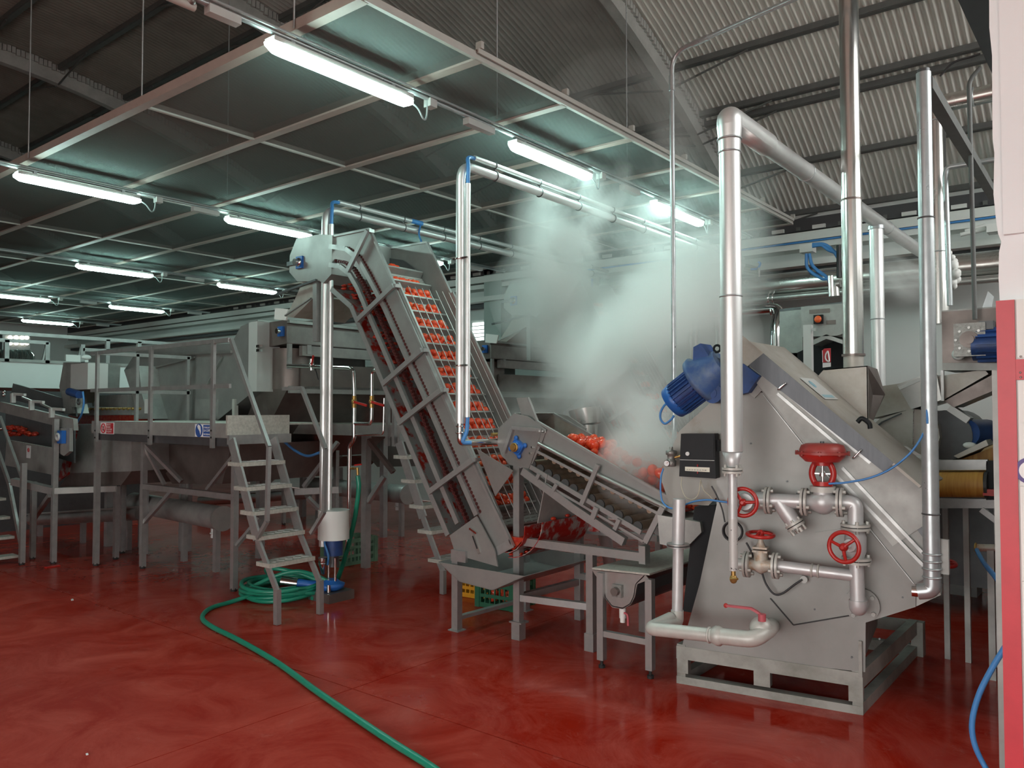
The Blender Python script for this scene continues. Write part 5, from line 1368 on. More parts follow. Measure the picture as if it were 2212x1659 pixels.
build(MB().prism([R_(1940, 836, RY - .07), R_(2003, 808, RY - .07), R_(2003, 816, RY - .07), R_(1944, 842, RY - .07)], (0, .01, 0)), 'lid_strip', 'cabinet_grey', ch)
build(MB().bb(R_(2033, 866, RY - .08), R_(2038, 800, RY - .08) + EY * .03), 'upright', 'frame_steel', ch)
build(MB().prism([R_(2040, 866), R_(2150, 806), R_(2150, 842), R_(2060, 880)], (0, .4, 0)), 'under_belt', 'steel_brown', ch)
dm = thing('drum_casing', 'round ended steel drum casing with a riveted seam below the sloping chute', 'drum', R_(1950, 920))
outl = [R_(1872, 930), R_(1900, 905), R_(1965, 884), R_(1985, 884), R_(2010, 895), R_(2026, 918), R_(2030, 945), R_(2022, 972), R_(2010, 990), R_(1985, 980), R_(1960, 965), R_(1890, 945)]
build(MB().prism(outl, (0, .6, 0)), 'casing', 'hood_grey', dm)
m = MB(); a, b = R_(1973, 886, RY - .004), R_(1971, 966, RY - .004)
for k in range(22): m.ball(lerp(a, b, k / 21), .008, 6, 4)
stuff(build(m, 'rivet_row', 'cabinet_grey', dm)); build(MB().bar(a, b, .03, .004), 'seam_strip', 'hood_grey', dm)
build(MB().bars([R_(1878, 935, RY - .01), R_(1905, 912, RY - .01), R_(1948, 893, RY - .01)], .01), 'rod', 'steel_dark', dm)
p = R_(1872, 925, RY - .02); build(MB().cyl(p, p - EY * .05, .03, 12).cyl(R_(1888, 920, RY - .02), R_(1888, 920, RY - .06), .02, 10), 'spring_catch', 'gear_alloy', dm)
dp = R_(2060, 940, RY + .15)
build(MB().cyl(dp - V((.05, .05, 0)), dp + V((.0, .35, 0)), .19, 26), 'drum_end', 'steel_dark', dm)
fm = thing('drum_motor', 'dark blue motor in the shadow behind the drum casing', 'motor', R_(2085, 935))
q = R_(2088, 935, RY + .1); build(MB().cyl(q, q + V((.1, .25, 0)), .10, 18), 'barrel', 'motor_blue', fm)
build(MB().box(q + V((-.04, 0, .14)), (.16, .14, .05), (V((.8, 0, -.6)), EY, V((.6, 0, .8)))), 'cover_plate', 'cabinet_grey', fm)
build(MB().ball(q + V((.03, -.07, -.09)), .03, 8, 6, (1.6, 1, .8)), 'rag', 'white', fm)
tb = thing('inspection_belt', 'end roller of a wide yellow belt in a dark frame at right', 'conveyor', R_(2070, 1050))
TY = 6.4
T_ = lambda x, y, Y=TY: A(x, y, Y=Y)
a, b = T_(1998, 1047), T_(2128, 1047)
rr = abs(T_(2060, 1020).z - T_(2060, 1074).z) / 2
build(MB().cyl(a, b, rr, 30), 'belt_roller', 'belt_yellow', tb)
build(MB().prism([a + V((0, 0, rr)), b + V((0, 0, rr)), b + V((0, 2.2, rr + .2)), a + V((0, 2.2, rr + .2))], (0, 0, -.01)), 'belt_top', 'belt_yellow', tb)
build(MB().cyl(b, b + EX * .02, rr * 1.03, 30), 'roller_end', 'belt_end', tb); build(MB().cyl(a - EX * .02, a, rr * 1.02, 30), 'roller_end', 'brass', tb)
build(MB().prism([T_(1995, 994), T_(2133, 993), T_(2133, 1015), T_(1995, 1016)], (0, .05, 0)), 'top_bar', 'frame_steel', tb)
build(MB().prism([T_(1990, 1078), T_(2160, 1078), T_(2160, 1098), T_(1980, 1098)], (0, .05, 0)), 'low_bar', 'frame_steel', tb)
build(MB().prism([T_(2130, 996), T_(2152, 996), T_(2152, 1080), T_(2130, 1080)], (0, .10, 0)), 'bearing_block', 'black_case', tb)
build(MB().prism([T_(1960, 1005, TY + .1), T_(1996, 1020, TY + .1), T_(1996, 1080, TY + .1), T_(1960, 1080, TY + .1)], (0, .10, 0)), 'bearing_block', 'black_case', tb)
cl2 = T_(2146, 1064, TY - .05); build(MB().box(cl2, (.12, .05, .045)), 'red_clip', 'valve_red', tb)
build(MB().ball(T_(1982, 1046, TY), .014, 8, 6), 'nut', 'brass', tb)
for x in (2035, 2080, 2148):
    p, q = T_(x, 1098), T_(x + 2, 1275, TY); build(MB().bb((p.x - .018, TY + .1, 0), (p.x + .018, TY + .14, p.z)), 'leg', 'steel_dull', tb)
build(MB().bar(T_(2120, 1100), T_(2160, 1130), .04), 'strut', 'frame_steel', tb)
build(MB().bb((-.42, 5.3, .9), (3.1, 8.7, 2.5)), 'shade_block', 'steel_dull', tb)  # unseen block on legs, added to keep daylight off the right floor
for x, y in ((-.3, 5.4), (3.0, 5.4), (-.3, 8.6), (3.0, 8.6)): build(MB().bb((x - .05, y - .05, 0), (x + .05, y + .05, .9)), 'leg', 'frame_steel', tb)
sd_ = T_(2075, 970, TY + .3)
build(MB().prism([T_(2060, 985, TY + .3), T_(2130, 950, TY + .3), T_(2135, 962, TY + .3), T_(2070, 990, TY + .3)], (0, .3, 0)), 'side_board', 'hood_grey', tb)
build(MB().prism([T_(2075, 992, TY + .5), T_(2150, 965, TY + .5), T_(2150, 995, TY + .5)], (0, .3, 0)), 'cork_board', 'belt_yellow', tb)
fm2 = thing('floor_box', 'grey steel box standing on the floor behind the galvanised pipe', 'box', A(2065, 1280, Z=0))
p = A(2040, 1282, Z=0); z = A(2040, 1175, Y=p.y).z
build(MB().bb((p.x, p.y, 0), (p.x + .28, p.y + .3, z)), 'case', 'steel_dull', fm2); build(MB().bb((p.x - .02, p.y - .01, z), (p.x + .3, p.y + .31, z + .02)), 'lid', 'steel_dull', fm2)
hn = thing('rusty_coupling', 'rust orange pipe coupling with a hanging blue hose at far right', 'coupling', A(2130, 1180, Y=6.2))
build(MB().tube([A(2106, 1183, Y=6.2), A(2115, 1183, Y=6.2), A(2160, 1184, Y=6.2)], .025, 12), 'pipe', 'rusty_valve', hn)
build(MB().torus(A(2108, 1183, Y=6.2), EX, .026, .008), 'nut', 'brass', hn)
q = A(2140, 1184, Y=6.2); build(MB().bb((q.x - .02, 6.18, 0), (q.x + .02, 6.22, q.z)), 'stand', 'steel_dull', hn)
solo(MB().tube(curve([A(2110, 1188, Y=6.1), A(2125, 1215, Y=5.6), A(2145, 1240, Y=5.0), A(2170, 1270, Y=4.5)]), .014, 8), 'blue_hose', 'tube_blue', 'blue hose hanging from the rust orange coupling toward the red door', 'hose')
solo(MB().tube(curve([A(2200, 1350, Y=3.3), A(2170, 1400, Y=3.3), A(2145, 1440, Y=3.3), A(2115, 1500, Y=3.3), A(2100, 1560, Y=3.3), A(2106, 1610, Y=3.3), A(2130, 1660, Y=3.3), A(2160, 1700, Y=3.2)]), .010, 8), 'blue_hose', 'tube_blue', 'blue hose bowing out over the dark floor beside the red door stile', 'hose')
solo(MB().tube(curve(AL([(2030, 165), (2060, 135), (2100, 122), (2118, 116)], Y=6.6)), .008, 6), 'slack_cable', 'cable_black', 'slack black cable under the roof between the galvanised pipe and the dark beam', 'cable')

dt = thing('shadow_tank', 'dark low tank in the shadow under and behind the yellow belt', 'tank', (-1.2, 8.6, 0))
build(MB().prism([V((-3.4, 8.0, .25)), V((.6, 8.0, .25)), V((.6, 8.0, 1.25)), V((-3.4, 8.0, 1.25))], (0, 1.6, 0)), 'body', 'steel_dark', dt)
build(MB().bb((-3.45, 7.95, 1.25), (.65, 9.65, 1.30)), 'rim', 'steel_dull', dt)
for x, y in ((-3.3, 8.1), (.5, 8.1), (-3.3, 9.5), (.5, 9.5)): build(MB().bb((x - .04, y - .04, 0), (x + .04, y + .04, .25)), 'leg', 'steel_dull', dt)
# ================================================================ PLATFORM, LADDERS, TANKS AT THE LEFT
PY = 4.10
D_ = lambda x, y, Y=PY: A(x, y, Y=Y)
pf = thing('work_platform', 'raised steel platform with handrails and two small signs on its front beam', 'platform', (-8, 4.4, 0))
xl, xr = D_(198, 910).x, D_(500, 915).x
zt, zm, zb = D_(300, 911).z, D_(300, 939).z, D_(300, 955).z
build(MB().bb((xl, PY, zm), (xr, PY + .02, zt)), 'front_beam', 'steel_dull', pf)
build(MB().bb((xl + .03, PY + .02, zb), (xr, PY + .06, zm)), 'lower_web', 'steel_dark', pf)
build(MB().bb((xl, PY + .02, zt - .02), (xr, PY + 1.15, zt - .005)), 'deck', 'tread_steel', pf)
ze0, ze1 = D_(560, 905).z, D_(560, 942).z
build(MB().bb((xr - .01, PY - .05, ze1 + .0), (xr + .015, PY + .62, ze0 + .03)), 'checker_end', 'tread_steel', pf)
build(MB().bb((xr + .01, PY - .05, ze1 - .085), (xr + .045, PY + .62, ze1)), 'end_sill', 'frame_steel', pf)
rz1, rz2 = D_(400, 742).z, D_(400, 837).z
for px in (212, 328, 463):
    x = D_(px, 900).x
    p = build(MB().bb((x - .025, PY - .03, zb - .02), (x + .02, PY - .0, rz1)), 'rail_post', 'frame_steel', pf)
    for y in (930, 945): build(MB().cyl((x, PY - .028, D_(px, y).z), (x, PY - .036, D_(px, y).z), .010, 8), 'bolt', 'gasket', p)
build(MB().bb((D_(200, 770).x, PY - .025, rz1 - .03), (D_(498, 735).x, PY + .005, rz1 + .01)), 'top_rail', 'frame_steel', pf)
build(MB().bb((D_(200, 770).x, PY - .02, rz2 - .02), (D_(500, 735).x, PY + .005, rz2 + .02)), 'mid_rail', 'frame_steel', pf)
# rail returning along the left end
x0 = D_(213, 780).x
build(MB().bb((x0 - .02, PY, rz1 - .03), (x0 + .02, PY + 1.1, rz1 + .01)), 'end_rail', 'frame_steel', pf)
build(MB().bb((x0 - .02, PY, rz2 - .03), (x0 + .02, PY + 1.1, rz2 + .01)), 'end_rail', 'frame_steel', pf)
for y in (.42, 1.05): build(MB().bb((x0 - .02, PY + y, zt - .05), (x0 + .02, PY + y + .035, rz1)), 'rail_post', 'frame_steel', pf)
for px, py in ((207, 1222), (308, 1228), (505, 1277)):
    g = A(px, py, Z=0)
    l = build(MB().bb((g.x - .028, g.y - .028, 0.02), (g.x + .028, g.y + .028, zb)), 'leg', 'frame_steel', pf)
    build(MB().cyl((g.x, g.y, 0), (g.x, g.y, .03), .03, 10), 'foot', 'rubber', l)
g2, g3 = A(308, 1228, Z=0), A(505, 1277, Z=0)
zx = A(308, 1050, Y=g2.y).z
build(MB().bar((g2.x, g2.y, zx), (g3.x, g3.y, zx), .06), 'leg_tie', 'frame_steel', pf)
build(MB().bar((g2.x, g2.y, zb - .05), A(392, 1040, Y=g2.y + .2), .04), 'knee_brace', 'frame_steel', pf)
build(MB().bar((g2.x, g2.y, zb - .08), A(356, 1048, Y=g2.y + .1), .035), 'knee_brace', 'frame_steel', pf)
build(MB().bar(A(310, 1130, Y=g2.y), A(372, 1060, Y=g2.y + .1), .04), 'knee_brace', 'frame_steel', pf)
build(MB().bar((g3.x, g3.y, zb - .1), A(447, 1058, Y=g3.y + .1), .035), 'knee_brace', 'frame_steel', pf)
build(MB().bar(A(510, 1180, Y=g3.y), A(560, 1120, Y=g3.y + .2), .035), 'knee_brace', 'frame_steel', pf)
for px, py in ((407, 1190), (392, 1190), (725, 1180)):
    g = A(px, py, Z=0); build(MB().bb((g.x - .028, g.y - .028, .0), (g.x + .028, g.y + .028, zb)), 'leg', 'frame_steel', pf)
g5 = A(725, 1180, Z=0)
bz_ = A(700, 1060, Y=g5.y - .3).z
build(MB().bar(A(640, 1062, Y=5.4), A(735, 1058, Y=5.6), .07), 'leg_tie', 'frame_steel', pf)
build(MB().bar(A(656, 1052, Y=5.4), A(730, 955, Y=5.6), .04), 'knee_brace', 'frame_steel', pf)
build(MB().bar(A(665, 1075, Y=5.4), A(690, 1100, Y=5.5), .04), 'knee_brace', 'frame_steel', pf)
# signs
def sign(name, label, x0, y0, x1, y1, Y, col, lines, white_ring, par=None):
    t = thing(name, label, 'sign', D_((x0 + x1) / 2, (y0 + y1) / 2, Y))
    a, b = D_(x0, y1, Y), D_(x1, y0, Y)
    W_, H_ = b.x - a.x, b.z - a.z
    build(MB().bb((a.x, Y, a.z), (b.x, Y + .004, b.z)), 'board', 'print_white', t)
    build(MB().bb((a.x + W_ * .44, Y - .001, a.z + H_ * .05), (b.x - W_ * .03, Y, b.z - H_ * .05)), 'text_field', col, t)
    c = V((a.x + W_ * .22, Y - .001, a.z + H_ * .5))
    if white_ring:
        ring = build(MB().torus(c, EY, W_ * .155, W_ * .022, 24, 6), 'ring', col, t)
        build(MB().ball(c + EZ * H_ * .10, W_ * .035, 8, 6, (1, .1, 1)).prism([c + V((-.05 * W_, -.001, -.02 * H_)), c + V((.05 * W_, -.001, -.02 * H_)), c + V((.04 * W_, -.001, -.22 * H_)), c + V((-.04 * W_, -.001, -.22 * H_))], (0, -.001, 0)), 'figure', 'print_black', ring)
        build(MB().bar(c + V((-.11 * W_, -.003, .11 * W_)), c + V((.11 * W_, -.003, -.11 * W_)), .02 * W_, .002), 'slash', col, ring)
    else:
        ring = build(MB().cyl(c, c - EY * .001, W_ * .19, 28), 'disc', col, t)
        build(MB().prism([c + V((-.02 * W_, -.002, .17 * W_)), c + V((.08 * W_, -.002, .12 * W_)), c + V((.11 * W_, -.002, -.02 * W_)), c + V((.09 * W_, -.002, -.13 * W_)), c + V((.04 * W_, -.002, -.02 * W_)), c + V((-.05 * W_, -.002, .06 * W_)), c + V((-.08 * W_, -.002, .12 * W_))], (0, -.001, 0)), 'head_with_cap', 'print_white', ring)
    m = MB(); n = len(lines)
    for i, s in enumerate(lines):
        h = H_ * .80 / n
        sz = min(h * .95, W_ * .48 / (len(s) * .60))
        letters(m, s, V((a.x + W_ * .465, Y - .0015, b.z - H_ * .08 - h * (i + .85))), EX, EZ, sz, .0008)
    build(m, 'lettering', 'print_white', t)
sign('warning_sign', 'small red and white prohibition sign at the left end of the platform beam', 217, 913, 246, 937, PY - .004, 'print_red', ['VIETATO', 'PASSARE', 'O SOSTARE', 'IN QUOTA'], True)
sign('mandatory_sign', 'small blue and white cap wearing sign on the platform beam beside the third post', 421, 917, 463, 943, PY - .004, 'print_blue', ['È OBBLIGATORIO', 'LA CUFFIA', 'PROTEZIONE CAPO'], False)
# ---- ladders
def ladder(name, label, Yn, Yf, npx, tread_y, rails, top_px):
    """npx: near stringer corner pixels from top to foot, on plane Yn"""
    n = [A(x, y, Y=Yn) for x, y in npx]
    t = thing(name, label, 'ladder', (n[-1].x, (Yn + Yf) / 2, 0), 'steep steel ladders')
    for Y in (Yn, Yf):
        pts = [V((p.x, Y, p.z)) for p in n]; pts[-1].z = 0.004
        build(MB().bar(pts[0], pts[1], .022, .10), 'stringer', 'frame_steel', t)
        build(MB().bar(pts[1], pts[2], .022, .055), 'stringer', 'frame_steel', t)
        build(MB().bar(pts[2] + EZ * .02, pts[3], .045, .05), 'foot', 'frame_steel', t)
    for ty in tread_y:
        z = ty
        # x on the stringer line at that height
        for a, b in ((n[0], n[1]), (n[1], n[2])):
            if a.z >= z >= b.z: x = a.x + (b.x - a.x) * (a.z - z) / (a.z - b.z); break
        tr = build(MB().bb((x - .13, Yn - .015, z - .035), (x + .07, Yf + .015, z)), 'tread', 'tread_steel', t)
        m = MB()
        for i in range(5):
            for j in range(2):
                y0 = Yn + .03 + (Yf - Yn - .1) * i / 4
                m.bar((x - .10 + .08 * j, y0, z + .002), (x - .06 + .08 * j, y0 + .05, z + .002), .010, .005)
        stuff(build(m, 'tread_pattern', 'frame_steel', tr))
    for Y, pts in rails:
        q = [A(x, y, Y=Y) for x, y in pts]
        build(MB().bars(q, .032), 'handrail', 'frame_steel', t)
    return t
Ynear = 4.03
lz = [A(560, y, Y=4.2).z for y in (1000, 1053, 1107)]
tz = []
ns = [(500, 950), (556, 1165), (599, 1278), (599, 1350)]
ztop = A(500, 950, Y=Ynear).z
tz = [A(x, y, Y=4.2).z for x, y in ((565, 998), (588, 1051), (612, 1105), (628, 1158), (648, 1217))]
ladder('platform_ladder', 'steep steel ladder to the left platform, standing before the coiled green hose', Ynear, 4.47, ns, tz,
       [(Ynear - .02, [(499, 732), (581, 965), (577, 1126), (556, 1163)]), (4.49, [(612, 840), (652, 838), (703, 970), (700, 1106), (672, 1152)])], None)
# platform of the second line with its own ladder
xa, xb = A(742, 940, Y=5.9).x, A(866, 945, Y=5.9).x
z2a, z2b = A(800, 917, Y=5.9).z, A(800, 942, Y=5.9).z
pf2 = thing('rear_platform', 'second raised platform behind the front elevator, by the red levered valves', 'platform', (xb, 6.2, 0))
build(MB().bb((xa - 1.2, 5.9, z2b), (xb, 5.95, z2a)), 'front_beam', 'steel_dull', pf2)
build(MB().bb((xa - 1.2, 5.95, z2a - .02), (xb, 6.9, z2a)), 'deck', 'tread_steel', pf2)
build(MB().bb((xb, 5.85, z2b - .05), (xb + .03, 6.4, z2b + .04)), 'end_sill', 'frame_steel', pf2)
for px, py in ((790, 1190), (705, 1175)):
    g = A(px, py, Y=6.1); build(MB().bb((g.x - .04, 6.06, 0), (g.x + .04, 6.14, z2b)), 'leg', 'frame_steel', pf2)
gq = A(790, 1000, Y=6.1)
build(MB().bar(A(795, 950, Y=6.1), A(850, 1020, Y=6.2), .05), 'knee_brace', 'steel_brown', pf2)
build(MB().bar(A(795, 1085, Y=6.1), A(830, 1030, Y=6.2), .05), 'knee_brace', 'frame_steel', pf2)
for px in (838, 852):
    x = A(px, 900, Y=5.88).x; build(MB().bb((x - .02, 5.86, z2b - .1), (x + .02, 5.9, z2a + .85)), 'rail_post', 'frame_steel', pf2)
n2 = [(862, 955), (914, 1118), (957, 1236), (957, 1278)]
ladder('rear_ladder', 'second steep ladder, half hidden behind the foot of the front elevator', 5.70, 6.16, n2, [1.33, 1.09, .84, .60, .33], [], None)
# ---- the long grey tank behind the platform
KY0, KY1 = 5.30, 6.9
K = lambda *p, Y=KY0: AL(p, Y=Y)
tk = thing('washing_tank', 'long grey green steel washing tank with sloping ends behind the platform rail', 'tank', (-9.5, 6, 0))
b_ = K((268, 800), (300, 752), (380, 745), (500, 742), (520, 705), (557, 690), (557, 838), (470, 908), (330, 908), (296, 860))
build(MB().prism(b_, (0, KY1 - KY0, 0)), 'shell', 'steel_side', tk)
build(MB().prism(K((268, 800), (300, 790), (306, 850), (322, 905), (300, 905), (284, 850), Y=KY0 - .25), (0, .25, 0)), 'left_chute', 'steel_dull', tk)
build(MB().prism(K((420, 862), (470, 862), (470, 905), (420, 905), Y=KY0 - .01), (0, .01, 0)), 'patch_plate', 'steel_dull', tk)
build(MB().bars(K((300, 768), (400, 764), (500, 760), Y=KY0 - .02), .03), 'rim', 'steel', tk)
build(MB().bars(K((330, 795), (420, 772), Y=KY0 - .02), .02), 'stay_rod', 'steel', tk)
build(MB().bar(*K((447, 830), (480, 770), Y=KY0 - .02), .015), 'stay_rod', 'steel', tk)
build(MB().prism(K((312, 862), (322, 862), (322, 893), (312, 893), Y=KY0 - .27), (0, .03, 0)), 'name_plate', 'white', tk)
for px, py in ((396, 880), (505, 870)): build(MB().bar(*K((px, py), (px, py + 60), Y=KY0 + .4), .05), 'support', 'frame_steel', tk)
ur = K((508, 862), (508, 955)); build(MB().bar(ur[0], ur[1], .05), 'upright', 'beam_white', tk)
# hopper below the platform
low = A(372, 1045, Y=5.0)
hpx = [(318, 960), (500, 960), (480, 1045), (372, 1045)]
build(MB().prism(AL(hpx, Y=4.9), (0, 1.4, 0)), 'lower_hopper', 'steel_brown', tk)
wp = thing('end_enclosure', 'narrow white enclosure panel standing against the end of the long tank', 'panel', A(547, 770, Y=5.2))
q0, q1 = A(536, 846, Y=5.2), A(556, 694, Y=5.2)
build(MB().bb((q0.x, 5.2, q0.z), (q1.x, 5.5, q1.z)), 'case', 'cabinet_grey', wp)
for y in (748, 757): 
    p = A(560, y, Y=5.22); build(MB().box(p, (.06, .04, .03)), 'latch', 'chrome', wp)
# ---- trough tank under the elevator head
QY = 5.36
bt = thing('receiving_trough', 'dark steel receiving trough and tapered hopper under the front elevator head', 'trough', (-7.8, 6, 0), 'receiving troughs')
U = lambda *p, Y=QY: AL(p, Y=Y)
XS = U((620, 690))[0].x
box = U((561, 700), (620, 690), (620, 742), (561, 752))
build(MB().prism(box, (0, 2.6, 0)), 'top_box', 'steel_brown', bt)
c = A(607, 716, Y=QY - .02); bb_ = build(MB().box(c, (.09, .03, .11)), 'bearing', 'bearing_blue', bt); build(MB().cyl(c + EX * -.0, c - EY * .06 + EX * -.0, .03, 14), 'shaft', 'chrome', bb_)
zl = lambda y: A(640, y, X=XS).z
build(MB().bb((XS, QY, zl(742)), (XS + .012, QY + 2.6, zl(706))), 'side_plate', 'steel_dull', bt)
build(MB().bb((XS, QY, zl(700)), (XS + .05, QY + 2.6, zl(694))), 'rim', 'steel', bt)
build(MB().bb((XS - .02, QY + .18, zl(768)), (XS + .04, QY + 2.6, zl(746))), 'flange_beam', 'steel_dull', bt)
build(MB().bb((XS, QY, zl(798)), (XS + .03, QY + .05, zl(744))), 'hanger', 'frame_steel', bt); build(MB().bb((XS, QY + .24, zl(764)), (XS + .05, QY + .30, zl(744))), 'hanger', 'frame_steel', bt)
# drum belly at the left, tapered hopper below
cyl_c = A(592, 770, Y=QY + .3)
dr2 = MB()
z0, z1, z2 = U((590, 752))[0].z, U((590, 840))[0].z, U((560, 1000))[0].z
xL0, xR0 = U((561, 752))[0].x, U((616, 760))[0].x
dr2.cyl(((xL0 + xR0) / 2, QY + .28, z1), ((xL0 + xR0) / 2, QY + .28, z0), (xR0 - xL0) / 2, 22)
build(dr2, 'drum', 'steel_brown', bt)
tv = [V((xL0 - .1, QY + .05, z1)), V((XS - .05, QY + .05, z1)), V((XS - .05, QY + 2.5, z1)), V((xL0 - .1, QY + 2.5, z1))]
bv = [V((xL0 - .9, QY + .2, z2)), V((xL0 - .45, QY + .2, z2)), V((xL0 - .45, QY + 2.0, z2)), V((xL0 - .9, QY + 2.0, z2))]
build(MB().add(tv + bv, [(0, 1, 5, 4), (1, 2, 6, 5), (2, 3, 7, 6), (3, 0, 4, 7), (4, 5, 6, 7), (3, 2, 1, 0)]), 'hopper', 'steel_brown', bt)
build(MB().bb((XS - .02, QY + .2, z1 - .0), (XS - .0, QY + 2.5, zl(785))), 'belly_plate', 'steel_brown', bt)
build(MB().bb((XS - .04, QY + .05, z1 - .05), (XS + .0, QY + 2.6, z1 + .03)), 'lower_rim', 'steel', bt)
for dy in (.3, 2.3):
    build(MB().bb((xL0 - .5, QY + dy, 0), (xL0 - .42, QY + dy + .08, z2 + .3)), 'leg', 'frame_steel', bt)
bt2 = copy_tree(bt, (.1, 3.40, 0), label='dark receiving trough of the rear elevator, behind drifting steam')
cone = thing('tilted_spout', 'round tilted steel spout behind the short inclined conveyor', 'spout', A(1270, 900, Y=6.1))
ca, cb2 = A(1272, 932, Y=6.1), A(1266, 880, Y=6.1)
build(MB().tube([A(1268, 948, Y=6.1), A(1268, 917, Y=6.1)], .10, 22), 'neck', 'chimney_steel', cone)
build(MB().tube([A(1268, 917, Y=6.1), A(1263, 884, Y=6.1)], [.125, .15], 24), 'cone', 'chimney_steel', cone)
build(MB().cyl(A(1268, 950, Y=6.1), (A(1268, 950, Y=6.1).x, 6.6, 0), .06, 12), 'stand', 'frame_steel', cone)
# water pipes with red levered valves
vp = thing('valve_pipes', 'steel water pipes with red levers in front of the brown hopper', 'pipes', A(765, 900, Y=5.3))
VYp = 5.28
v_ = lambda x, y, Y=VYp: A(x, y, Y=Y)
build(MB().tube(bend([v_(622, 790), v_(763, 796), v_(765, 840), v_(765, 950), v_(755, 962), v_(753, 1140), v_(748, 1205), v_(735, 1208)], .06), .021, 12), 'main_pipe', 'chrome', vp)
build(MB().tube(bend([v_(765, 915), v_(802, 916), v_(803, 880), v_(803, 800), v_(830, 800)], .05), .018, 12), 'branch_pipe', 'chrome', vp)
build(MB().tube(bend([v_(765, 940), v_(828, 938), v_(830, 860)], .04), .010, 10), 'thin_branch', 'chrome', vp)
for x, y, lx, ly in ((765, 868, 792, 876), (803, 868, 829, 876), (673, 788, 677, 768)):
    b = build(MB().ball(v_(x, y), .032, 10, 6).cyl(v_(x, y) - EZ * .06, v_(x, y) + EZ * .06, .024, 10), 'valve', 'brass' if x > 700 else 'chrome', vp)
    build(MB().bar(v_(x, y, VYp - .03), v_(lx, ly, VYp - .05), .012, .022), 'lever', 'valve_red', b)
tap = v_(768, 1010)
build(MB().cyl(v_(756, 1012), v_(768, 1012), .012, 8).cyl(v_(772, 1010), v_(773, 1026), .014, 8), 'hose_tap', 'brass', vp)
build(MB().bar(v_(766, 1005, VYp - .02), v_(781, 1003, VYp - .02), .010, .014), 'tap_lever', 'valve_red', vp)
build(MB().cyl(v_(680, 792, VYp + .05), v_(688, 820, VYp + .05), .006, 6), 'hose_end', 'cable_black', vp)
# ---- pump at the foot of the bent pipe
PMY = 4.9
pm = thing('pump', 'upright blue pump under a white motor cover beside the coiled green hose', 'pump', A(715, 1290, Y=PMY))
X_ = lambda x, y, Y=PMY: A(x, y, Y=Y)
wc = (X_(686, 1105) + X_(733, 1105)) / 2
rw = (X_(733, 1105) - X_(690, 1105)).length / 2
build(MB().cyl((wc.x + .02, PMY + .05, X_(710, 1165).z), (wc.x + .02, PMY + .05, X_(710, 1102).z), rw, 26), 'motor_cover', 'white', pm)
build(MB().cyl((wc.x + .02, PMY + .05, X_(710, 1200).z), (wc.x + .02, PMY + .05, X_(710, 1165).z), rw * .6, 20), 'motor_flange', 'motor_blue', pm)
build(MB().cyl((wc.x + .02, PMY + .05, X_(710, 1225).z), (wc.x + .02, PMY + .05, X_(710, 1200).z), rw * .35, 16), 'lantern', 'steel_dark', pm)
for x in (710, 724): build(MB().cyl(X_(x, 1270), X_(x, 1205), .012, 8), 'tie_rod', 'chrome', pm)
zf_ = X_(715, 1290)
build(MB().rev([(0, .08), (.02, .12), (.06, .13), (.075, .09), (.10, .06)], (zf_.x, PMY, .085), EZ, 24), 'casing', 'bearing_blue', pm)
build(MB().tube(bend([V((zf_.x - .05, PMY, .12)), V((zf_.x - .2, PMY - .05, .11)), V((zf_.x - .34, PMY - .2, .14))], .08), .045, 16), 'suction_bend', 'bearing_blue', pm)
build(MB().cyl((zf_.x - .30, PMY - .16, .13), (zf_.x - .42, PMY - .26, .15), .052, 18), 'suction_coupling', 'chrome', pm)
build(MB().bb((zf_.x - .15, PMY - .15, 0), (zf_.x + .16, PMY + .15, .085)), 'base_block', 'steel_brown', pm)
p = zf_ + V((.09, -.1, .0)); build(MB().cyl((p.x, p.y, .09), (p.x, p.y, .16), .018, 10), 'plug', 'chrome', pm)
build(MB().tube(curve([V((wc.x, PMY - .03, X_(710, 1165).z)), V((wc.x + .03, PMY - .06, .52)), V((wc.x + .08, PMY - .06, .42)), V((wc.x + .06, PMY - .05, .33))]), .011, 8), 'power_lead', 'tube_blue', pm)
solo(MB().tube(curve(AL([(615, 955), (640, 975), (665, 985), (690, 978)], Y=5.0)), .014, 8), 'blue_hose', 'tube_blue', 'blue hose sagging under the platform from the bent water pipe', 'hose')
# ---- green hose: coil, riser and the run across the floor
hc = thing('green_hose', 'green water hose coiled under the ladder and running forward over the red floor', 'hose', (-6.1, 4.7, 0))
cc = A(596, 1290, Z=0) + V((-.02, .1, 0)); rnd = random.Random(4)
R0c = .40; pts = []
for k in range(7 * 24):
    t = 2 * math.pi * k / 24; lay = k / 24
    R = R0c * (1 - .055 * (lay % 3)) * (1 + .03 * math.sin(lay * 5))
    pts.append(cc + V((R * math.cos(t) * 1.0 + .03 * math.sin(lay * 3), R * math.sin(t) * .95 + .03 * math.cos(lay * 2.3), .022 + .016 * lay + .012 * math.sin(t * 2 + lay))))
build(MB().tube(pts, .020, 10), 'coil', 'hose_green', hc)
lp1 = curve([cc + V((-.34, .12, .10)), cc + V((-.22, -.05, .22)), cc + V((-.02, -.1, .27)), cc + V((.18, .06, .22)), cc + V((.33, .2, .13))])
lp2 = curve([cc + V((-.1, -.33, .10)), cc + V((.02, -.12, .20)), cc + V((.2, .02, .25)), cc + V((.42, .12, .20)), cc + V((.52, .2, .12))])
build(MB().tube(lp1, .020, 10), 'loose_loop', 'hose_green', hc); build(MB().tube(lp2, .020, 10), 'loose_loop', 'hose_green', hc)
fpx = [(640, 1290), (560, 1293), (500, 1300), (455, 1314), (437, 1333), (455, 1352), (520, 1385), (600, 1432), (680, 1490), (760, 1545), (850, 1605), (940, 1662), (1040, 1740)]
fpts = [A(x, y, Z=.02) for x, y in fpx]; fpts[0].z = .11; fpts[1].z = .07
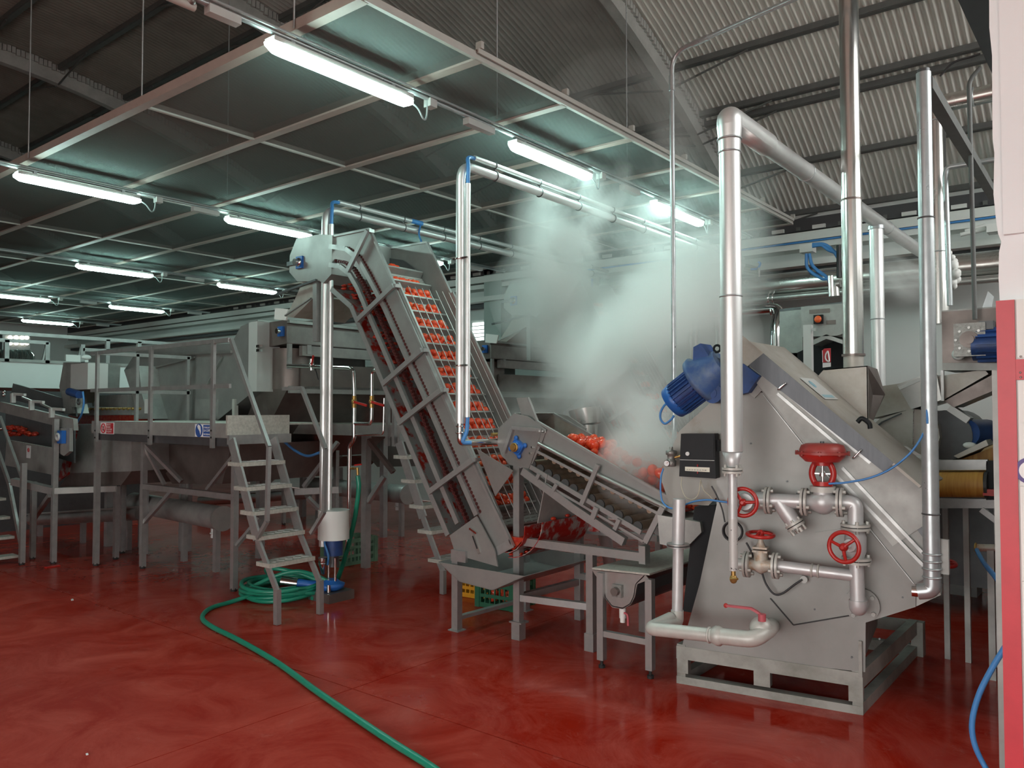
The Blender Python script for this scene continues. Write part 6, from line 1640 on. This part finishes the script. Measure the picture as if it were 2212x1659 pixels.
build(MB().tube(curve(fpts, 8), .020, 12), 'floor_run', 'hose_green', hc)
rz_ = [A(x, y, Y=5.22) for x, y in ((773, 1028), (775, 1055), (768, 1110), (757, 1160), (742, 1215), (728, 1255))]
build(MB().tube(curve(rz_), .024, 10), 'riser', 'hose_green', hc)
# ---- crates
def crate(name, label, c, rz, L, Wd, H, mt, old=False):
    t = thing(name, label, 'crate', c); c = V(c)
    ax, ay = V((math.cos(rz), math.sin(rz), 0)), V((-math.sin(rz), math.cos(rz), 0))
    build(MB().box(c + EZ * .012, (L, Wd, .018), (ax, ay, EZ)), 'base', mt, t)
    for s, (u, v, l, w) in enumerate(((ax, ay, L, Wd), (ax, -ay, L, Wd), (ay, ax, Wd, L), (ay, -ax, Wd, L))):
        o = c + v * (w / 2 - .008); m = MB()
        for z in (.03, H * .36, H * .68, H - .02): m.box(o + EZ * z, (l, .014, .03 if z < H - .03 else .045), (u, v, EZ))
        n = max(4, int(l / .05))
        for k in range(n + 1): m.box(o + u * (l * (k / n - .5)) + EZ * H / 2, (.012, .012, H - .02), (u, v, EZ))
        build(m, 'side_lattice', mt, t)
    for i in (-1, 1):
        for j in (-1, 1): build(MB().box(c + ax * i * (L / 2 - .02) + ay * j * (Wd / 2 - .02) + EZ * H / 2, (.05, .05, H), (ax, ay, EZ)), 'corner_post', mt, t)
    return t
k1, k2 = A(748, 1224, Z=0), A(812, 1212, Z=0)
dv = (k2 - k1); ang = math.atan2(dv.y, dv.x); nrm = V((-math.sin(ang), math.cos(ang), 0))
crate('plastic_crate', 'worn pale green lattice crate on the floor right of the standing water pipe', k1 + dv * .42 + nrm * .18, ang, dv.length * 1.25, .36, .30, 'crate_old')
cq = A(1062, 1318, Z=0)
crate('plastic_crate', 'dark green lattice crate holding fallen tomatoes under the elevator drip tray', cq + V((-.02, .22, 0)), .10, .42, .36, .30, 'crate_green')
rnd = random.Random(8)
for k in range(12): tomato(cq + V((-.14 + .24 * rnd.random(), .12 + .18 * rnd.random(), .055 + .06 * rnd.random())), 'fallen tomato lying in the dark green crate under the drip tray', 'fallen tomatoes in the green crate', rnd)
cy_ = A(1012, 1306, Z=0); crate('plastic_crate', 'yellow crate showing beside the front leg of the elevator, next to a green crate', cy_ + V((-.15, .35, 0)), .1, .36, .30, .26, 'crate_yellow')
gh = solo(MB().tube(curve([A(1180, 1102, Z=.03), A(1215, 1108, Z=.03), A(1240, 1104, Z=.03), A(1215, 1098, Z=.05), A(1190, 1106, Z=.05), A(1236, 1112, Z=.03)]), .02, 8), 'green_hose', 'hose_green', 'short heap of green hose on the floor behind the conveyor stand', 'hose')
# ================================================================ SORTING LINE AND GALLERY AT THE FAR LEFT
LY = 4.05
l_ = lambda x, y, Y=LY: A(x, y, Y=Y)
def LP(*p, Y=LY): return AL(p, Y=Y)
so = thing('sorting_conveyor', 'dark inclined sorting conveyor on tall legs at the left edge', 'conveyor', (-10, 4.2, 0))
build(MB().prism(LP((0, 868), (158, 905), (160, 930), (0, 890)), (0, .05, 0)), 'side_beam', 'steel_dull', so)
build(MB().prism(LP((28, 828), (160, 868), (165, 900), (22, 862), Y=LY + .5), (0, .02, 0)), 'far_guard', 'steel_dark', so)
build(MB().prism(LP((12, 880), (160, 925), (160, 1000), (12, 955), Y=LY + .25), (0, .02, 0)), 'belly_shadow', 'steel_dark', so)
for x, y in ((28, 856), (68, 872), (112, 888)):
    b = build(MB().bar(*LP((x, y - 6), (x, y + 14), Y=LY - .02), .05), 'guard_post', 'cabinet_grey', so)
    build(MB().bar(*LP((x, y - 5), (x + 26, y - 3), Y=LY - .01), .03), 'guard_arm', 'cabinet_grey', so)
build(MB().bar(*LP((48, 858), (68, 866)), .02), 'guard_rod', 'steel', so); build(MB().bar(*LP((88, 872), (114, 884)), .02), 'guard_rod', 'steel', so)
build(MB().prism(LP((14, 950), (115, 968), (115, 1026), (10, 1005), Y=LY - .02), (0, .03, 0)), 'lower_panel', 'steel_dull', so)
for (x0, y0, x1, y1) in ((20, 922, 52, 928), (16, 936, 75, 938)):
    m = MB()
    for k in range(26):
        t = k / 25; p = lerp(l_(x0, y0, LY + .2), l_(x1, y1, LY + .2), t); m.ball(p + V((0, rnd.uniform(-.03, .05), rnd.uniform(-.02, .02))), .035, 7, 5, (1.3, 1, .7))
    stuff(build(m, 'tomato_mash', 'pulp', so))
lg = []
for px, py, top in ((47, 1220, 1000), (115, 1218, 905), (70, 1208, 1040), (250, 1208, 1050), (264, 1195, 1020)):
    g = A(px, py, Z=0); lg.append(g)
    l = build(MB().bb((g.x - .028, g.y - .028, 0.02), (g.x + .028, g.y + .028, A(px, top, Y=g.y).z)), 'leg', 'frame_steel', so)
    build(MB().cyl((g.x, g.y, 0), (g.x, g.y, .03), .03, 10), 'foot', 'rubber', l)
g1_, g4_ = lg[1], lg[3]
zc1 = A(115, 1060, Y=g1_.y).z
build(MB().bar((g1_.x, g1_.y, zc1), (g4_.x, g4_.y, zc1), .07), 'cross_beam', 'steel_dull', so)
build(MB().bar((lg[0].x - .3, lg[0].y, zc1 + .1), (g1_.x, g1_.y, zc1), .08), 'cross_beam', 'frame_steel', so)
build(MB().bar(A(70, 1125, Y=g1_.y + .2), A(108, 1070, Y=g1_.y), .05), 'knee_brace', 'frame_steel', so)
c = l_(133, 944, LY - .06); b = build(MB().box(c, (.12, .05, .15)), 'bearing', 'bearing_blue', so); build(MB().torus(c - EY * .03 - EX * .03, EY, .035, .015), 'bearing_seal', 'cabinet_grey', b)
build(MB().prism(LP((122, 925), (150, 925), (150, 975), (138, 985), (122, 975), Y=LY - .03), (0, .04, 0)), 'end_plate', 'steel_dull', so)
pn = thing('picture_sign', 'narrow white pictogram notice with a red ring on the sorting conveyor panel', 'sign', l_(61, 976, LY - .04))
build(MB().prism(LP((57, 962), (66, 963), (65, 990), (57, 989), Y=LY - .026), (0, .004, 0)), 'board', 'print_white', pn)
c = l_(61.5, 972, LY - .028); build(MB().torus(c, EY, .022, .005, 20, 5), 'ring', 'print_red', pn); build(MB().bar(c + V((-.012, 0, .012)), c + V((.012, 0, -.012)), .006, .002), 'slash', 'print_red', pn)
# discharge hopper
dh = thing('discharge_hopper', 'plain steel discharge hopper between the sorting conveyor and the platform', 'hopper', (-9.3, 4.6, 0))
build(MB().prism(LP((164, 916), (284, 918), (284, 1018), (150, 1022), Y=4.45), (0, .9, 0)), 'upper_body', 'steel_dull', dh)
build(MB().prism(LP((150, 1022), (284, 1018), (262, 1048), (128, 1052), Y=4.45), (0, .8, 0)), 'lower_body', 'steel_brown', dh)
build(MB().prism(LP((124, 1040), (145, 1025), (165, 920), (158, 915), Y=4.42), (0, .03, 0)), 'pulp_strip', 'pulp_smear', dh)
for px in (175, 250):
    g = A(px, 1200, Y=4.6); build(MB().bb((g.x - .04, 4.9, 0), (g.x + .04, 4.98, A(px, 1040, Y=4.9).z)), 'leg', 'frame_steel', dh)
fp_ = thing('flume_pipe', 'long rounded steel flume lying low behind the legs of the sorting line', 'flume', (-9, 5.2, .3))
a, b = A(70, 1122, Y=4.7), A(305, 1108, Y=5.0)
build(MB().cyl(a, b, .09, 18), 'trough', 'steel', fp_); build(MB().bar(a + EZ * .08, b + EZ * .08, .16, .02), 'rim', 'steel', fp_)
for t in (.08, .5, .9):
    q = lerp(a, b, t); build(MB().bb((q.x - .03, q.y - .03, 0), (q.x + .03, q.y + .03, q.z - .07)), 'leg', 'frame_steel', fp_)
f2 = thing('screw_flume', 'horizontal steel screw flume with a rounded end hanging under the platform', 'flume', (-8, 5.2, .3))
a, b = A(290, 1085, Y=5.2), A(480, 1120, Y=4.9)
build(MB().cyl(a, b, .13, 20), 'trough', 'steel_dull', f2)
build(MB().cyl(b, b + (b - a).normalized() * .02, .14, 20), 'end_plate', 'steel', f2)
d = A(461, 1146, Y=4.95); build(MB().cyl(d - EZ * .08, d + EZ * .06, .03, 12).torus(d - EZ * .03, EZ, .03, .01), 'drain', 'cabinet_grey', f2)
for t in (.1, .62, .95):
    q = lerp(a, b, t); build(MB().bb((q.x - .03, q.y - .03, 0), (q.x + .03, q.y + .03, q.z - .1)), 'leg', 'frame_steel', f2)
# white box with gear drive over the sorting belt
wb = thing('drive_cover', 'white sheet cover box over a small blue gear drive at left', 'cover', A(165, 810, Y=4.6))
build(MB().prism(AL([(137, 783), (193, 783), (190, 840), (152, 845), (135, 870), (128, 835)], Y=4.62), (0, .4, 0)), 'guard', 'steel_dull', wb)
q0, q1 = A(152, 842, Y=4.5), A(190, 784, Y=4.5)
build(MB().bb((q0.x, 4.5, q0.z), (q1.x, 4.75, q1.z)), 'box', 'cabinet_grey', wb)
build(MB().prism(AL([(134, 845), (148, 842), (158, 893), (138, 895)], Y=4.52), (0, .2, 0)), 'side_guard', 'steel', wb)
build(MB().cyl(A(150, 846, Y=4.47), A(172, 853, Y=4.47), .05, 16), 'motor', 'motor_blue', wb)
build(MB().box(A(167, 870, Y=4.45), (.15, .10, .11)), 'gear_case', 'gear_alloy', wb); build(MB().torus(A(170, 868, Y=4.37), EY, .032, .012), 'shaft_ring', 'steel_dark', wb)
build(MB().tube(curve(AL([(179, 846), (181, 870), (176, 895), (168, 910), (162, 924)], Y=4.4)), .012, 8), 'power_lead', 'tube_blue', wb)
bl = thing('sorting_belt', 'roller edged sorting belt carrying red mash above the discharge hopper', 'belt', A(230, 895, Y=4.9))
build(MB().prism(AL([(150, 885), (285, 884), (285, 896), (150, 897)], Y=4.95), (0, .5, 0)), 'belt_frame', 'steel_dull', bl)
m = MB(); a, b = A(152, 884, Y=4.93), A(284, 883, Y=4.93)
for k in range(16): build(MB().cyl(lerp(a, b, k / 15), lerp(a, b, k / 15) + EY * .5, .018, 8), 'roller', 'brass', bl)
build(MB().prism(AL([(146, 897), (285, 897), (285, 915), (165, 916)], Y=5.0), (0, .3, 0)), 'mash', 'pulp', bl)['kind'] = 'stuff'
build(MB().prism(AL([(196, 855), (275, 852), (275, 880), (200, 878)], Y=5.1), (0, .2, 0)), 'cross_frame', 'steel_dull', bl)
# left edge ladder
ll = thing('left_ladder', 'steep steel ladder cut by the left edge of the picture', 'ladder', A(47, 1222, Z=0), 'steep steel ladders')
h = [A(-40, 800, Y=3.72), A(8, 985, Y=3.72), A(40, 1190, Y=3.72), A(47, 1222, Z=0)]
build(MB().bars(LP((0, 900), (50, 1040), (46, 1222), Y=3.72), .03), 'handrail', 'frame_steel', ll)
build(MB().bars(LP((-20, 930), (20, 1045), (50, 1200), Y=3.76), .03, .06), 'stringer', 'frame_steel', ll)
build(MB().bars(LP((-70, 960), (-40, 1045), (-15, 1225), Y=3.3), .03, .06), 'stringer', 'frame_steel', ll)
for y in (1075, 1115, 1157, 1198):
    p = A(14 + (y - 1115) * .22, y, Y=3.72); build(MB().bb((p.x - .12, 3.28, p.z - .03), (p.x + .06, 3.74, p.z)), 'tread', 'tread_steel', ll)
# gallery far behind
GX = -15.0
gl = thing('gallery', 'long white gallery parapet with grey railings far behind at the left', 'gallery', (GX, 7, 0))
za, zb2 = A(60, 783, X=GX).z, A(60, 838, X=GX).z
build(MB().bb((GX - .1, 3.2, zb2), (GX, 10.2, za)), 'parapet', 'panel_white', gl)
build(MB().bb((GX - .12, 3.2, za), (GX + .03, 10.2, za + .05)), 'parapet_cap', 'steel_dull', gl)
build(MB().bb((GX - 4.5, 3.2, zb2), (GX - .1, 10.2, zb2 + .1)), 'deck', 'steel_dull', gl)
ztop, zmid = A(60, 722, X=GX).z, A(60, 737, X=GX).z
build(MB().bb((GX - .03, 3.2, ztop - .03), (GX + .03, 8.6, ztop + .03)), 'top_rail', 'frame_steel', gl)
y0, y1 = A(0, 735, X=GX).y, A(104, 737, X=GX).y
build(MB().bb((GX - .03, 3.2, zmid - .04), (GX + .03, y1, zmid + .02)), 'mid_rail', 'frame_steel', gl)
for px in (14, 102, 178, 232, 300):
    y = A(px, 750, X=GX).y; build(MB().bb((GX - .03, y - .035, za), (GX + .03, y + .035, ztop if px > 230 else zmid)), 'rail_post', 'frame_steel', gl)
ya, yb = A(178, 760, X=GX).y, A(262, 760, X=GX).y
build(MB().bb((GX - .03, ya, zmid - .12), (GX + .03, yb, zmid - .06)), 'mid_rail', 'frame_steel', gl)
for px in (92, 168):
    build(MB().bar(A(px, 780, X=GX), A(px + 8, 745, X=GX), .03), 'stay', 'frame_steel', gl)
build(MB().bb((GX - .1, 3.2, 0), (GX, 3.4, zb2)), 'column', 'steel_dull', gl); build(MB().bb((GX - .1, 9.9, 0), (GX, 10.1, zb2)), 'column', 'steel_dull', gl)
bx = thing('white_box', 'small white box lying on the gallery parapet behind the drive cover', 'box', A(165, 782, X=GX + .02))
q0, q1 = A(141, 783, X=GX + .0), A(190, 773, X=GX + .0)
build(MB().bb((GX - .04, q0.y, za + .05), (GX + .02, q1.y, za + .17)), 'case', 'white', bx); build(MB().ball(A(185, 772, X=GX) , .10, 12, 8, (.6, 1, .5)), 'bundle', 'white', bx)
pk = thing('filler_rack', 'far rack with two rows of small bright lamps beyond the gallery rail', 'rack', (-19, 8, 2.5))
rx = -18.6
k = 0
for y in (729, 741):
    for px in (22, 35, 48, 58):
        p = A(px, y, X=rx); build(MB().ball(p, .045, 8, 6), 'lamp', 'small_lamp', pk)
p0, p1 = A(5, 760, X=rx - .05), A(66, 722, X=rx - .05)
build(MB().bb((rx - .2, p0.y, zb2 + .11), (rx - .06, p1.y, p1.z)), 'frame', 'steel_dark', pk)
m = MB()
mc_ = thing('filler_machine', 'dim machine with bright glints behind the gallery parapet', 'machine', (-17, 6, 0))
for px, r in ((4, .16), (18, .2), (30, .14), (44, .18), (56, .15)):
    p = A(px, 772, X=-16.6); build(MB().rev([(-.3, r), (.05, r), (.14, r * .5)], p, EZ, 14), 'vessel', 'chrome', mc_)
build(MB().bb((-17, A(0, 780, X=-17).y - 1, zb2 + .11), (-16.4, A(60, 780, X=-17).y, A(20, 782, X=-16.6).z)), 'body', 'steel_dark', mc_)
sf = thing('lower_line', 'dark machine line with bright bolts glimpsed under the gallery', 'machine', (-14, 5, 0))
build(MB().bb((-13.9, 3.4, 0), (-13.2, 6.6, A(10, 845, X=-13.5).z)), 'body', 'steel_dark', sf)
for px, py in ((8, 847), (8, 853), (3, 926)):
    p = A(px, py, X=-13.18); build(MB().ball(p, .03, 8, 6), 'bright_bolt', 'chrome', sf)
rl = thing('scrap_strip', 'short red strip on the floor beside a conveyor leg at left', 'scrap', A(113, 1224, Z=0))
build(MB().bar(A(98, 1226, Z=.006), A(128, 1221, Z=.006), .05, .01), 'strip', 'valve_red', rl)
for x, y in ((153, 1295), (185, 1629)):
    solo(MB().prism([A(x, y, Z=.002), A(x + 5, y - 1, Z=.002), A(x + 6, y + 2, Z=.002), A(x + 1, y + 3, Z=.002)], (0, 0, .004)), 'paper_scrap', 'print_white', 'tiny white scrap on the bare red floor %s' % ('before the left platform' if y < 1400 else 'near the bottom edge at left'), 'scrap')

# the second line repeats these machines 3.4 m farther back
copy_tree(tk, (-.2, 3.40, 0), label='second washing tank in the dark behind the front one')
copy_tree(f2, (-.2, 3.00, 0), label='rear screw flume in the dark under the second line')
copy_tree(dh, (-.4, 3.40, 0), label='rear discharge hopper lost in the dark behind the sorting line')
copy_tree(fp_, (-.3, 2.80, 0), label='rear low flume in the dark behind the sorting line legs')
copy_tree(so, (-.6, 3.60, 0), label='second sorting conveyor in the dark behind the one at the left edge')
# ================================================================ STEAM rising from the scalded tomatoes
PUFF = [(1395, 1015, 5.3, .42, 2.6), (1440, 930, 5.75, .55, 2.2), (1330, 810, 6.3, .75, 1.7), (1470, 740, 6.4, .75, 1.7), (1455, 580, 6.7, .62, 1.4),
        (1255, 490, 6.8, .85, 1.25), (1190, 640, 7.2, .75, .9), (1350, 620, 7.2, .9, .8), (1340, 330, 7.2, 1.1, .38), (1560, 430, 7.6, .7, .6), (1150, 900, 6.9, .55, .9), (1520, 560, 7.2, .8, .9), (1230, 770, 7.2, .6, .9), (1400, 440, 7.0, .8, .6)]
def steam(name, label, puffs, seed):
    cs = [(A(x, y, Y=Y), r, d) for x, y, Y, r, d in puffs]
    mbd = bpy.data.metaballs.new('s'); mbd.resolution = 0.22; mbd.threshold = 0.15
    ob = bpy.data.objects.new('s', mbd); COL.objects.link(ob)
    for c, r, d in cs:
        e = mbd.elements.new(); e.co = c; e.radius = r * 1.25
    dg = bpy.context.evaluated_depsgraph_get()
    me0 = ob.evaluated_get(dg).to_mesh()
    m = MB().add([v.co.copy() for v in me0.vertices], [list(p.vertices) for p in me0.polygons], True)
    ob.evaluated_get(dg).to_mesh_clear(); bpy.data.objects.remove(ob)
    mt = bpy.data.materials.new('steam'); mt.use_nodes = True
    nt = mt.node_tree; N, L = nt.nodes, nt.links
    for n in list(N): N.remove(n)
    out = N.new('ShaderNodeOutputMaterial'); vol = N.new('ShaderNodeVolumePrincipled')
    vol.inputs['Color'].default_value = (0.995, 1.0, 0.99, 1); vol.inputs['Anisotropy'].default_value = 0.2
    L.new(vol.outputs[0], out.inputs['Volume'])
    g = N.new('ShaderNodeNewGeometry')
    no = N.new('ShaderNodeTexNoise'); no.inputs['Scale'].default_value = 0.9; no.inputs['Detail'].default_value = 4; no.inputs['Roughness'].default_value = 0.6; no.inputs['Distortion'].default_value = 0.6
    L.new(g.outputs['Position'], no.inputs['Vector'])
    tot = None
    for c, r, d in cs:
        vm = N.new('ShaderNodeVectorMath'); vm.operation = 'DISTANCE'; vm.inputs[1].default_value = c
        L.new(g.outputs['Position'], vm.inputs[0])
        mr = N.new('ShaderNodeMapRange'); mr.interpolation_type = 'SMOOTHSTEP'
        mr.inputs[1].default_value = r * .1; mr.inputs[2].default_value = r * 1.15; mr.inputs[3].default_value = d; mr.inputs[4].default_value = 0
        L.new(vm.outputs['Value'], mr.inputs[0])
        if tot is None: tot = mr.outputs[0]
        else:
            ad = N.new('ShaderNodeMath'); ad.operation = 'ADD'; L.new(tot, ad.inputs[0]); L.new(mr.outputs[0], ad.inputs[1]); tot = ad.outputs[0]
    rp = N.new('ShaderNodeMapRange'); rp.inputs[1].default_value = 0.43; rp.inputs[2].default_value = 0.66; rp.inputs[3].default_value = 0.03; rp.inputs[4].default_value = 1.4
    L.new(no.outputs['Fac'], rp.inputs[0])
    mu = N.new('ShaderNodeMath'); mu.operation = 'MULTIPLY'; L.new(tot, mu.inputs[0]); L.new(rp.outputs[0], mu.inputs[1])
    m2 = N.new('ShaderNodeMath'); m2.operation = 'MULTIPLY'; m2.inputs[1].default_value = STEAM; L.new(mu.outputs[0], m2.inputs[0])
    L.new(m2.outputs[0], vol.inputs['Density'])
    return stuff(solo(m, name, mt, label, 'steam'))
STEAM = 4.2
steam('steam', 'cloud of white steam rising from the tomatoes beside the peeler toward the roof', PUFF, 1)
steam('steam', 'small wisp of steam against the back wall between the flue and the fat duct', [(1935, 545, 9.6, .4, 1.2), (1965, 600, 9.7, .35, 1.2), (1900, 590, 9.7, .4, .7)], 2)
